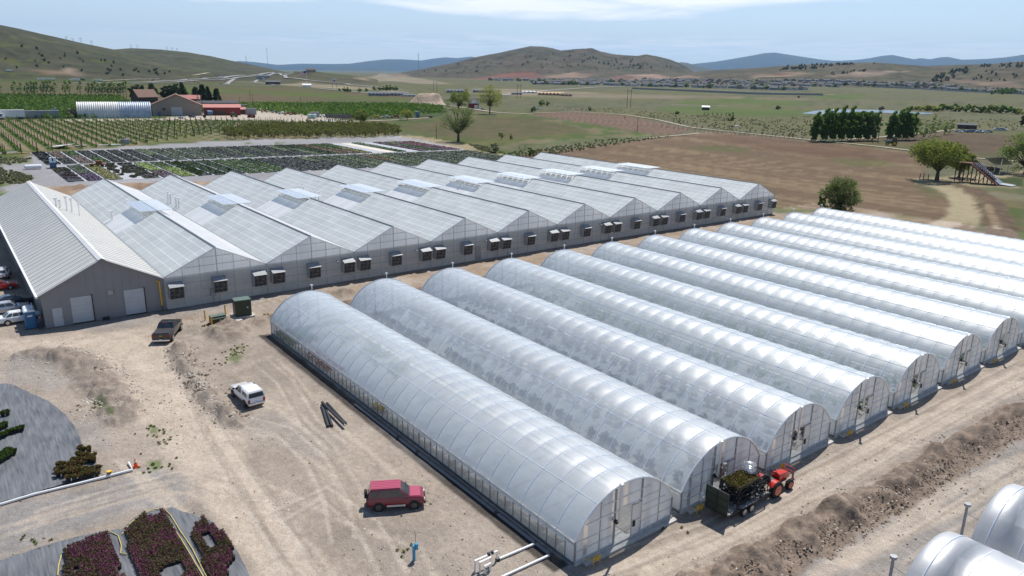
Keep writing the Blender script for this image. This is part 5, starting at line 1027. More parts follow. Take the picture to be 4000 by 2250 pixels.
sheet([(302, 1340), (330, 1310), (360, 1292), (432, 1280), (470, 1292), (530, 1312), (565, 1345), (600, 1395), (628, 1449), (650, 1500), (345, 1520), (330, 1400)], .10, 'weed_mat', 'grey ground cloth under the pink flowering pots')
# potted shrub clusters on the left mat
M['redshrub'] = two_leaf('red_tipped_leaves', (.075, .11, .03), (.20, .085, .05), 9); M['grshrub'] = leaf_mat('green_shrub_leaves', (.06, .10, .025)); M['pot'] = mat('black_pot', (.018, .018, .02), .6)
def potted(m_, label, s=.34, seed=1, kind='potted_shrub'):
    t = thing(kind, label, 'shrub', (0, 0, 0), 0, 'potted shrubs on the grey cloth')
    b = MB(); b.cyl((0, 0, .14), .15, .28, 10, r2=.18); b.build('pot', M['pot'], t)
    v, f = clumps([(0, 0, .36), (.1, .06, .4), (-.09, .03, .34)], s*.62, 70, .11, seed, .6); npmesh('foliage', v, f, m_, t); return t
pr = potted(M['redshrub'], 'red tipped potted shrub in the large cluster on the grey cloth', seed=3); pg = potted(M['grshrub'], 'green potted shrub in the small rows at the cloth left edge', seed=5)
R1b = lambda x, y: g(x/1.61*.644, (1350+y/1.61)*.644, 0)
k = 0
for (a, c, n) in (((505, 672), (560, 680), 3), ((500, 712), (585, 720), 4), ((470, 745), (590, 740), 5), ((365, 775), (520, 770), 6), ((375, 800), (540, 800), 6), ((375, 830), (620, 800), 8), ((440, 860), (480, 855), 2), ((520, 845), (620, 820), 4)):
    for i in range(n):
        q = R1b(a[0]+(c[0]-a[0])*i/(n-1), a[1]+(c[1]-a[1])*i/(n-1)); q.z = .1; o = pr if k == 0 else copy_tree(pr)
        o.location = q+Vector((random.uniform(-.1, .1), random.uniform(-.1, .1), 0)); o.rotation_euler.z = random.random()*6; k += 1
k = 0
for (a, c, n) in (((0, 540), (40, 520), 3), ((0, 590), (140, 540), 7), ((10, 740), (90, 690), 5), ((0, 715), (60, 680), 4), ((20, 450), (50, 445), 2)):
    for i in range(n):
        q = R1b(a[0]+(c[0]-a[0])*i/(n-1), a[1]+(c[1]-a[1])*i/(n-1)); q.z = .1; o = pg if k == 0 else copy_tree(pg)
        o.location = q; o.rotation_euler.z = random.random()*6; k += 1
# pink flowering pots: far more than one could count
M['azalea'] = two_leaf('dark_flowering_leaves', (.10, .105, .035), (.135, .062, .06), 5, .2); M['magenta'] = leaf_mat('magenta_flowers', (.26, .03, .18), .3, .2)
def inpoly(P, x, y):
    c = np.zeros(x.shape, bool); n = len(P)
    for i in range(n):
        a, b = P[i], P[(i+1) % n]; c ^= ((a[1] > y) != (b[1] > y)) & (x < (b[0]-a[0])*(y-a[1])/((b[1]-a[1]) or 1e-9)+a[0])
    return c
def flower_block(poly, label, seed, gap):
    P = [R1b(*q) for q in poly]; xs = np.arange(min(p.x for p in P), max(p.x for p in P), .27); ys = np.arange(min(p.y for p in P), max(p.y for p in P), .27)
    X, Y = np.meshgrid(xs, ys); X, Y = X.ravel(), Y.ravel(); k = inpoly([(p.x, p.y) for p in P], X, Y) & (vn(X/1.9, Y/.75, seed) > gap); X, Y = X[k], Y[k]
    t = thing('flowering_pots', label, 'flowers', (0, 0, 0)); t['kind'] = 'stuff'
    b = MB()
    for x_, y_ in zip(X, Y): b.box((x_, y_, .2), (.2, .2, .2), taper=1.1)
    b.build('pots', M['pot'], t)['kind'] = 'stuff'
    cs = np.stack([X, Y, np.full(len(X), .35)], 1); v, f = clumps(cs, .17, 46, .06, seed, .45); npmesh('foliage', v, f, M['azalea'], t)['kind'] = 'stuff'
    m = (vn(X/1.2, Y/1.2, seed+3)+.35*vn(X/.2, Y/.2, seed+8)) > .62; v, f = clumps(cs[m]+[0, 0, .045], .16, 11, .05, seed+4, .4); npmesh('blossoms', v, f, M['magenta'], t)['kind'] = 'stuff'
flower_block([(402, 1300), (640, 1195), (690, 1180), (740, 1300), (790, 1460), (820, 1560), (380, 1560), (410, 1400)], 'pink flowering pots in the solid block at lower left', 11, .08)
flower_block([(785, 1195), (880, 1090), (960, 1050), (1035, 1045), (1080, 1160), (1160, 1290), (1240, 1460), (1300, 1560), (900, 1560), (850, 1400)], 'pink flowering pots in the gapped middle block', 15, .30)
flower_block([(1160, 1110), (1255, 1080), (1320, 1130), (1430, 1215), (1480, 1330), (1560, 1440), (1600, 1560), (1350, 1560), (1260, 1330)], 'pink flowering pots in the right block beside the dirt road', 19, .36)
M['hose'] = mat('yellow_hose', (.55, .45, .16), .5, 0, .15, 5)
for pts, lb in (([(770, 1200), (820, 1130), (900, 1070), (970, 1042), (1040, 1045), (1075, 1080), (1130, 1170), (1210, 1290), (1290, 1449), (1320, 1500)], 'yellow hose running beside the middle pot block'), ([(1030, 1042), (1060, 1110), (1140, 1230), (1200, 1330), (1270, 1449), (1300, 1500)], 'second yellow hose running parallel between the pot blocks'),
                ([(580, 1222), (640, 1190), (690, 1180), (745, 1210), (765, 1270), (760, 1320), (800, 1325)], 'yellow hose curling round the solid pot block'), ([(388, 1330), (370, 1400), (365, 1460)], 'yellow hose at the left side of the solid pot block')):
    P = [R1b(*q)+Vector((0, 0, .17)) for q in pts]; b = MB(); b.tube(P, .035, 6); o = b.build('garden_hose', M['hose'], None, True); tag(o, lb, 'hose')
# ================================================================ TRAILER, TRACTOR, PEOPLE
def Q(x0, y0, s): return lambda x, y: ((x0+x/s)*.644, (y0+y/s)*.644)
T6 = Q(2700, 1750, 4.14)
w1, w2 = g(*T6(850, 1100), 0), g(*T6(955, 1040), 0); hd_ = (w2-w1); TR = math.atan2(hd_.y, hd_.x)
tdir = Vector((math.cos(TR), math.sin(TR), 0)); tl_ = Vector((-tdir.y, tdir.x, 0)); tc0 = (w1+w2)/2+tl_*1.05
t = thing('utility_trailer', 'black rack trailer with a tall rear gate, parked by the second hoop house door', 'trailer', tuple(tc0), TR)
b = MB(); b.box((.35, 0, .58), (5.2, 1.8, .08)); b.build('deck', M['steel_dull'], t)
for s_ in (-1, 1):
    b = MB(); b.box((.35, s_*.95, .6), (5.3, .08, .14)); b.tube([(-2.2, s_*.95, 1.0), (2.95, s_*.95, 1.0)], .025, 5)
    for k in range(9): b.tube([(-2.2+k*.64, s_*.95, .6), (-2.2+k*.64, s_*.95, 1.0)], .022, 5)
    b.build('side_rail', M['trim'], t)
    b = MB(); b.box((0, s_*1.02, .82), (1.75, .26, .04)); b.build('fender', M['steel_dull'], t)
    for x_ in (-.43, .43): wheel(t, x_, s_*1.02, .34, .2, M['rim'])
b = MB(); b.box((-2.28, 0, 1.45), (.05, 1.9, 1.75)); g_ = b.build('rear_gate', M['xf'], t, bevel=.01)
b = MB(); 
for y_ in (-.93, 0, .93): b.box((-2.32, y_, 1.45), (.05, .05, 1.8))
for z_ in (.6, 1.15, 1.75, 2.32): b.box((-2.32, 0, z_), (.045, 1.9, .05))
b.build('gate_frame', M['trim'], g_)
b = MB(); b.tube([(2.95, -.7, .5), (4.1, 0, .5), (2.95, .7, .5)], .05, 6); b.box((4.2, 0, .5), (.3, .14, .12)); b.tube([(3.7, .1, .1), (3.7, .1, .9)], .04, 6); b.build('drawbar', M['trim'], t)
b = MB()
RX0, RX1, RY0, RY1 = -.9, 2.75, -.8, .8
for z_ in (.75, 1.1, 1.45, 1.8, 2.15):
    for y_ in (RY0, RY1): b.tube([(RX0, y_, z_), (RX1, y_, z_)], .02, 4)
    for k in range(11): x_ = RX0+(RX1-RX0)*k/10; b.tube([(x_, RY0, z_), (x_, RY1, z_)], .016, 4)
    for k in range(1, 4): y_ = RY0+(RY1-RY0)*k/4; b.tube([(RX0, y_, z_), (RX1, y_, z_)], .014, 4)
for x_ in (RX0, (RX0+RX1)/2, RX1):
    for y_ in (RY0, RY1): b.tube([(x_, y_, .6), (x_, y_, 2.3)], .03, 5)
b.tube([(RX0, RY0, 2.3), (RX1, RY0, 2.3), (RX1, RY1, 2.3), (RX0, RY1, 2.3), (RX0, RY0, 2.3)], .028, 5)
o = b.build('plant_rack', M['trim']); o.parent = None; o.location = tc0; o.rotation_euler.z = TR; tag(o, 'black wire plant rack standing on the trailer deck', 'rack')
MW = Matrix.Translation(tc0) @ Matrix.Rotation(TR, 4, 'Z')
def loc_(x, y, z): return MW @ Vector((x, y, z))
M['mumleaf'] = two_leaf('yellow_green_bedding', (.09, .10, .03), (.15, .10, .03), 6); M['plast'] = film_mat('clear_plastic_wrap', .35, (.9, .9, .92), gl=.3, rough=.15)
p = np.random.default_rng(3).uniform([RX0, RY0, 2.02], [1.6, RY1, 2.3], (1500, 3)); v, f = leafpts(p, .11, seed=4); o = npmesh('bedding_plants', v, f, M['mumleaf']); o.location = tc0; o.rotation_euler.z = TR; tag(o, 'yellow green bedding plants on the top shelf of the trailer rack', 'plants', None, 'stuff')
p = np.random.default_rng(5).uniform([RX0, RY0, .8], [RX1, RY1, 1.7], (1300, 3)); v, f = leafpts(p, .13, seed=6); o = npmesh('potted_plants', v, f, M['pot']); o.location = tc0; o.rotation_euler.z = TR; tag(o, 'dark pots packed on the lower shelves of the trailer rack', 'pots', None, 'stuff')
def crumple(name, c, r, label, m, seed, sc=(1, 1, 1)):
    b = bmesh.new(); bmesh.ops.create_icosphere(b, subdivisions=3, radius=r); rg = random.Random(seed)
    for v_ in b.verts: k = 1+.9*(float(vn(v_.co.x/r*1.7+9, v_.co.y/r*1.7+v_.co.z/r*2.1+4, seed))-.5)*1.3; v_.co = Vector((v_.co.x*k*sc[0], v_.co.y*k*sc[1], v_.co.z*k*sc[2]))
    me = bpy.data.meshes.new(name); b.to_mesh(me); b.free(); me.materials.append(m); o = bpy.data.objects.new(name, me); COL.objects.link(o); o.location = c; return tag(o, label, 'plastic wrap')
crumple('plastic_wrap', loc_(1.7, .3, 2.6), .42, 'crumpled clear plastic on top of the trailer rack', M['plast'], 3, (1.1, .8, .9)); crumple('plastic_wrap', loc_(-1.2, .75, 1.3), .3, 'clear plastic bundle hanging by the rear of the rack', M['plast'], 5, (.7, .7, 1.3)); crumple('plastic_wrap', loc_(-2.3, 1.15, 1.2), .32, 'grey plastic bundle behind the trailer gate', M['plast'], 7, (.9, .9, 1.2))
# tractor
def tractor(name, label, loc, rz, pm, cabbed=False, scale=1.):
    t = thing(name, label, 'tractor', tuple(loc), rz)
    b = MB(); b.loft([[(-.2, -.22, .55), (-.2, .22, .55), (-.2, .22, .95), (-.2, -.22, .95)], [(.5, -.24, .5), (.5, .24, .5), (.5, .24, 1.0), (.5, -.24, 1.0)], [(1.75, -.2, .5), (1.75, .2, .5), (1.75, .2, .9), (1.75, -.2, .9)]]); b.build('chassis', M['trim'], t)
    def hs(x, w, z0, z1): return [(x, -w, z0), (x, -w, z1-.18), (x, -w*.8, z1-.05), (x, 0, z1), (x, w*.8, z1-.05), (x, w, z1-.18), (x, w, z0)]
    b = MB(); b.loft([hs(.55, .36, .85, 1.42), hs(1.2, .36, .82, 1.38), hs(1.75, .33, .78, 1.26), hs(1.95, .28, .75, 1.08)]); b.build('hood', pm, t, True)
    for s_ in (-1, 1):
        b = MB(); n = 9; rg_ = [[(-.35+math.cos(a)*.68, s_*.38, .62+math.sin(a)*.68), (-.35+math.cos(a)*.68, s_*.80, .62+math.sin(a)*.68), (-.35+math.cos(a)*.63, s_*.80, .62+math.sin(a)*.63), (-.35+math.cos(a)*.63, s_*.38, .62+math.sin(a)*.63)] for a in [R(20+k*130/n) for k in range(n+1)]]
        b.loft(rg_); b.build('fender', pm, t, True)
        wheel(t, -.35, s_*.72, .62, .40, M['red_rim'] if not cabbed else M['yellow'], True); wheel(t, 1.5, s_*.62, .38, .26, M['red_rim'] if not cabbed else M['yellow'], True)
        b = MB(); b.box((2.0, s_*.2, .95), (.05, .14, .1)); b.build('headlight', M['lamp'], t)
    b = MB(); b.box((-.25, 0, .98), (.5, .5, .14)); b.box((-.5, 0, 1.3), (.14, .5, .6)); b.build('seat', M['trim'], t, bevel=.05)
    b = MB(); b.tube([(.5, 0, 1.3), (.32, 0, 1.5)], .03, 6); b.tube([(.32+.12*math.sin(a)*.7, .19*math.cos(a), 1.5+.13*math.sin(a)) for a in [k*math.pi/6 for k in range(13)]], .02, 5); b.build('steering_wheel', M['trim'], t)
    b = MB(); b.tube([(2.08, -.45, .5), (2.2, -.45, 1.45), (2.2, .45, 1.45), (2.08, .45, .5)], .035, 6); b.tube([(1.3, -.4, .6), (2.08, -.45, .55)], .035, 6); b.tube([(1.3, .4, .6), (2.08, .45, .55)], .035, 6); b.tube([(2.2, -.45, 1.1), (2.2, .45, 1.1)], .03, 6); b.build('front_guard', pm, t, True)
    if cabbed:
        b = MB(); b.box((-.25, 0, 1.75), (1.2, 1.2, .9)); b.build('cab', M['glass'], t, bevel=.05); b = MB(); b.box((-.25, 0, 2.25), (1.3, 1.3, .14)); b.build('cab_roof', pm, t, bevel=.04)
    else:
        b = MB(); b.tube([(-.75, -.5, .8), (-.95, -.5, 1.75)], .04, 6); b.tube([(-.75, .5, .8), (-.95, .5, 1.75)], .04, 6); b.tube([(-.95, -.5, 1.75), (-.95, .5, 1.75)], .04, 6); b.build('folded_roll_bar', M['trim'], t, True)
        b = MB(); b.cyl((1.0, .42, 1.1), .05, .6, 8); b.build('exhaust_pipe', M['trim'], t)
    b = MB(); b.tube([(-.8, -.3, .5), (-1.4, -.2, .45)], .035, 5); b.tube([(-.8, .3, .5), (-1.4, .2, .45)], .035, 5); b.tube([(-.7, 0, 1.0), (-1.35, 0, .8)], .03, 5); b.build('three_point_hitch', M['trim'], t)
    if scale != 1: t.scale = (scale,)*3
    return t
M['tractor_red'] = paint_mat('orange_red_tractor_paint', (.55, .028, .014)); M['red_rim'] = paint_mat('red_rim', (.5, .04, .015)); M['tractor_green'] = paint_mat('green_tractor_paint', (.015, .10, .02))
rw, fw = g(*T6(1355, 790), 0), g(*T6(1555, 690), 0); d_ = fw-rw; rz = math.atan2(d_.y, d_.x); l_ = Vector((-d_.y, d_.x, 0)).normalized(); u_ = d_.normalized()
tractor('compact_tractor', 'orange red compact tractor hitched in front of the rack trailer', rw+l_*.72+u_*.35, rz, M['tractor_red'])
# people: one continuous skinned figure, clothed by height
def person_mat(name, shirt, trousers, hat, skin=(.42, .25, .17)):
    m_, t_, b = nt(name); N = t_.nodes.new; L = t_.links.new; b.inputs['Roughness'].default_value = .8
    c = N('ShaderNodeTexCoord'); s = N('ShaderNodeSeparateXYZ'); L(c.outputs['Object'], s.inputs[0]); cr = N('ShaderNodeValToRGB'); cr.color_ramp.interpolation = 'CONSTANT'
    d = N('ShaderNodeMath'); d.operation = 'DIVIDE'; d.inputs[1].default_value = 1.9; L(s.outputs[2], d.inputs[0]); L(d.outputs[0], cr.inputs[0]); e = cr.color_ramp.elements
    e[0].position = 0; e[0].color = (.03, .025, .02, 1); e[1].position = .05; e[1].color = (*trousers, 1)
    for p_, c_ in ((.49, shirt), (.78, skin), (.885, hat)): q = e.new(p_); q.color = (*c_, 1)
    L(cr.outputs[0], b.inputs['Base Color']); return m_
def person(label, loc, rz, m, hat=None, bend=0., group=None, scale=1., arm=0.):
    # joints: pelvis root
    J = [(0, 0, .95, .15), (0, 0, 1.15, .14), (bend*.12, 0, 1.38, .165), (bend*.2, 0, 1.52, .06), (bend*.25, 0, 1.60, .075), (bend*.28, 0, 1.72, .095)]
    E = [(0, 1), (1, 2), (2, 3), (3, 4), (4, 5)]
    def add(p, j): J.append(p); E.append((j, len(J)-1)); return len(J)-1
    for s in (-1, 1):
        a = add((0, s*.10, .88, .11), 0); a = add((.02, s*.11, .50, .07), a); a = add((-.03, s*.12, .09, .05), a); add((.12, s*.13, .04, .04), a)
        a = add((bend*.14, s*.20, 1.42, .07), 2); a = add((bend*.14+.05, s*.27, 1.16, .05), a); a = add((bend*.14+.18+arm*.1, s*.25, .96+arm*.25, .035), a)
        for k in range(5): q = (k-2)*.017; add((bend*.14+.25+arm*.1-abs(k-2)*.012, s*.25+q, .90+arm*.28, .009), a)
    me = bpy.data.meshes.new('person'); me.from_pydata([(x, y, z) for x, y, z, r in J], E, [])
    o = bpy.data.objects.new('person', me); COL.objects.link(o); me.materials.append(m)
    md = o.modifiers.new('skin', 'SKIN'); me.skin_vertices[0].data[0].use_root = True
    for i, j in enumerate(J): me.skin_vertices[0].data[i].radius = (j[3], j[3])
    o.modifiers.new('sub', 'SUBSURF').levels = 1; o.modifiers['sub'].render_levels = 2
    o.location = loc; o.rotation_euler.z = rz; o.scale = (scale,)*3; tag(o, label, 'person', group)
    hx = bend*.28; b = MB()
    if hat: b.cyl((hx, 0, 1.80), .10, .12, 12, r2=.085); b.cyl((hx, 0, 1.755), .20, .02, 16); b.build('sun_hat', hat, o, True)
    else: b.cyl((hx-.015, 0, 1.78), .10, .07, 12, r2=.06); b.build('hair', M['trim'], o, True)
    b = MB(); 
    for s in (-1, 1): b.box((hx+.088, s*.033, 1.735), (.012, .022, .012))
    b.build('eyes', M['trim'], o); b = MB(); b.add([(hx+.08, -.015, 1.69), (hx+.08, .015, 1.69), (hx+.115, 0, 1.695), (hx+.09, 0, 1.735)], [(0, 1, 2), (0, 2, 3), (1, 3, 2), (0, 3, 1)]); b.build('nose', mat('skin', (.42, .25, .17), .7), o)
    return o
M['straw'] = mat('straw_hat', (.62, .50, .28), .8, 0, .1, 10); M['pw'] = person_mat('worker_dark_clothes', (.06, .07, .10), (.03, .035, .06), (.05, .03, .02)); M['pr'] = person_mat('worker_red_shirt', (.35, .04, .03), (.02, .02, .03), (.7, .68, .6)); M['py'] = person_mat('worker_black_clothes', (.03, .03, .035), (.02, .02, .03), (.5, .4, .1))
person('person in a straw hat standing on the trailer behind the rack', loc_(.3, 1.5, 0), TR-1.6, M['pw'], M['straw'], .6, arm=1)
R5_ = Q(0, 550, 1.811); R3_ = Q(2000, 150, 2.415)
person('person in a red shirt working between the near beds, leftmost', g(*R5_(1088, 262), 0), 1.0, M['pr'], None, 1.2); person('person in dark clothes with a yellow cap standing among the near beds', g(*R5_(1528, 243), 0), 2.0, M['py'], M['yellow'], .3); person('person in black standing on the path between the two bed rows', g(*R5_(1440, 150), 0), .5, M['py'], None, .3)
person('person walking in the red brown furrowed strip', g(*R3_(1065, 765)), 2.4, M['pr'], M['white'], .3, scale=1.35)
person('person in dark clothes at the warehouse corner beside the blue toilets', g((290/1.811)*.644, (550+1335/1.811)*.644, 0), .2, M['pw'], None, .8)
# ================================================================ NURSERY BEDS
BC = {'slate': (.055, .062, .060), 'ggreen': (.085, .115, .065), 'lgreen': (.12, .17, .07), 'dgreen': (.03, .065, .018), 'green': (.06, .12, .02), 'ygreen': (.19, .27, .02), 'mustard': (.20, .19, .03), 'pinkbr': (.17, .12, .10), 'purple': (.12, .075, .10), 'olive': (.10, .10, .055), 'brown': (.16, .11, .055), 'violet': (.09, .05, .12), 'pink': (.20, .06, .10), 'redbr': (.16, .06, .045)}
CN = {'slate': 'dark slate', 'ggreen': 'grey green', 'lgreen': 'light green', 'dgreen': 'dark green', 'green': 'green', 'ygreen': 'bright yellow green', 'mustard': 'mustard yellow', 'pinkbr': 'pinkish brown', 'purple': 'dull purple', 'olive': 'olive', 'brown': 'brown', 'violet': 'violet', 'pink': 'pink', 'redbr': 'red brown'}
BM = {k: leaf_mat('bed_'+k, tuple((.6*q+.4*sum(v)/3)*1.1 for q in v), .3, .15) for k, v in BC.items()}
BA = ['slate*', 'pinkbr+slate', 'green+pinkbr', 'slate+green', 'slate', 'slate', 'slate', 'lgreen+slate', 'ggreen', 'ggreen', 'ggreen', 'ggreen', 'slate', 'ggreen', 'slate', 'ggreen', 'slate', 'lgreen+slate', 'dgreen+lgreen', 'dgreen', 'brown', 'green+brown', 'green+mustard', '-', '-', 'lgreen+green', '-', 'purple', 'lgreen+green', 'pink+purple', 'redbr+pink']
BB = ['olive+purple*', 'ggreen+violet', 'mustard', '-*', 'olive*', 'ygreen+purple', 'green+ygreen', 'green*', 'dgreen', 'dgreen', 'green', 'green', 'dgreen+green', 'slate', 'slate', 'slate', 'lgreen+slate', 'ggreen', 'ggreen', 'lgreen', 'ggreen', 'brown+ggreen', 'lgreen', 'ggreen', 'ggreen', 'ggreen', 'ggreen', 'ggreen', 'ggreen', 'ggreen', 'ggreen']
M['mat_lt'] = mat('pale_ground_cloth', (.38, .39, .41), .6, 0, .12, .3); M['mat_cr'] = mat('cream_gravel_strip', (.62, .56, .45), .9, 0, .1, .4)
YS, PITCHB = 27.3, 4.62
def bedsheet(ua, ub, name, label, o_=0):
    b = MB(); y0, y1 = YS-.3+o_, YS+31*PITCHB; sk = .125; b.quad((ua+sk*(y0-52), y0, .06), (ub+sk*(y0-52), y0, .06), (ub+sk*(y1-52), y1, .06), (ua+sk*(y1-52), y1, .06)); tag(b.build(name, M['mat_lt']), label, 'ground cloth')
bedsheet(-313, -270.5, 'ground_cloth', 'pale ground cloth under the far row of plant beds'); bedsheet(-267, -226.5, 'ground_cloth', 'pale ground cloth under the near row of plant beds', 1.5)
SEEN = {}
for rowi, (L_, ua, ub) in enumerate(((BA, -312, -271.5), (BB, -266, -227.5))):
    for k, spec in enumerate(L_):
        rag = spec.endswith('*'); spec = spec.strip('*'); y0 = YS+k*PITCHB; y1 = y0+PITCHB-.85; sh = .125*((y0+y1)/2-52); a_, b_ = ua+sh, ub+sh
        if rowi == 1 and k == 0: a_ += 3
        if spec == '-':
            if rowi == 0 and k == 24: b = MB(); b.bx(a_, b_, y0, y1, .05, .09); tag(b.build('gravel_strip', M['mat_cr']), 'cream gravel strip lying empty between the far row beds', 'strip')
            if rag:
                cs = RNG.uniform([a_, y0, .2], [b_, y1, .3], (26, 3)); v, f = clumps(cs, .9, 60, .4, 5, .35); o = npmesh('plant_clumps', v, f, BM['olive']); tag(o, 'scattered clumps of pots left on the half empty ground cloth', 'plants', None, 'stuff')
            continue
        cs_ = spec.split('+'); lab = ('far' if rowi == 0 else 'near')+' row bed of '+' and '.join(CN[c] for c in cs_)+' potted plants'
        if rag: lab += ' with ragged gaps'
        t = thing('plant_bed', lab, 'plant bed', ((a_+b_)/2, (y0+y1)/2, 0), 0, 'beds of potted plants behind the greenhouse')
        L2 = (b_-a_); w2_ = (y1-y0)
        b = MB(); b.box((0, 0, .14), (L2, w2_, .14)); b.build('pots', M['pot'], t)
        cuts = [-L2/2, L2/2] if len(cs_) == 1 else [-L2/2, L2*(.08 if k % 2 else -.1), L2/2]
        for c_, x0, x1 in zip(cs_, cuts[:-1], cuts[1:]):
            v, f = bed_mesh(x0, x1, -w2_/2, w2_/2, .24, 3.2 if not rag else 9, .34 if not rag else .5, k*3+rowi, .5 if rag else .0, .12); o_ = npmesh('foliage', v, f, BM[c_], t)
            if not rag: b = MB(); b.bx(x0+.05, x1-.05, -w2_/2+.04, w2_/2-.04, .212, .28); b.build('foliage_mass', BM[c_], t)
# ================================================================ ROCKS
def rocks(n, region_fn, label, mats, seed, smin=.06, smax=.22):
    rg = np.random.default_rng(seed); base = np.array([(-1,-1,-.4),(1,-1,-.5),(1,1,-.4),(-1,1,-.5),(-.6,-.7,.6),(.8,-.5,.5),(.6,.7,.7),(-.7,.5,.4)])*.5; fc = np.array([(4,5,6,7),(0,1,5,4),(1,2,6,5),(2,3,7,6),(3,0,4,7)])
    P = region_fn(rg, n); n = len(P); s = smin+(smax-smin)*rg.random(n)**3; V_ = base[None]*(1+.35*rg.normal(size=(n, 8, 3))*.5); a = rg.random(n)*6.28; c, s_ = np.cos(a)[:, None], np.sin(a)[:, None]
    x = V_[..., 0]*c-V_[..., 1]*s_; y = V_[..., 0]*s_+V_[..., 1]*c; V_ = np.stack([x, y, V_[..., 2]*.8], -1)*s[:, None, None]+P[:, None, :]
    F_ = (fc[None]+8*np.arange(n)[:, None, None]).reshape(-1, 4); o = npmesh('loose_stones', V_.reshape(-1, 3), F_, mats); tag(o, label, 'stones', None, 'stuff')
M['stone_l'] = mat('pale_stone', (.42, .38, .33), .9, 0, .4, .8); M['stone_d'] = mat('brown_clods', (.17, .125, .09), .95, 0, .4, .9)
def along(lines, w, zf):
    L = [[g(*q, 0) for q in l] for l in lines]; segs = [(a, b) for l in L for a, b in zip(l[:-1], l[1:])]; ln = np.array([(b-a).length for a, b in segs]); pr_ = ln/ln.sum()
    def fn(rg, n):
        k = rg.choice(len(segs), n, p=pr_); t_ = rg.random(n); out = []
        for i, tt_ in zip(k, t_):
            a, b = segs[i]; p = a.lerp(b, float(tt_)); d = (b-a).normalized(); o_ = rg.normal()*w; out.append((p.x-d.y*o_, p.y+d.x*o_, zf*math.exp(-(o_/w)**2)))
        return np.array(out)
    return fn
BNK = [(1760,1500),(1932,1415),(2092,1325),(2276,1224),(2404,1150),(2576,1045)]
LB = [(75,892),(130,893),(190,903),(235,925),(265,955),(290,1000),(310,1050)]; MBK = [(448,872),(455,905),(480,945),(510,985),(545,1025),(590,1065)]
rocks(3400, along([BNK], 1.1, .55), 'brown clods and stones strewn over the long dirt bank', M['stone_d'], 1, .04, .18); rocks(750, along([BNK], 1.3, .5), 'pale stones strewn over the long dirt bank', M['stone_l'], 2, .04, .15)
rocks(1300, along([LB], 1.6, .35), 'pale rubble on the curved stony bank at left', M['stone_l'], 3, .06, .24); rocks(900, along([LB, MBK], 1.0, .45), 'brown rubble on the two stony banks beside the road', M['stone_d'], 4, .06, .3); rocks(800, along([MBK], .7, .55), 'pale rubble on the stony bank beside the white pickup', M['stone_l'], 5, .06, .24)
def yardfn(rg, n):
    x = rg.uniform(-100, 0, n*3); y = rg.uniform(-30, 150, n*3); k = (fbm(x/7, y/7, 91) > .03) & ~((y > 26.8) & (x < -29.2)) & ((y < 60) | (x > -27)); x, y = x[k][:n], y[k][:n]; return np.stack([x, y, np.full(len(x), .03)], 1)
rocks(7000, yardfn, 'small pale stones scattered over the dirt yard', M['stone_l'], 6, .05, .15); rocks(4000, yardfn, 'small brown stones scattered over the dirt yard', M['stone_d'], 7, .05, .16)
# ================================================================ TREES
M['bark'] = mat('grey_brown_bark', (.10, .08, .06), .95, 0, .3, 2); LM = {'spring': leaf_mat('spring_leaves', (.19, .22, .065), .35, .45), 'willow': leaf_mat('grey_green_leaves', (.19, .24, .10), .3, .4), 'dark': leaf_mat('dark_conifer', (.05, .075, .03), .4, .25), 'pop': leaf_mat('poplar_leaves', (.12, .20, .055), .4, .4), 'popl': leaf_mat('light_poplar_leaves', (.27, .33, .16), .35, .4),
  'olive': leaf_mat('olive_bush_leaves', (.155, .19, .085), .3, .45), 'bush': leaf_mat('bush_leaves', (.11, .17, .045), .4, .4), 'yel': leaf_mat('yellow_green_leaves', (.28, .30, .08), .3, .45), 'sage': leaf_mat('sage_leaves', (.19, .19, .13), .3, .3), 'orch': leaf_mat('orchard_leaves', (.20, .21, .08), .35, .4), 'crop': leaf_mat('nursery_row_leaves', (.095, .16, .035), .45, .35)}
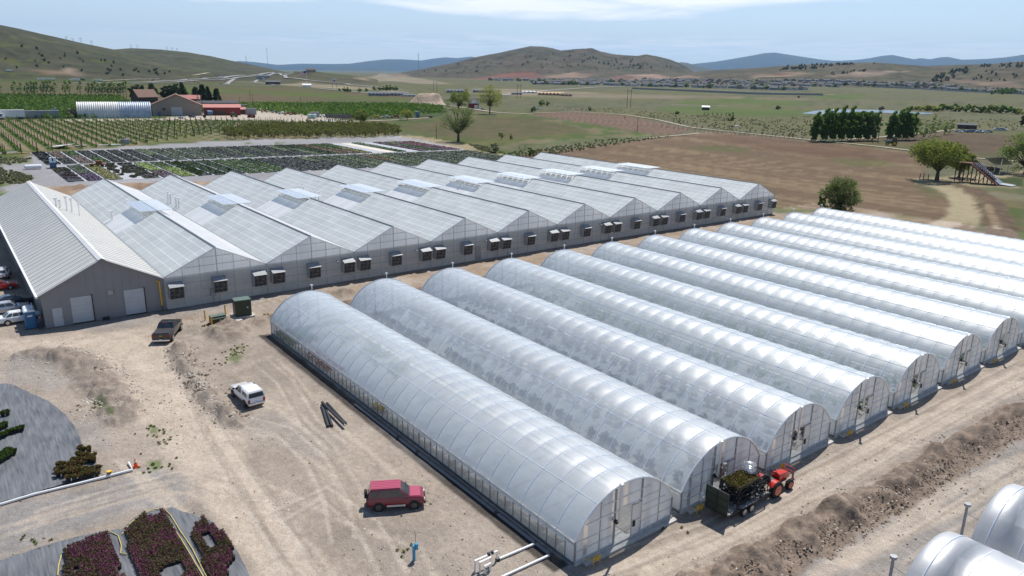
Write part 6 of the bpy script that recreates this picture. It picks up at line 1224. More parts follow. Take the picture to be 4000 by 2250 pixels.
def tree(name, label, cat, P, h, rx, lm, seed=1, base=.28, ncl=46, per=80, ls=.42, tr=.35, group=None, lean=0., top=1., shape='round', fill=.55, link=True, rz=0., sparse=0):
    t = thing(name, label, cat, tuple(P), rz, group); rg = random.Random(seed)
    b = MB(); zc = h*(base+1)/2*.98; rzv = h*(1-base)/2; fork = h*base*1.05
    b.tube([(0, 0, -.3), (.05*tr, 0, fork*.5), (lean*h*.1, 0, fork)], [tr*1.25, tr, tr*.8], 8); cs = []
    k = 0
    while len(cs) < ncl and k < ncl*30:
        k += 1; x, y, z = (rg.uniform(-1, 1) for _ in range(3)); d = math.sqrt(x*x+y*y+z*z)
        if d > 1 or d < fill*rg.random(): continue
        if shape == 'cone': w = (1-(z+1)/2)**.8*1.0+.06; x *= w; y *= w
        elif shape == 'column': x *= (1-.55*abs(z)**2); y *= (1-.55*abs(z)**2)
        elif shape == 'umbrella': 
            if z < -.2-.5*(1-math.hypot(x, y)): continue
        w = .66+.6*float(vn(math.atan2(y, x)*1.3+5, z*2+3, seed)); cs.append((x*rx*w+lean*(zc+z*rzv)*.2, y*rx*w, zc+z*rzv*w))
    for i, c in enumerate(cs):
        if shape in ('cone', 'column'):
            if i % 3: continue
            b.tube([(lean*c[2]*.15, 0, c[2]*.8), c], [tr*.18, .02], 4)
        elif i % 2 == 0 or sparse:
            m = Vector((c[0]*.35, c[1]*.35, fork+(c[2]-fork)*.45)); b.tube([(lean*h*.1, 0, fork*.9), m, c], [tr*.42, tr*.22, .03], 5)
            if sparse:
                for _ in range(3): e = Vector(c)+Vector((rg.gauss(0, 1), rg.gauss(0, 1), rg.gauss(.4, .8)))*rx*.16; b.tube([m.lerp(Vector(c), .6), e], [tr*.1, .015], 4)
    if shape in ('cone', 'column'): b.tube([(lean*h*.1, 0, fork), (lean*h*.2, 0, h*.94)], [tr*.8, .04], 6)
    b.build('trunk', M['bark'], t, True)
    v, f = clumps(cs, rx*(.23 if shape == 'round' or shape == 'umbrella' else .34), per, ls, seed+2, .72); npmesh('crown', v, f, lm, t)
    return t
T1 = Q(0, 50, 2.415); T2 = Q(1000, 150, 2.415); T3 = Q(2000, 150, 2.415); T4 = Q(3000, 150, 2.415)
def hpx(P, n): return n/ppm(P)        # overview pixels -> metres at P
P = g(1153, 357); tree('large_tree', 'large half bare grey green tree behind the greenhouse beside the track', 'tree', P, hpx(P, 92), hpx(P, 46), LM['willow'], 3, .22, 70, 50, .30, .62, sparse=1)
P = g(1154, 276); tree('round_tree', 'round green tree behind the large half bare tree', 'tree', P, hpx(P, 48), hpx(P, 32), LM['spring'], 5, .15, 60, 75, .5, .5)
P = g(1232, 287); tree('spreading_tree', 'tall spreading yellow green tree with a low bare limb, right of the farmhouse', 'tree', P, hpx(P, 67), hpx(P, 35), LM['yel'], 8, .3, 60, 55, .42, .5, sparse=1)
P = g(1024, 302); tree('small_tree', 'small yellow green tree between the parked farm machines', 'tree', P, hpx(P, 28), hpx(P, 17), LM['yel'], 9, .2, 34, 50, .38, .25)
P = g(911, 312); tree('small_tree', 'bushy yellow green tree beside the black hoop frames', 'tree', P, hpx(P, 38), hpx(P, 19), LM['spring'], 12, .1, 36, 60, .4, .25)
P = g(1261, 352); tree('young_tree', 'young bright green tree at the field edge right of the large tree', 'tree', P, hpx(P, 22), hpx(P, 8), LM['spring'], 14, .15, 20, 40, .25, .08)
P = g(1285, 351); tree('shrub', 'narrow green shrub standing right of the young bright green tree', 'shrub', P, hpx(P, 14), hpx(P, 5), LM['bush'], 15, .05, 14, 40, .25, .08)
P = g(1245, 385); tree('shrub', 'round grey green bush by the track behind the greenhouse', 'shrub', P, hpx(P, 25), hpx(P, 14), LM['sage'], 16, .03, 26, 50, .28, .08)
P = g(1335, 392); tree('shrub', 'dark green bush just behind the greenhouse roof corner', 'shrub', P, hpx(P, 20), hpx(P, 12), LM['bush'], 17, .03, 20, 50, .26, .08)
P = g(1314, 391); tree('bare_shrub', 'bare twiggy shrub left of the dark green bush', 'shrub', P, hpx(P, 28), hpx(P, 12), LM['sage'], 18, .1, 16, 3, .2, .12, sparse=1)
P = g(1098, 348); tree('bare_tree', 'thin bare young tree left of the large half bare tree', 'tree', P, hpx(P, 40), hpx(P, 5), LM['sage'], 19, .2, 16, 3, .2, .14, shape='column')
P = g(2356, 454); tree('spreading_tree', 'broad bright green tree beside the looping dirt track', 'tree', P, hpx(P, 90), hpx(P, 60), LM['spring'], 21, .22, 110, 70, .36, .6, shape='umbrella')
P = g(2412, 446); tree('spreading_tree', 'smaller green tree leaning over the wooden ramp', 'tree', P, hpx(P, 66), hpx(P, 28), LM['spring'], 22, .25, 46, 90, .38, .35)
P = g(2578, 437); tree('willow_tree', 'pale green willow cut off by the right picture edge', 'tree', P, hpx(P, 88), hpx(P, 52), LM['willow'], 23, .15, 90, 70, .38, .5)
P = g(2109, 534, 0); tree('large_shrub', 'big green bush behind the farthest hoop houses', 'shrub', P, hpx(P, 84), hpx(P, 42), LM['olive'], 24, .02, 150, 50, .24, .16)
P = g(2066, 532, 0); tree('shrub', 'small green bush at the left foot of the big one', 'shrub', P, hpx(P, 45), hpx(P, 11), LM['bush'], 25, .02, 24, 80, .24, .1)
rg = random.Random(4)
for (x0, x1, yb, ht, n, lb, gr) in ((2042, 2192, 356, 79, 15, 'tall wind bent poplar in the dense grove beyond the brown field', 'poplars of the dense left grove'), (2232, 2286, 353, 74, 7, 'tall wind bent poplar in the second grove right of the twin poles', 'poplars of the second grove')):
    pr_ = None
    for i in range(n):
        x = x0+(x1-x0)*i/(n-1); P = g(x, yb-(x-x0)*.02+rg.uniform(-1, 1)); hh_ = hpx(P, ht*(1-.25*abs(i/(n-1)-.3))*rg.uniform(.9, 1.08)); 
        if pr_ is None: pr_ = [tree('poplar_tree', lb, 'tree', P, hh_, hpx(P, 12), LM['pop'], 31+k, .06, 56, 60, .42, .16, gr, lean=.7, shape='column') for k in range(2)]; h0 = hh_; pr_[1].location = g(x+5, yb)
        elif i == 1: continue
        else: copy_tree(pr_[i % 2], P, rg.random()*.5, sc=(1, 1, hh_/h0))
for x, yb, ht in ((2300, 351, 42), (2318, 349, 32), (2336, 345, 50), (2350, 342, 36), (2372, 339, 30), (2385, 337, 34)):
    P = g(x, yb); tree('poplar_tree', 'thin wind bent young poplar trailing off right of the second grove', 'tree', P, hpx(P, ht), hpx(P, 9), LM['popl'], int(x), .08, 26, 34, .34, .12, 'thin young poplars along the track', lean=.8, shape='column')
pr_ = None
for i, x in enumerate([3, 50, 84, 103, 126, 141, 161, 177, 190, 203, 212, 268, 276, 310, 342, 352, 363, 376, 389, 401, 414, 427, 440, 452, 466, 476, 488][:]):
    P = g(T1(x*2.42 if 0 else 0, 0)[0]+[2, 36, 54, 68, 80, 87, 95, 108, 117, 129, 137, 165, 176, 203, 222, 231, 240, 248, 256, 264, 272, 280, 288, 296, 303, 310, 318][i], 244.5+.02*i); ht = 38*rg.uniform(.85, 1.05)
    if pr_ is None: pr_ = tree('poplar_tree', 'tall sparse poplar in the windbreak row beyond the nursery crop', 'tree', P, hpx(P, 40), hpx(P, 6.5), LM['popl'], 77, .12, 22, 15, .75, .3, 'poplar windbreak row', lean=.5, shape='column'); continue
    copy_tree(pr_, P, rg.random()*.8, sc=(1, 1, ht/40))
for i, (x, yb, ht, w, lb, sh) in enumerate([(350, 261, 44, 20, 'broad dark tree at the left end of the farm buildings', 'round'), (384, 252, 34, 15, 'dark conifer behind the broad dark tree', 'cone'), (421, 252, 33, 14, 'dark rounded tree left behind the brown barn roof', 'round'), (442, 252, 36, 13, 'dark tree directly behind the brown barn ridge', 'round'), (460, 250, 36, 12, 'dark conifer behind the right slope of the barn roof', 'cone'), (495, 263, 40, 14, 'dark conifer right of the barn, leftmost of that clump', 'cone'), (512, 263, 46, 12, 'tallest dark conifer right of the brown barn', 'cone'), (526, 262, 38, 10, 'dark conifer in the middle of the clump above the red shed', 'cone'), (547, 263, 37, 11, 'separate dark conifer standing right of the conifer clump', 'cone')]):
    P = g(x, yb); tree('dark_tree' if sh == 'round' else 'conifer_tree', lb, 'tree', P, hpx(P, ht), hpx(P, w), LM['dark'], 40+i, .08, 60, 60, .75, .35, 'dark trees round the farm buildings', shape=sh, fill=.2)
P = g(385, 286); tree('shrub', 'green bush between the metal hut and the brown barn', 'shrub', P, hpx(P, 24), hpx(P, 12), LM['bush'], 55, .03, 24, 50, .4, .1)
# orchard
ORC = [g(*q) for q in [(565,352),(1010,345),(1000,324),(860,316),(700,318),(565,332)]]
po_ = None; cnt = 0
ox = [p.x for p in ORC]; oy = [p.y for p in ORC]; pts = []
yy = min(oy)
while yy < max(oy):
    xx = min(ox)
    while xx < max(ox): pts.append((xx+rg.uniform(-.8, .8), yy+rg.uniform(-.5, .5))); xx += 5.2
    yy += 5.05
pa_ = np.array(pts); pa_ = pa_[inpoly([(p.x, p.y) for p in ORC], pa_[:, 0], pa_[:, 1])]; pa_ = pa_[np.argsort(np.hypot(pa_[:, 0], pa_[:, 1]))][:290]
pr_ = []
for i, (x, y) in enumerate(pa_):
    if i < 3: pr_.append(tree('orchard_tree', 'small vase shaped fruit tree in the orchard rows behind the plant beds', 'tree', (x, y, 0), 3.6, 1.9, LM['orch'], 60+i, .28, 18, 26, .30, .13, 'orchard trees', sparse=1)); continue
    copy_tree(pr_[i % 3], (x, y, 0), rg.random()*6, sc=rg.uniform(.8, 1.1))
# vineyard: posts and vines
VINP = [g(*q) for q in [(-40,305),(0,303),(520,303),(860,310),(870,318),(560,334),(330,366),(140,378),(0,392),(-40,394)]]
vp = [(p.x, p.y) for p in VINP]; ys_ = np.arange(math.floor(min(q[1] for q in vp)/5.05)*5.05-.9, max(q[1] for q in vp), 5.05); PP = []
vinelf = []
for y in ys_:
    xs = np.arange(min(q[0] for q in vp), max(q[0] for q in vp), .45); k = inpoly(vp, xs, np.full(len(xs), y)); xk = xs[k]
    if not len(xk): continue
    px_ = list(np.arange(xk.min(), xk.max(), 11.0))+[xk.max()]; PP += [(x, y, i == len(px_)-1) for i, x in enumerate(px_)]
    vinelf.append(np.stack([xk, y+RNG.normal(0, .3, len(xk)), .2+RNG.random(len(xk))*.7], 1))
vl = np.concatenate(vinelf); v, f = leafpts(vl, .55, seed=3); tag(npmesh('vines', v, f, LM['crop']), 'low green vines along the trellis rows at left', 'vines', None, 'stuff')
PP.sort(key=lambda q: math.hypot(q[0], q[1])); b = MB(); b.box((0, 0, 1.7), (.24, .24, 3.4)); p0 = b.build('trellis_post', M['wood']); tag(p0, 'weathered wooden trellis post in the vine rows', 'post', 'trellis posts')
for i, (x, y, e_) in enumerate(PP[:300]):
    o = p0 if i == 0 else p0.copy()
    if i: COL.objects.link(o)
    o.location = (x, y, 0)
if len(PP) > 300:
    b = MB()
    for x, y, e_ in PP[300:]: b.box((x, y, 1.45), (.2, .2, 2.9))
    tag(b.build('distant_trellis_posts', M['wood']), 'far trellis posts of the vine rows near the sheds', 'posts', None, 'stuff')
# nursery crop rows, one green mass
CR = [(p.x, p.y) for p in (g(*q) for q in [(-30,238),(300,243),(330,262),(560,262),(1040,263),(1110,269),(1125,284),(1000,291),(900,297),(720,288),(560,270),(500,282),(190,300),(-30,298)])]
n = 90000; x = RNG.uniform(min(q[0] for q in CR), max(q[0] for q in CR), n); y = RNG.uniform(min(q[1] for q in CR), max(q[1] for q in CR), n); y = np.round(y/4.2)*4.2+RNG.normal(0, .6, n)
k = inpoly(CR, x, y) & (vn(x/25, y/5, 3)+vn(x/3, y/4, 5) > .55); x, y = x[k][:26000], y[k][:26000]
v, f = leafpts(np.stack([x, y, RNG.uniform(.3, 2.3, len(x))], 1), 1.25, seed=9); tag(npmesh('nursery_crop', v, f, LM['crop']), 'dense green rows of young nursery trees beyond the sheds', 'crop rows', None, 'stuff')
# willow thicket by the pond, sage scrub, hillside junipers
pr_ = None
for i, (x, yb, ht, w, m_) in enumerate([(2312, 279, 10, 9, 'yel'), (2330, 279, 12, 11, 'yel'), (2352, 280, 11, 12, 'yel'), (2376, 279, 16, 13, 'bush'), (2396, 280, 17, 13, 'bush'), (2412, 281, 12, 9, 'yel'), (2431, 283, 18, 10, 'pop'), (2455, 283, 15, 11, 'spring'), (2475, 284, 15, 12, 'bush'), (2497, 285, 17, 13, 'spring'), (2520, 286, 17, 13, 'bush'), (2545, 287, 15, 13, 'pop'), (2563, 288, 10, 9, 'yel'), (2216, 277, 8, 7, 'sage'), (2290, 278, 7, 8, 'sage'), (1957, 275, 7, 6, 'sage')]):
    P = g(x, yb); tree('willow_thicket', 'green willow thicket in the band of bushes beside the pond', 'shrub', P, hpx(P, ht), hpx(P, w), LM[m_], 90+i, .02, 20, 44, .9, .15, 'willow bushes by the pond')
for i, (x, yb, ht, w, m_, lb) in enumerate([(1839, 304, 20, 9, 'bush', 'green bush under bare branches in the pasture'), (1703, 288, 8, 5, 'pop', 'small dark bush on the slope left of the pasture'), (1483, 279, 11, 4, 'bush', 'narrow green bush at the left end of the furrowed strip'), (1363, 266, 14, 9, 'bush', 'round green bush by the parked white car'), (1378, 266, 11, 5, 'spring', 'light green bush right beside the round green one'), (1340, 282, 12, 8, 'bush', 'green bush by the pale yard at the end of the lane'), (2570, 318, 22, 10, 'dark', 'dark bush at the far right edge'), (2009, 247, 6, 3, 'dark', 'lone dark bush on the far grassy slope')]):
    P = g(x, yb); tree('shrub', lb, 'shrub', P, hpx(P, ht), hpx(P, w), LM[m_], 120+i, .03, 22, 46, .45, .12)
for i, x in enumerate([1771, 1781, 1793, 1804, 1815, 1826, 1834, 1843]):
    P = g(x, 292.5); tree('bare_shrub', 'leafless shrub in the short row across the green pasture', 'shrub', P, hpx(P, 11), hpx(P, 4), LM['sage'], 140+i, .1, 10, 2, .3, .22, 'row of bare shrubs in the pasture', sparse=1)
def scatter_px(poly, n, seed):
    rg_ = random.Random(seed); out = []; xs = [q[0] for q in poly]; ys = [q[1] for q in poly]
    while len(out) < n:
        x = rg_.uniform(min(xs), max(xs)); y = rg_.uniform(min(ys), max(ys))
        if inpoly(poly, np.array([x]), np.array([y]))[0]: out.append((x, y))
    return out
# sagebrush, one mass
sg = []
for poly, n in (([(1400,268),(1560,275),(1900,300),(2030,330),(2030,350),(1760,325),(1560,284),(1400,276)], 420), ([(1932,300),(2050,290),(2230,300),(2560,300),(2560,330),(2300,330),(2200,310),(2060,345),(1960,340)], 420), ([(1230,385),(1340,380),(1500,352),(1660,345),(1700,342),(1500,372),(1340,398)], 260), ([(0,396),(80,400),(60,412),(0,418)], 60), ([(0,425),(50,436),(85,448),(60,462),(0,468)], 120), ([(1180,362),(1230,372),(1230,384),(1190,372)], 60)):
    for x, y in scatter_px(poly, n, int(poly[0][0])): p = g(x, y); sg.append((p.x, p.y, p.z+.25, hpx(p, 3.2)))
sg = np.array(sg); v, f = clumps(sg[:, :3], np.clip(sg[:, 3]*.5, .35, 1.3), 14, .5, 7, .6); tag(npmesh('sagebrush', v, f, LM['sage']), 'grey green sagebrush and weeds scattered over the rough pasture', 'scrub', None, 'stuff')
pj = None; k = 0
for poly, n, ht in (([(1060,180),(1200,152),(1340,128),(1480,140),(1620,150),(1700,172),(1500,178),(1250,178),(1100,190)], 46, 3.2), ([(1500,160),(1560,150),(1640,172),(1560,176)], 26, 3.4), ([(1960,168),(2100,162),(2240,160),(2080,166)], 22, 4), ([(1945,178),(2000,170),(2110,166),(2060,174)], 30, 4), ([(2060,186),(2180,176),(2190,180),(2080,190)], 14, 3.5), ([(2340,205),(2360,190),(2430,170),(2440,180),(2390,205),(2370,212)], 46, 4.5), ([(2440,190),(2480,180),(2570,190),(2560,205),(2440,205)], 14, 4), ([(2460,165),(2576,160),(2576,172),(2480,172)], 24, 4), ([(0,110),(180,130),(300,160),(300,185),(0,170)], 22, 4.5), ([(240,170),(420,176),(440,192),(260,190)], 16, 5)):
    for x, y in scatter_px(poly, n, int(poly[0][0]+n)):
        P = g(x, y)
        if pj is None: pj = tree('juniper', 'small dark juniper dotted on the far hillsides', 'tree', P, 6, 3.4, LM['dark'], 7, .02, 10, 26, 1.6, .2, 'junipers on the hillsides', shape='round', fill=.1); continue
        s_ = hpx(P, ht)/6*rg.uniform(.7, 1.3); copy_tree(pj, P, rg.random()*6, sc=s_)

wd = []
for x, y, n_, r_ in ((590, 892, 26, .9), (604, 873, 14, .6), (556, 912, 10, .6), (385, 1080, 16, .7), (404, 1103, 16, .6), (252, 1020, 18, .7), (281, 1047, 20, .7), (397, 1170, 26, .8), (520, 818, 12, .4), (100, 1372, 14, .9), (660, 812, 8, .5), (1022, 1385, 6, .3), (690, 790, 8, .8), (1700, 1330, 5, .5)):
    P = g(x, y, 0)
    for _ in range(n_//2+2): wd.append((P.x+rg.gauss(0, r_), P.y+rg.gauss(0, r_), .06))
v, f = clumps(wd, .13, 18, .08, 5, .4); tag(npmesh('weeds', v, f, two_leaf('weed_tufts', (.10, .15, .035), (.20, .19, .07), 3)), 'small green weed tufts growing through the dirt yard', 'weeds', None, 'stuff')
# ================================================================ BUILDINGS IN THE DISTANCE
BMT = {'brownroof': mat('brown_shingle_roof', (.20, .115, .085), .85, 0, .15, .6), 'darkwall': mat('dark_brown_boards', (.09, .065, .05), .85, 0, .2, .8), 'block': mat('taupe_block_wall', (.30, .25, .21), .85, 0, .08, .8), 'redroof': mat('faded_red_metal_roof', (.52, .20, .16), .55, 0, .1, .6), 'redwall': mat('barn_red_boards', (.22, .035, .03), .75, 0, .15, 1),
 'greywall': mat('grey_siding_far', (.30, .31, .33), .8, 0, .08, .6), 'greyroof': mat('grey_shingle_roof', (.13, .135, .145), .9, 0, .12, .8), 'tan': mat('tan_siding', (.36, .30, .24), .8, 0, .08, .6), 'whitew': mat('off_white_siding', (.62, .61, .59), .7, 0, .05, .6), 'brownr2': mat('brown_grey_shingles', (.15, .125, .11), .9, 0, .12, .8),
 'darkroof': mat('black_sheet_roof', (.035, .035, .045), .6, 0, .2, .6), 'rust': mat('rusty_steel', (.20, .08, .035), .8, .2, .3, 2), 'teal': mat('pale_teal_tank', (.45, .58, .52), .5, 0, .08, 2), 'bluec': mat('dusty_blue_steel', (.10, .17, .26), .6, .1, .15, 2), 'cat': mat('machine_yellow', (.45, .28, .04), .6, .1, .25, 2), 'osb': mat('bare_wood_framing', (.5, .36, .2), .8, 0, .15, 1), 'signgreen': mat('highway_green', (.01, .13, .06), .5), 'flagred': mat('flag_red', (.42, .03, .04), .8), 'flagblue': mat('flag_blue', (.02, .03, .12), .8), 'signblue': mat('sign_blue', (.02, .06, .2), .5)}
def face(P): return YAW-(AZF-math.atan2(P.y, P.x))     # rotation that turns local -y towards the camera
def gable(name, label, cat, P, rz, Wd, Dp, hw, hr, mw, mr, ridge='x', ov=.4, doors=(), wins=(), group=None, garage=False):
    t = thing(name, label, cat, tuple(P), rz, group); b = MB()
    b.bx(-Wd/2, Wd/2, 0, Dp, -1, hw)
    if ridge == 'y': b.prism([(-Wd/2, hw), (Wd/2, hw), (0, hr)], 'Y', 0.02, Dp-.02)
    else: b.prism([(0, hw), (Dp, hw), (Dp/2, hr)], 'X', -Wd/2+.02, Wd/2-.02)
    b.build('walls', mw, t); b = MB(); th = .18
    if ridge == 'y':
        k = (hr-hw)/(Wd/2); e = Wd/2+ov; b.prism([(-e, hw-ov*k), (0, hr), (e, hw-ov*k), (e, hw-ov*k+th), (0, hr+th+.05), (-e, hw-ov*k+th)], 'Y', -ov, Dp+ov)
    else:
        k = (hr-hw)/(Dp/2); b.prism([(-ov, hw-ov*k), (Dp/2, hr), (Dp+ov, hw-ov*k), (Dp+ov, hw-ov*k+th), (Dp/2, hr+th+.05), (-ov, hw-ov*k+th)], 'X', -Wd/2-ov, Wd/2+ov)
    b.build('roof', mr, t)
    for x0, x1, z0, z1, m_ in doors: b = MB(); b.bx(x0, x1, -.08, .02, z0, z1); b.build('door', m_, t)
    for x0, x1, z0, z1 in wins: b = MB(); b.bx(x0, x1, -.06, .02, z0, z1); b.build('window', M['glass'], t)
    return t
V1 = lambda x, y: T1(x, y)
# corrugated round hut
A, B = g(196, 297), g(383, 295.5); d_ = B-A; L_ = d_.length; d_.normalize(); rz = math.atan2(d_.y, d_.x); Rw, Rh = 6.6, hpx(A, 33)
t = thing('quonset_hut', 'long corrugated round-roofed metal hut, white at left and bluish at right', 'hut', tuple(A+Vector((-d_.y, d_.x, 0))*Rw), rz)
M['hutw'] = mat('whitewashed_corrugated_steel', (.62, .62, .60), .6, .1, .12, .4); M['hutb'] = mat('bluish_corrugated_steel', (.40, .45, .52), .5, .3, .2, .5)
def hut(x0, x1, m_, nm, steps):
    v = []; nx = int((x1-x0)/.19); n = 18
    for i in range(nx+1):
        x = x0+(x1-x0)*i/nx; o = .18*math.cos(2*math.pi*x/1.15)
        v += [(x, (Rw+o)*math.cos(math.pi*j/n), max(0, (Rh+o)*math.sin(math.pi*j/n)**.85)) for j in range(n+1)]
    k = n+1; f = [(i*k+j, i*k+j+1, (i+1)*k+j+1, (i+1)*k+j) for i in range(nx) for j in range(n)]; npmesh(nm, v, f, m_, t)
hut(0, L_*.56, M['hutw'], 'shell', 0); hut(L_*.56, L_, M['hutb'], 'weathered_shell', 0)
b = MB(); b.add([(.3, Rw*.97*math.cos(math.pi*j/18), max(0, Rh*.97*math.sin(math.pi*j/18)**.85)) for j in range(19)], [tuple(range(19))]); b.build('end_wall', BMT['greywall'], t); b = MB(); b.bx(.1, .28, -2, 2, 0, 4); b.build('door', BMT['bluec'], t)
# barn, house, red sheds
P = g(*T1(1675, 970)); P.x, P.y = P.x, P.y; w_ = hpx(P, 101); h1 = hpx(P, 24); h2_ = hpx(P, 46)
gable('barn', 'brown-roofed barn with a tan gable front and a white overhead door', 'barn', P, face(P), w_, 20, h1, h2_, BMT['block'], BMT['brownroof'], 'y', 1.2, doors=[(-w_*.12, w_*.11, 0, h1*.78, M['rdoor']), (-w_*.4, -w_*.34, 0, 2.4, BMT['bluec'])], wins=[(-w_*.3, -w_*.23, h1*.5, h1*.68)])
P = g(388, 280); gable('house', 'steep brown-roofed house among the dark trees left of the barn', 'house', P+Vector((-60, 10, 0)), face(P)+.5, 15, 12, 8, 13, BMT['darkwall'], BMT['brownroof'], 'x', .8, wins=[(-3, -1, 3, 5), (2, 4, 3, 5)])
P = g(477, 268); gable('shed', 'small red-roofed shed behind the right end of the barn roof', 'shed', P, face(P)-.1, 16, 8, 6, 8.6, BMT['redwall'], BMT['redroof'], 'x', .4, doors=[(-2, 2, 0, 4, BMT['darkwall'])])
P = g(*T1(2100, 968)); w_ = hpx(P, 79); gable('shed', 'long barn-red shed with a pale red metal roof and white trim', 'shed', P, face(P), w_, 9, hpx(P, 18), hpx(P, 24), BMT['redwall'], BMT['redroof'], 'x', .5, doors=[(-w_*.3, w_*.1, .8, 3.0, BMT['darkwall'])])
P = g(*T1(2278, 958)); gable('shed', 'low red lean-to joined to the right of the long red shed', 'shed', P, face(P), hpx(P, 20), 7, hpx(P, 11), hpx(P, 15), BMT['redwall'], BMT['redroof'], 'x', .3, doors=[(-2, 2, 0, 2.6, BMT['darkwall'])])
P = g(*T1(2060, 895)); gable('shed', 'long low black-roofed shed behind the red one', 'shed', P, face(P), hpx(P, 88), 9, 3.6, 5, BMT['greywall'], BMT['darkroof'], 'x', .5, wins=[(-6, -4, 1.4, 2.6), (3, 5, 1.4, 2.6)])
def container(label, P, w, h, m_, name='shipping_container'):
    t = thing(name, label, 'container', tuple(P), face(P)); b = MB(); b.bx(-w/2, w/2, 0, 2.6, .15, h); b.build('box', m_, t, bevel=.03); b = MB()
    for k in range(int(w/1.2)): x = -w/2+.5+k*1.2; b.bx(x-.05, x+.05, -.05, 0, .2, h-.1)
    b.build('wall_ribs', m_, t)
P = g(27, 300); t = thing('semi_trailer', 'white box semi-trailer at the left end of the farmyard', 'trailer', tuple(P), face(P)+.05); w_ = hpx(P, 52); b = MB(); b.bx(-w_/2, w_/2, 0, 2.6, 1.2, hpx(P, 19)); b.build('box', M['white'], t, bevel=.04)
for x_ in (-w_*.35, w_*.3, w_*.38): b = MB(); b.cyl((x_, .3, .55), .55, .5, 14, 'Y'); b.build('wheel', M['tyre'], t)
P = g(2, 301); t = thing('truck_cab', 'white truck cab cut by the left picture edge', 'truck', tuple(P), face(P)); b = MB(); b.bx(-2, 1.2, 0, 2.4, .8, 3.4); b.bx(1.2, 2.4, .1, 2.3, .8, 2.0); b.build('cab', M['white'], t, bevel=.12); b = MB(); b.bx(-.6, .9, -.03, .02, 2.0, 3.0); b.build('window', M['glass'], t); b = MB(); b.cyl((.9, .2, .5), .5, .4, 14, 'Y'); b.build('wheel', M['tyre'], t)
P = g(*T1(362, 996)); container('grey metal container beside the white semi-trailer', P, hpx(P, 79), hpx(P, 16), BMT['greywall'])
P = g(*T1(522, 990)); container('dark blue steel bin at the end of the grey container', P, hpx(P, 9), hpx(P, 18), BMT['bluec'], 'steel_bin')
P = g(*T1(2275, 905)); container('small grey container behind the red lean-to', P, hpx(P, 26), 3.2, BMT['greywall'])
P = g(*T2(558, 745)); container('grey open crate beside the two pale green tanks', P, hpx(P, 21), 3.4, BMT['greywall'], 'crate')
for x_, lb in ((507, 'pale green water tank, left of two on the farmyard edge'), (550, 'pale green water tank, right of two on the farmyard edge')):
    P = g(*T2(x_, 758)); t = thing('water_tank', lb, 'tank', tuple(P), face(P), 'pale green water tanks'); b = MB(); b.cyl((0, 1.4, 1.4), 1.5, 2.5, 16); b.cyl((0, 1.4, 2.75), 1.5, .25, 16, r2=.9); b.build('tank', BMT['teal'], t, True, bevel=.08); b = MB(); b.cyl((0, 1.4, 2.95), .35, .16, 10); b.build('hatch', M['trim'], t)
P = g(*T1(625, 990)); o = crumple('scrap_heap', P+Vector((0, 3, 1)), 3.2, 'dark heap of scrap left of the round metal hut', M['wood'], 3, (1.6, .8, 1.1)); o['category'] = 'heap'
# farm vehicles
def farcar(label, x, y, rz, pm, L_=4.6, kind='parked_car', truck=False, Pt=None, group=None):
    P = g(x, y) if Pt is None else Pt; t = thing(kind, label, 'car' if not truck else 'pickup truck', tuple(P), face(P)+rz, group); h_ = L_/2
    b = MB(); b.loft([sect(-h_, .4, .85, .8), sect(-h_*.9, .35, .95, .88), sect(h_*.3, .35, .95, .9), sect(h_*.9, .38, .82, .86), sect(h_, .45, .65, .78)])
    x0, x1 = (-h_*.1, h_*.4) if truck else (-h_*.75, h_*.4); b.loft([[(x0, -.82, .9), (x0, .82, .9), (x1, .82, .9), (x1, -.82, .9)], [(x0+.3, -.62, 1.45), (x0+.3, .62, 1.45), (x1-.5, .62, 1.45), (x1-.5, -.62, 1.45)]]); b.build('body', pm, t, True)
    b = MB(); 
    for s_ in (-1, 1): b.quad((x0+.15, s_*.82, .98), (x1-.15, s_*.82, .98), (x1-.5, s_*.67, 1.38), (x0+.32, s_*.67, 1.38))
    b.quad((x1-.02, -.72, .96), (x1-.02, .72, .96), (x1-.46, .6, 1.4), (x1-.46, -.6, 1.4)); b.build('windows', M['glass'], t)
    for sx in (-.6, .6):
        for s_ in (-1, 1): b = MB(); b.cyl((sx*h_, s_*.78, .33), .33, .22, 12, 'Y'); b.build('wheel', M['tyre'], t)
    return t
farcar('red car parked against the tan barn front', *T1(1605, 968), 1.7, M['bright_red']); farcar('pale blue pickup parked in front of the barn door', *T1(1715, 1000), -.9, M['silver_paint'], 5.2, 'pickup_truck', True); farcar('dark teal car parked right of the barn door', *T1(1815, 988), -.6, M['navy_paint'])
farcar('white car parked at the end of the pale lane', *T3(245, 670), .1, M['white_paint']); farcar('silver car under the trees beside the farmhouse', *T2(2140, 672), .2, M['silver_paint'])
P = g(*T1(1930, 990)); b = MB(); b.cyl((0, 0, .95), .95, .5, 20, 'Y'); b.cyl((0, 0, .95), .55, .52, 16, 'Y'); o = b.build('tractor_tyre', M['tyre'], None, True); o.location = P; o.rotation_euler.z = face(P); tag(o, 'large tyre standing upright between the barn and the red shed', 'tyre')
P = g(*T1(1988, 970)); b = MB(); b.cyl((0, 1.5, 1.7), 1.7, 3.4, 16, 'X'); o = b.build('round_bin', BMT['bluec'], None, True); o.location = P; o.rotation_euler.z = face(P)+.3; tag(o, 'dusty blue round bin in front of the red shed', 'bin')
P = g(*T1(2200, 985)); tractor('farm_tractor', 'green tractor with a cab at the right end of the red shed', P, face(P)+.4, M['tractor_green'], True, 1.4)
P = g(*T1(2380, 990)); tractor('farm_tractor', 'rusty orange tractor right of the red sheds', P, face(P)+2.6, BMT['rust'], False, 1.5)
P = g(2246, 366); tractor('field_tractor', 'green tractor ploughing in front of the poplar grove', P, face(P)+math.pi, M['tractor_green'], True, 1.7)
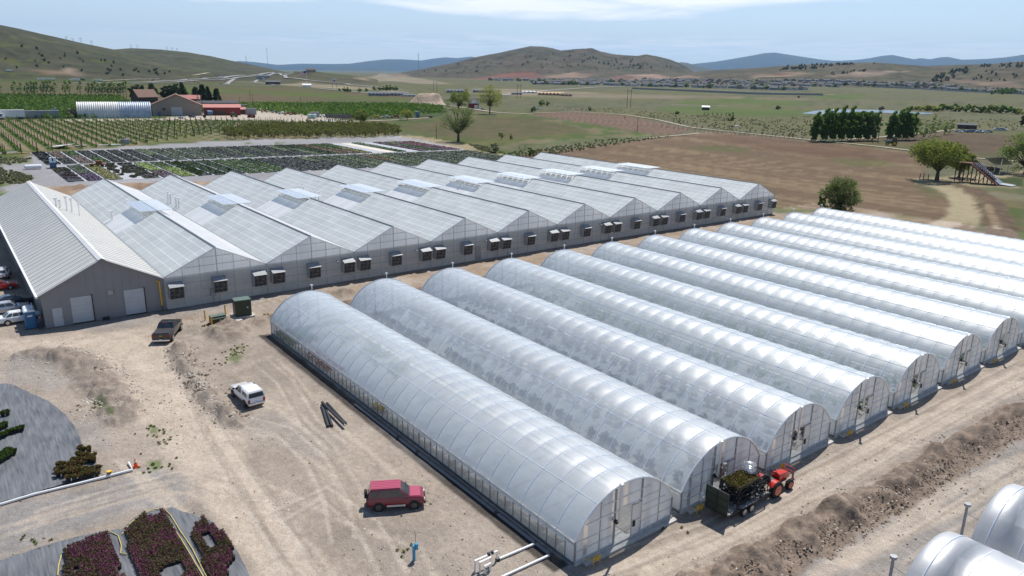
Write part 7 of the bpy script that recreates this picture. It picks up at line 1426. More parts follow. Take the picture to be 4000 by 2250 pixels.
P = g(*T1(2370, 962)); container('grey box trailer standing behind the orange tractor', P, hpx(P, 24), 4.2, BMT['greywall'], 'box_trailer')
def machine(label, x, y, L_, m_, seed, name='farm_implement'):
    P = g(x, y); t = thing(name, label, 'farm machine', tuple(P), face(P)+random.Random(seed).uniform(-.3, .3)); b = MB(); b.bx(-L_/2, L_/2, 0, 1.8, .7, 1.0); b.bx(-L_*.1, L_*.28, .2, 1.6, 1.0, 1.9); b.build('frame', m_, t, bevel=.04); b = MB(); b.tube([(L_/2, .9, .8), (L_*.75, .9, .5)], .08, 5); b.tube([(-L_*.3, .3, 1), (-L_*.45, .9, 2.1), (-L_*.2, 1.5, 1)], .07, 5); b.build('hitch_bars', M['wood'], t)
    for x_ in (-L_*.33, L_*.3): b = MB(); b.cyl((x_, 0, .5), .5, .3, 12, 'Y'); b.build('wheel', M['tyre'], t)
for lb, x, y, L_, m_ in (('rusty red farm implement at the edge of the pale yard', *T2(80, 700), 5, BMT['rust']), ('silver grey trailer among the implements right of the sheds', *T2(180, 705), 4.5, M['steel']), ('white trailer frame between the rusty implements', *T2(240, 715), 4.5, M['white']), ('rusty orange implement, left of the pair before the utility pole', *T2(300, 725), 5, BMT['rust']), ('dark red implement just left of the utility pole', *T2(352, 722), 3.5, BMT['redwall']),
                          ('orange implement behind the black hoop frames', *T2(905, 752), 4.5, BMT['rust']), ('grey truck bed beside the yellow grader', *T2(1225, 752), 5.5, M['steel']), ('long dark red flat wagon right of the grader', *T2(1315, 752), 7, BMT['redwall']), ('dark low implement at the right of the small yellow tree', *T2(1450, 748), 4, M['wood']), ('small white caravan behind the white board pile', *T2(628, 745), 3.6, M['white'])):
    machine(lb, x, y, L_, m_, int(x))
machine('yellow road grader parked in the grass behind the orchard', *T2(1125, 758), 8.5, BMT['cat'], 5, 'road_grader')
P = g(*T2(1570, 750)); t = thing('flatbed_truck', 'dark truck with a long empty flat bed on the grass', 'truck', tuple(P), face(P)+math.pi); b = MB(); b.bx(1.8, 4.6, -2.4, 0, .7, 4.0); b.build('cab', BMT['bluec'], t, bevel=.15); b = MB(); b.bx(-7.5, 1.7, -2.4, 0, 1.2, 1.5); b.build('flat_bed', M['wood'], t)
for x_ in (-6, -4.8, 3.2): b = MB(); b.cyl((x_, -1.2, .55), .55, 2.5, 12, 'Y'); b.build('wheel', M['tyre'], t)
# stack of black hoop frames
P = g(*T2(765, 790)); t = thing('hoop_frame_stack', 'stack of black greenhouse hoop frames leaning on the ground', 'frames', tuple(P), face(P)-.15); w_ = hpx(P, 60)
for k in range(13):
    b = MB(); x_ = -w_/2+w_*k/12; b.tube([(x_+1.6, 0, 0), (x_+.8, .8, 2.6), (x_, 2.5, 4.2), (x_-.4, 5, 4.6), (x_, 7.5, 4.0), (x_+1, 9, 0)], .14, 5); b.build('hoop', M['trim'], t)
b = MB(); b.add([(-w_/2, 2.4, 4.2), (w_/2, 2.4, 4.2), (w_/2+.8, .8, 2.4), (-w_/2+.8, .8, 2.4)], [(0, 1, 2, 3)]); b.tube([(-w_/2, 5, 4.6), (w_/2, 5, 4.6)], .12, 5); b.build('black_netting', M['trim'], t)
P = g(*T2(680, 792)); b = MB(); b.box((0, 0, .5), (hpx(P, 34), 3, .5)); b.box((-3, .3, .95), (4, 2, .5)); o = b.build('board_pile', M['white']); o.location = P; o.rotation_euler.z = face(P)-.1; tag(o, 'white boards piled in front of the black hoop frames', 'boards')
# farmhouse under the trees, earth mound
P = g(*T2(2055, 664)); t = gable('farmhouse', 'small dark-roofed farmhouse with a white arched garage door between the two trees', 'house', P, face(P)+.1, hpx(P, 24), 9, hpx(P, 13), hpx(P, 24), BMT['redwall'], BMT['greyroof'], 'x', .4, doors=[(.4, 3.6, 0, 3.2, M['white'])], wins=[(-4.5, -3.2, 1, 2.4)]); gb = MB(); gb.prism([(-2.2, hpx(P, 13)), (2.6, hpx(P, 13)), (.2, hpx(P, 20))], 'Y', -.5, 3); gb.build('dormer', M['white'], t)
P = g(1075, 262); Hm = hpx(P, 24); Wm = hpx(P, 88); nx, ny = 46, 22; rzm = face(P); X_, Y_ = np.meshgrid(np.linspace(-Wm*.62, Wm*.55, nx), np.linspace(-8, 34, ny)); ex = sst(-Wm*.6, -Wm*.18, X_)*(1-sst(Wm*.3, Wm*.52, X_)); ey = sst(-8, 9, Y_)*(1-sst(20, 34, Y_)); Zm = Hm*np.minimum(ex, 1)*ey*(1+.25*fbm(X_/6, Y_/6, 5)); Vm = np.stack([X_, Y_, Zm-.3], -1).reshape(-1, 3); Im = np.arange(nx*ny).reshape(ny, nx); Fm = np.stack([Im[:-1, :-1], Im[:-1, 1:], Im[1:, 1:], Im[1:, :-1]], -1).reshape(-1, 4)
M['mound'] = mat('pale_pit_earth', (.36, .28, .205), .95, 0, .3, .12, 1.0, .5); o = npmesh('earth_mound', Vm, Fm, M['mound'], smooth=True); o.location = P; o.rotation_euler.z = rzm; tag(o, 'pale brown earth mound beyond the nursery crop', 'mound')
P = g(*T1(575, 1275)); b = MB(); b.box((0, 0, .9), (7.5, 6.5, .12)); o = b.build('panel', M['white']); o.location = P; o.rotation_euler = (.05, -.12, .6); tag(o, 'large white panel lying in the grass before the vine rows', 'panel')
for x, y, s_, lb, m_ in ((*T1(120, 1330), (9, .7, .25), 'long tan plank lying in the grass at far left', M['lumber']), (*T1(50, 1322), (7, 1.5, .2), 'pale boards lying left of the tan plank', M['steel']), (*T1(1050, 1250), (9, .9, .3), 'long white plastic roll on the grass strip', M['white']), (*T1(1180, 1240), (3, 2, 2), 'grey bundle beside the long white roll', M['steel_dull']), (*T1(765, 1265), (4, 1.2, .6), 'small scrap pile right of the white panel', M['conc'])):
    P = g(x, y); b = MB(); b.box((0, 0, s_[2]/2+.05), s_); o = b.build('debris', m_, None, bevel=.05); o.location = P; o.rotation_euler.z = face(P)+.15; tag(o, lb, 'debris')
P = g(790*.2667, 611*.6440); P = g(126, 421); b = MB(); b.box((0, 0, .8), (4.6, 1.7, 1.1)); o = b.build('nursery_cart', M['white'], None, bevel=.3); P = g(*Q(0, 560, 6.04)(790, 610)); o.location = P; o.rotation_euler.z = face(P); tag(o, 'small white tank trailer on the gravel left of the beds', 'tank')
P = g(*Q(0, 560, 6.04)(1262, 585)); t = thing('utility_cart', 'dark blue cart with white containers at the path crossing', 'cart', tuple(P), face(P)); b = MB(); b.box((0, 0, 1.1), (1.8, 2.2, 1.6)); b.build('body', BMT['bluec'], t, bevel=.1); b = MB(); b.box((-.5, 2, 2.4), (.7, .7, 1.2)); b.box((.6, 2, 2.4), (.7, .7, 1.2)); b.build('containers', M['white'], t, bevel=.08)
P = g(*Q(0, 560, 6.04)(2290, 560)); machine('small orange loader among the near beds', *Q(0, 560, 6.04)(2300, 565), 4.5, BMT['rust'], 8, 'loader')
# ---- poles, masts, signs
def pole(x, yt, yb, lb, arms=1, r=.16, grp='utility poles', trafo=False):
    P = g(x, yb); h_ = hpx(P, yb-yt); t = thing('utility_pole', lb, 'utility pole', tuple(P), face(P), grp); b = MB(); b.tube([(0, 0, -.5), (0, 0, h_)], [r*1.3, r*.8], 7); b.build('pole', M['wood'], t)
    for k in range(arms): b = MB(); b.box((0, 0, h_-.6-k*1.4), (2.6, .14, .14)); b.build('crossarm', M['wood'], t)
    if trafo: b = MB(); b.cyl((.5, 0, h_-3.4), .35, 1.0, 10); b.cyl((-.5, 0, h_-3.4), .35, 1.0, 10); b.build('transformers', M['steel'], t)
for x, yt, yb, lb, a_, tr_ in ((114, 229, 297, 'tall utility pole above the white semi-trailer', 0, 0), (500, 239, 272, 'utility pole carrying transformers right of the barn', 2, 1), (510, 244, 282, 'thinner utility pole right of the transformer pole', 1, 0), (605, 247, 280, 'utility pole at the right end of the long red shed', 0, 0), (638, 242, 288, 'utility pole with a lamp above the grey box trailer', 1, 0), (630, 230, 262, 'slender far pole in the field behind the lamp pole', 0, 0), (758, 246, 294, 'tall utility pole between the implements and the tanks', 0, 0), (835, 271, 288, 'short pole standing in the nursery crop', 0, 0), (1603, 298, 330, 'utility pole at the corner of the big brown field', 0, 0), (2194, 293, 357, 'leaning pole, left of the pair between the poplar groves', 0, 0), (2208, 293, 358, 'leaning pole, right of the pair between the poplar groves', 0, 0), (982, 209, 224, 'far pole above the townhouses', 0, 0)):
    pole(x, yt, yb, lb, a_, trafo=tr_)
for x0, x1, yt, yb, lb in ((1577, 1586, 227, 271, 'twin pole power line structure right of the dirt spoil bank'), (1301, 1309, 214, 247, 'twin pole power line structure before the half built houses'), (1091, 1099, 207, 235, 'twin pole power line structure above the earth mound')):
    P = g(x0, yb); P2 = g(x1, yb); h_ = hpx(P, yb-yt); t = thing('power_line_structure', lb, 'power pylon', tuple(P), 0, 'twin pole power line structures'); d_ = P2-P; d_.z = 0
    for q in (Vector((0, 0, 0)), d_): b = MB(); b.tube([q, q+Vector((0, 0, h_))], [.28, .18], 6); b.build('pole', M['wood'], t)
    b = MB(); b.tube([-.3*d_+Vector((0, 0, h_*.88)), 1.3*d_+Vector((0, 0, h_*.88))], .2, 5); b.build('crossarm', M['wood'], t)
for i, (x, yt, yb) in enumerate([(168, 92, 102), (184, 97, 107), (204, 96, 108), (231, 103, 113), (330, 112, 121), (346, 113, 121), (421, 118, 127), (434, 119, 129), (446, 121, 131)]):
    P = g(x, yb+1.5); h_ = hpx(P, yb-yt); t = thing('ridge_pylon', 'tiny power pylon on the skyline of the left hills', 'power pylon', tuple(P), face(P), 'pylons on the left skyline'); b = MB(); b.tube([(-1.5, 0, -2), (-1.5, 0, h_)], .35, 4); b.build('pole', M['steel_dull'], t); b = MB(); b.tube([(1.5, 0, -2), (1.5, 0, h_)], .35, 4); b.build('pole', M['steel_dull'], t); b = MB(); b.box((0, 0, h_*.85), (8, .4, .5)); b.build('crossarm', M['steel_dull'], t)
for x, yt, yb, lb in ((674, 126, 169, 'thin guyed radio mast on the left skyline'), (1053, 138, 190, 'radio mast in front of the middle hills'), (620, 143, 164, 'short antenna mast at the end of the left hill')):
    P = g(x, yb); h_ = hpx(P, yb-yt); t = thing('radio_mast', lb, 'radio mast', tuple(P), face(P)); b = MB(); w_ = hpx(P, 1.1)/2
    for a in range(3): q = Vector((w_*math.cos(a*2.09), w_*math.sin(a*2.09), 0)); b.tube([q, q*.6+Vector((0, 0, h_))], w_*.35, 4)
    for k in range(14): b.tube([(w_*(1-.4*k/14), 0, h_*k/14), (-w_*.5, w_*.8, h_*(k+1)/14)], w_*.22, 4)
    b.build('lattice', M['steel_dull'], t); b = MB(); b.cyl((0, 0, h_*.9), w_*1.8, h_*.05, 8); b.build('antenna', M['steel'], t)
P = g(842, 227); h_ = hpx(P, 26); t = thing('roadside_sign', 'tall twin-post sign board with a blue and red chevron mark by the highway', 'sign', tuple(P), face(P))
for s_ in (-1, 1): b = MB(); b.tube([(s_*h_*.19, 0, 0), (s_*h_*.19, 0, h_)], .3, 6); b.build('post', M['steel_dull'], t)
b = MB(); b.bx(-h_*.19, h_*.19, -.4, .4, h_*.76, h_); b.build('board', M['white'], t, bevel=.05)
b = MB(); k = h_*.12; z_ = h_*.93; b.add([(-k, -.42, z_), (0, -.42, z_-k*.55), (k, -.42, z_), (k, -.42, z_-k*.5), (0, -.42, z_-k*1.05), (-k, -.42, z_-k*.5)], [(0, 1, 4, 5), (1, 2, 3, 4)]); b.build('blue_chevron', BMT['signblue'], t); b = MB(); z_ -= k*.62; b.add([(-k, -.43, z_), (0, -.43, z_-k*.55), (k, -.43, z_), (k, -.43, z_-k*.4), (0, -.43, z_-k*.95), (-k, -.43, z_-k*.4)], [(0, 1, 4, 5), (1, 2, 3, 4)]); b.build('red_chevron', BMT['flagred'], t)
P = g(772, 213); h_ = hpx(P, 32); t = thing('flagpole', 'very tall pole flying a large striped national flag by the highway', 'flag', tuple(P), face(P)); b = MB(); b.tube([(0, 0, 0), (0, 0, h_)], [.35, .2], 6); b.build('pole', M['white'], t)
fw_, fh_ = hpx(P, 14), hpx(P, 9); fx = []; 
def fpt(u_, v_): return (-u_*fw_, .6*math.sin(u_*7), h_-v_*fh_-u_*fh_*.28-.5)
for k in range(7): b = MB(); n = 8; vs = [fpt(i/n, k*2/13) for i in range(n+1)]+[fpt(i/n, (k*2+1)/13) for i in range(n+1)]; b.add(vs, [(i, i+1, n+2+i, n+1+i) for i in range(n)]); b.build('red_stripe', BMT['flagred'], t)
for k in range(6): b = MB(); n = 8; vs = [fpt(i/n, (k*2+1)/13) for i in range(n+1)]+[fpt(i/n, (k*2+2)/13) for i in range(n+1)]; b.add(vs, [(i, i+1, n+2+i, n+1+i) for i in range(n)]); b.build('white_stripe', M['white'], t)
b = MB(); n = 5; vs = [tuple(Vector(fpt(.45*i/n, 0))+Vector((0, -.15, 0))) for i in range(n+1)]+[tuple(Vector(fpt(.45*i/n, 7/13))+Vector((0, -.15, 0))) for i in range(n+1)]; b.add(vs, [(i, i+1, n+2+i, n+1+i) for i in range(n)]); b.build('blue_canton', BMT['flagblue'], t)
P = g(208, 206); t = thing('highway_sign', 'green highway guide sign between the white trucks', 'sign', tuple(P), face(P)); k = hpx(P, 9); b = MB(); b.bx(-k/2, k/2, -.1, .1, 2.2, 2.2+k*.42); b.build('panel', BMT['signgreen'], t)
for s_ in (-1, 1): b = MB(); b.tube([(s_*k*.3, .2, 0), (s_*k*.3, .2, 2.4)], .12, 5); b.build('post', M['steel_dull'], t)
# ---- highway traffic
def bigtruck(lb, x, y, wpx, nbox, rz=0., Pt=None):
    P = g(x, y); L_ = hpx(P, wpx); t = thing('semi_truck', lb, 'truck', tuple(P), face(P)+rz+math.pi); k = L_*.82/nbox
    for i in range(nbox): b = MB(); b.bx(-L_/2+i*k+.3, -L_/2+(i+1)*k-.3, -1.3, 1.3, 1.1, 4.0); b.build('box_trailer', M['white'], t, bevel=.1)
    b = MB(); b.bx(L_*.34, L_*.5, -1.2, 1.2, .8, 3.3); b.build('cab', M['white'], t, bevel=.2)
    for x_ in (-.42, -.36, -.05, 0, .2, .44): b = MB(); b.cyl((x_*L_, 0, .5), .55, 2.6, 10, 'Y'); b.build('wheels', M['tyre'], t)
bigtruck('long white truck with three box trailers on the highway', 116, 202, 33, 3); bigtruck('white tanker-like truck left of the green highway sign', 190, 204, 22, 2); bigtruck('white semi truck right of the green highway sign', 246, 205.5, 19, 1); bigtruck('white semi truck climbing the highway toward the junction', 557, 196.5, 10, 1); bigtruck('grey truck partly hidden at the far left of the hillside road', 24, 180.5, 12, 1)
for i, (x, y) in enumerate([(312, 203.6), (339, 203.2), (353, 202.8), (373, 201.2), (384, 204.6), (388, 200.5), (405, 200.7), (475, 201.2), (505, 196.6), (479, 209.5), (499, 210.4), (627, 191.8), (556, 213.4), (572, 213.2), (490, 207.5), (640, 203.5), (700, 185.5)]):
    P = g(x, y); farcar('distant %s car on the highway' % ('white' if i % 2 else 'dark'), 0, 0, .05, M['white_paint'] if i % 2 else M['navy_paint'], 5.2, 'distant_car', Pt=P+Vector((0, 0, .7)), group='distant cars on the highway')
# ---- houses on the slopes
def house_proto(i, mw, mr):
    w_, d__, hw, hr = [(17, 11, 5.5, 8.6), (14, 12, 6.2, 9.6), (20, 11, 4.2, 7.2), (15, 10, 6.4, 9.2)][i]; t = gable('house', 'small suburban house with a %s roof on the far hillside' % ['grey', 'brown grey', 'dark grey', 'grey brown'][i], 'house', (0, 0, 0), 0, w_, d__, hw, hr, mw, mr, 'x' if i != 1 else 'y', .7, wins=[(-5, -3, 1.2, 2.6), (2.5, 4.5, 1.2, 2.6)], group='houses on the far hillside')
    b = MB(); b.prism([(-w_*.5, hw*.6), (-w_*.1, hw*.6), (-w_*.3, hw*1.1)], 'Y', -3.2, 1); b.build('garage_gable', mr, t); b = MB(); b.bx(-w_*.47, -w_*.13, -3, 0, -1, hw*.6); b.build('garage', mw, t); return t
HPR = [house_proto(0, BMT['greywall'], BMT['greyroof']), house_proto(1, BMT['tan'], BMT['brownr2']), house_proto(2, BMT['greywall'], BMT['greyroof']), house_proto(3, BMT['whitew'], BMT['brownr2'])]
rg = random.Random(9); used = [False]*4; HPOS = []
def band(pts, n):
    for i in range(n):
        q = i/(n-1)*(len(pts)-1); k = min(int(q), len(pts)-2); f_ = q-k; x = pts[k][0]+(pts[k+1][0]-pts[k][0])*f_; y = pts[k][1]+(pts[k+1][1]-pts[k][1])*f_
        P = g(x+rg.uniform(-2, 2), y+rg.uniform(-.8, .8)); j = rg.randrange(4) if rg.random() > .1 else 3; rz = face(P)+rg.uniform(-.5, .5); HPOS.append((x, y))
        s_ = min(1.5, max(.85, hpx(P, 13)/17))
        if not used[j]: used[j] = True; HPR[j].location = P; HPR[j].rotation_euler.z = rz; HPR[j].scale = (s_,)*3
        else: copy_tree(HPR[j], P, rz, sc=s_)
band([(1525, 214.5), (1700, 219), (1932, 225)], 26); band([(1340, 207.5), (1520, 210.5)], 15); band([(1235, 203), (1420, 205), (1540, 206)], 22); band([(1560, 206), (1700, 208), (1900, 213)], 22); band([(1620, 203), (1780, 205), (1960, 208)], 20); band([(1932, 226), (2025, 227)], 8); band([(1940, 214), (2100, 219)], 10); band([(1940, 205), (2060, 206), (2150, 208)], 14); band([(2150, 208), (2268, 216)], 10); band([(2160, 214), (2230, 218)], 6); band([(2285, 219), (2380, 225), (2440, 229), (2500, 234)], 14); band([(2270, 212), (2340, 214)], 5); band([(1350, 212), (1500, 214)], 12); band([(1560, 210.5), (1740, 214), (1932, 219)], 18); band([(1960, 211), (2150, 214)], 10); band([(2290, 215.5), (2420, 222)], 8); band([(2480, 229), (2570, 236)], 7)
pt_ = None
for k in range(150):
    x, y = HPOS[rg.randrange(len(HPOS))] if k < 125 else (rg.uniform(2490, 2576), rg.uniform(229, 238)); P = g(x+rg.uniform(-6, 6), y+rg.uniform(.2, 1.6))
    if pt_ is None: pt_ = tree('garden_tree', 'small dark green tree among the far hillside houses', 'tree', P, 8, 4.2, LM['pop'], 7, .1, 14, 26, 1.6, .2, 'garden trees among the far houses'); continue
    copy_tree(pt_, P, rg.random()*6, sc=rg.uniform(.6, 1.35))
# townhouses and half built houses
for i, (x, y, wpx, hpx_, lb, mw, mr) in enumerate([(953, 241.5, 50, 10, 'row of grey townhouses with a zigzag roofline, left block', 'greywall', 'greyroof'), (1000, 241, 50, 9, 'row of grey townhouses with a zigzag roofline, right block', 'greywall', 'greyroof'), (1030, 243, 30, 6, 'low white garage row right of the townhouses', 'whitew', 'greyroof'), (1145, 234, 42, 9, 'large grey building behind the round green tree', 'greywall', 'greyroof'), (1215, 233, 50, 8, 'long grey building behind the spreading tree', 'greywall', 'greyroof'), (1330, 234, 30, 5, 'low white building right of the twin poles', 'whitew', 'whitew'), (1385, 240, 62, 8, 'half built row of houses in bare wood framing', 'osb', 'osb'), (1300, 238, 26, 6, 'grey roofed row at the left of the wood framing', 'greywall', 'greyroof'), (1425, 242, 28, 7, 'half built wooden end block on the right of the row', 'osb', 'brownr2')]):
    P = g(x, y); w_ = hpx(P, wpx); h_ = hpx(P, hpx_); t = thing('townhouse_row', lb, 'building', tuple(P), face(P)); n = max(3, int(wpx/8))
    b = MB(); b.bx(-w_/2, w_/2, 0, 14, -1, h_*.62); b.build('walls', BMT[mw], t)
    b = MB(); b.prism([(-.6, h_*.6), (14.6, h_*.6), (7, h_)], 'X', -w_/2-.5, w_/2+.5); b.build('roof', BMT[mr], t)
    for k in range(n): x_ = -w_/2+(k+.5)*w_/n; b = MB(); b.prism([(x_-w_/n*.3, h_*.6), (x_+w_/n*.3, h_*.6), (x_, h_*.92)], 'Y', -1.2, 5); b.build('gable', BMT['whitew' if mw != 'osb' else 'osb'], t); b = MB(); b.bx(x_-w_/n*.14, x_+w_/n*.14, -.1, 0, h_*.15, h_*.42); b.build('window', M['glass'], t)
for i, (x, yb, ht) in enumerate([(854, 230, 7), (866, 231, 9), (873, 232, 10), (881, 232, 7), (905, 232, 9), (922, 231, 8), (942, 228, 9), (955, 228, 9), (964, 228, 9), (972, 229, 12), (981, 229, 12), (997, 229, 10), (990, 228, 8)]):
    P = g(x, yb); q = copy_tree(pt_, P, i, 'dark tree in the row round the grey townhouses', sc=hpx(P, ht)/8); q['group'] = 'trees round the townhouses'; q['category'] = 'tree'
P = g(782, 181); gable('house', 'lone dark building on top of the small knoll by the highway', 'house', P, face(P), 22, 10, 5, 8, BMT['tan'], BMT['brownr2'], 'x', .5, wins=[(-6, -3, 1, 3)])
P = g(663, 199); gable('shop', 'dark roadside building left of the flagpole', 'building', P, face(P), 30, 12, 7, 10, BMT['greywall'], BMT['greyroof'], 'x', .5, doors=[(-3, 3, 0, 4, M['white'])]); P = g(687, 213); gable('shop', 'long low dark building below the highway junction', 'building', P, face(P), 26, 10, 5, 7, BMT['darkwall'], BMT['greyroof'], 'x', .5, wins=[(-4, -1, 1, 3)])
P = g(772, 218.5); gable('tent', 'white canopy under the flagpole', 'canopy', P, face(P), 14, 10, 3, 5, M['white'], M['white'], 'x', .5)
P = g(1775, 277); t = thing('field_shelter', 'low white-roofed animal shelter in the green pasture', 'shelter', tuple(P), face(P)); b = MB(); w_ = hpx(P, 19); b.prism([(0, 2.6), (5, 3.8), (5, 3.95), (0, 2.75)], 'X', -w_/2, w_/2); b.build('roof', M['white'], t); b = MB(); b.bx(-w_/2+.3, w_/2-.3, 1, 4.6, 0, 2.7); b.build('walls', BMT['darkwall'], t)
# old shed and junk cars, far right
P = g(*T4(1875, 855)); t = gable('shed', 'weathered grey shed beside the scrap cars beyond the ploughed field', 'shed', P, face(P), hpx(P, 36), 5, 2.6, 3.6, BMT['darkwall'], BMT['greyroof'], 'x', .3, doors=[(-1, 1, 0, 2.2, M['trim'])])
for i, (x, y) in enumerate([(1800, 885), (1835, 882), (1870, 884), (1900, 888), (1925, 882), (1960, 886), (1990, 890), (2020, 886), (2050, 892), (2080, 888), (2165, 868), (2195, 866), (2225, 866)]):
    m_ = [M['white_paint'], M['navy_paint'], M['silver_paint'], BMT['bluec']][i % 4]; farcar('old %s scrap car in the row by the weathered shed' % ['white', 'dark', 'silver', 'blue'][i % 4], *T4(x, y), random.uniform(-.6, .6), m_, 4.8, 'scrap_car', group='scrap cars by the weathered shed')
# horses
def horse(lb, P, rz, m_):
    J = [(0, 0, 1.15, .26), (.45, 0, 1.12, .29), (.9, 0, 1.2, .24), (1.2, 0, 1.15, .14), (1.5, 0, .75, .11), (1.72, 0, .42, .10), (1.9, 0, .22, .06), (-.4, 0, 1.2, .26), (-.6, 0, 1.1, .12), (-.72, 0, .6, .05)]; E = [(0, 1), (1, 2), (2, 3), (3, 4), (4, 5), (5, 6), (0, 7), (7, 8), (8, 9)]
    for s in (-1, 1):
        for a, X in ((2, [(.92, .85, .11), (.95, .5, .07), (.93, .08, .05)]), (7, [(-.35, .8, .14), (-.55, .45, .06), (-.47, .08, .05)])):
            p_ = a
            for x, z, r in X: J.append((x, s*.17, z, r)); E.append((p_, len(J)-1)); p_ = len(J)-1
    me = bpy.data.meshes.new('horse'); me.from_pydata([j[:3] for j in J], E, []); o = bpy.data.objects.new('horse', me); COL.objects.link(o); me.materials.append(m_); o.modifiers.new('skin', 'SKIN'); me.skin_vertices[0].data[0].use_root = True
    for i, j in enumerate(J): me.skin_vertices[0].data[i].radius = (j[3], j[3])
    s_ = o.modifiers.new('sub', 'SUBSURF'); s_.levels = 1; s_.render_levels = 1; o.location = P; o.rotation_euler.z = rz; o.scale = (1.35,)*3; tag(o, lb, 'horse', 'horses in the pasture')
P = g(1837, 323); horse('dark brown horse grazing in the pasture beside a white one', P, face(P)+.2, M['wood']); P = g(1845, 322.6); horse('white horse grazing in the pasture beside a dark one', P+Vector((1, 1, 0)), face(P)+.1, M['white'])
# ramp and canopy by the looping track
A = g(*T4(1920, 1362)); Bt = g(*T4(2200, 1392)); d_ = Bt-A; d_.z = 0; rz = math.atan2(d_.y, d_.x); L_ = d_.length; Ht = hpx(A, 41)
t = thing('wooden_slide', 'tall dark red wooden ramp with a white sloping slide on timber legs', 'slide', tuple(A), rz); M['redwood'] = mat('dark_red_timber', (.11, .04, .025), .8, 0, .2, 2)
b = MB(); wS = 4.0; b.loft([[(-.5, 0, Ht), (-.5, wS, Ht), (-.5, wS, Ht+.15), (-.5, 0, Ht+.15)], [(L_*.92, 0, .35), (L_*.92, wS, .35), (L_*.92, wS, .5), (L_*.92, 0, .5)], [(L_*1.35, 0, .1), (L_*1.35, wS, .1), (L_*1.35, wS, .25), (L_*1.35, 0, .25)]]); b.build('slide_deck', M['steel'], t)
for y_ in (0, wS*.35): b = MB(); b.tube([(-.5, y_-.05, Ht-.4), (L_*.9, y_-.05, -.0)], .2, 4); b.tube([(-.5, y_-.05, Ht+1.0), (L_*.75, y_-.05, 1.6)], .1, 4); [b.tube([(L_*.075*k, y_-.05, Ht-Ht*.083*k), (L_*.075*k, y_-.05, Ht-Ht*.083*k+1.1)], .07, 4) for k in range(11)]; b.build('stair_rail', M['redwood'], t)
b = MB(); b.loft([[(-.5, -1.5, Ht-.5), (-.5, -.15, Ht-.5), (-.5, -.15, Ht-.1), (-.5, -1.5, Ht-.1)], [(L_*.9, -1.5, .0), (L_*.9, -.15, .0), (L_*.9, -.15, .3), (L_*.9, -1.5, .3)]]); b.build('stair_flight', M['redwood'], t)
b = MB(); b.tube([(-.5, -1.55, Ht+.9), (L_*.85, -1.55, 1.3)], .1, 4); [b.tube([(L_*.085*k, -1.55, Ht-Ht*.093*k), (L_*.085*k, -1.55, Ht-Ht*.093*k+1.0)], .08, 4) for k in range(10)]; b.build('outer_rail', M['redwood'], t)
for k in range(6):
    for y_ in (0, wS): x_ = -5+k*2.3; zt_ = Ht if x_ < 0 else Ht*(1-x_/L_)-.2; b = MB(); b.tube([(x_, y_, -.2), (x_, y_, zt_)], .16, 5); b.build('leg', M['redwood'], t)
b = MB(); b.bx(-5.2, -.4, -.1, wS+.1, Ht-.2, Ht-.05); b.build('platform', M['redwood'], t)
b = MB(); [b.tube([(-5+k*2.3, 0, .4), (-2.7+k*2.3, 0, min(Ht, 3.6))], .09, 4) for k in range(4)]; b.build('braces', M['redwood'], t)
P = g(*T4(2140, 1272)); t = thing('picnic_canopy', 'tilted grey metal canopy roof on white posts behind the slide', 'canopy', tuple(P), face(P)-.2); w_ = hpx(P, 40); b = MB(); hc = hpx(P, 22); b.add([(-w_/2, -3, hc+1.6), (w_*.35, -3, hc+2.4), (w_*.55, 6, hc-.6), (-w_*.25, 6, hc-1.2), (-w_/2, -3, hc+1.45), (w_*.35, -3, hc+2.25), (w_*.55, 6, hc-.75), (-w_*.25, 6, hc-1.35)], [(0, 1, 2, 3), (4, 7, 6, 5), (0, 4, 5, 1), (1, 5, 6, 2), (2, 6, 7, 3), (3, 7, 4, 0)]); b.build('roof', M['steel'], t)
for x_, y_ in ((-w_*.42, -2), (w_*.28, -2), (w_*.4, 5), (-w_*.2, 5)): b = MB(); b.tube([(x_, y_, 0), (x_, y_, hc-.2+(1.7 if y_ < 0 else -.8))], .16, 6); b.build('post', M['white'], t)
P = g(*T4(2090, 1250)); o = crumple('timber_pile', P+Vector((0, 0, .5)), 2.0, 'dark pile of timber under the tilted canopy', M['wood'], 6, (1.8, .8, .8)); o['category'] = 'pile'
for x, y in ((1430, 1330), (1465, 1330), (1508, 1340)): P = g(*T4(x, y)); b = MB(); b.tube([(0, 0, 0), (0, 0, 1.9)], .14, 5); o = b.build('fence_post', M['wood']); o.location = P; tag(o, 'leaning wooden fence post left of the broad green tree', 'fence post', 'posts left of the broad tree')
b0 = MB(); b0.tube([(0, 0, 0), (0, 0, 1.5)], .09, 5); f0 = None
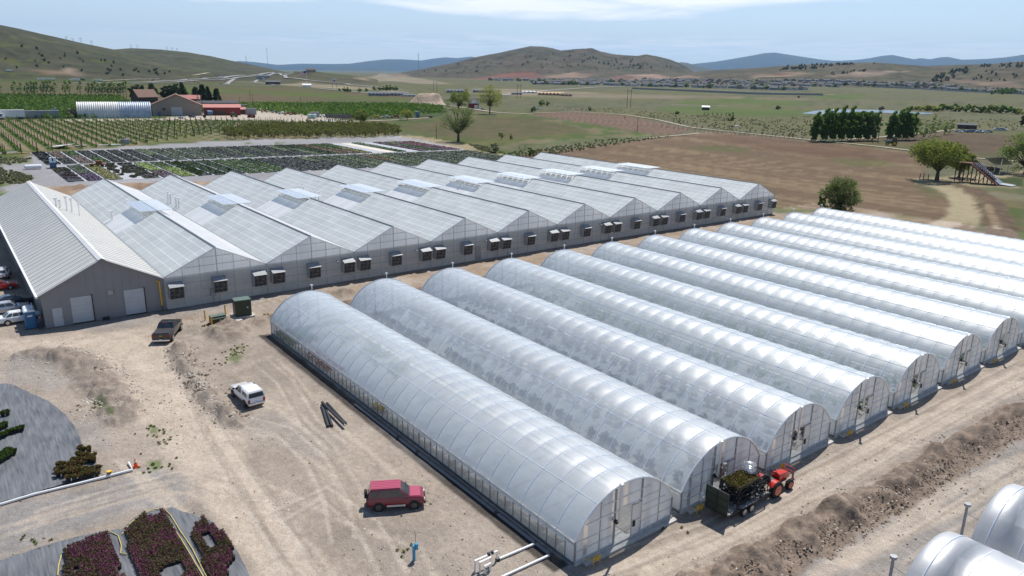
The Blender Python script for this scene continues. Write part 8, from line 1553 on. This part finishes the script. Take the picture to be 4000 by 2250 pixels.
for a_, c_, n in (((1400, 277), (1690, 345), 0), ((1665, 322), (1760, 334), 10), ((1760, 334), (2040, 356), 26), ((1830, 296), (1990, 306), 14), ((1640, 318), (1760, 333), 10)):
    for i in range(n):
        P = g(a_[0]+(c_[0]-a_[0])*i/max(1, n-1), a_[1]+(c_[1]-a_[1])*i/max(1, n-1)-1.5)
        if f0 is None: f0 = b0.build('fence_post', M['wood']); o = f0; tag(o, 'thin fence post along the far side of the big brown field', 'fence post', 'fence posts along the field road')
        else: o = f0.copy(); COL.objects.link(o)
        o.location = P
# retaining wall line below the hillside houses
for P_, lb in (([(1590, 224), (1700, 228.5), (1800, 233), (1900, 237.5), (2070, 240)], 'long grey sound wall below the left hillside houses'), ([(2200, 218), (2300, 224), (2420, 231), (2576, 238)], 'long grey wall below the right hillside houses')):
    L3 = [g(*q) for q in P_]; b = MB()
    for a_, c_ in zip(L3[:-1], L3[1:]): b.add([a_-Vector((0, 0, 1)), c_-Vector((0, 0, 1)), c_+Vector((0, 0, 3)), a_+Vector((0, 0, 3))], [(0, 1, 2, 3)]); d_ = (c_-a_).normalized(); n_ = Vector((-d_.y, d_.x, 0))*.4; b.add([a_+n_-Vector((0, 0, 1)), c_+n_-Vector((0, 0, 1)), c_+n_+Vector((0, 0, 3)), a_+n_+Vector((0, 0, 3)), a_+Vector((0, 0, 3)), c_+Vector((0, 0, 3))], [(0, 1, 2, 3), (3, 2, 5, 4)])
    tag(b.build('sound_wall', BMT['greywall']), lb, 'wall')
# ================================================================ AIR
hm = bpy.data.materials.new('pale_air'); hm.use_nodes = True; ht_ = hm.node_tree; ht_.nodes.clear(); vo = ht_.nodes.new('ShaderNodeVolumePrincipled'); vo.inputs['Color'].default_value = (.46, .70, 1.0, 1); vo.inputs['Density'].default_value = 2.7e-5; vo.inputs['Anisotropy'].default_value = .1
mo = ht_.nodes.new('ShaderNodeOutputMaterial'); ht_.links.new(vo.outputs[0], mo.inputs['Volume'])
b = MB(); b.bx(-34500, 34500, -34500, 34500, -80, 1500); o = b.build('haze', hm); o['kind'] = 'stuff'; o['label'] = 'pale blue air haze over the whole valley'
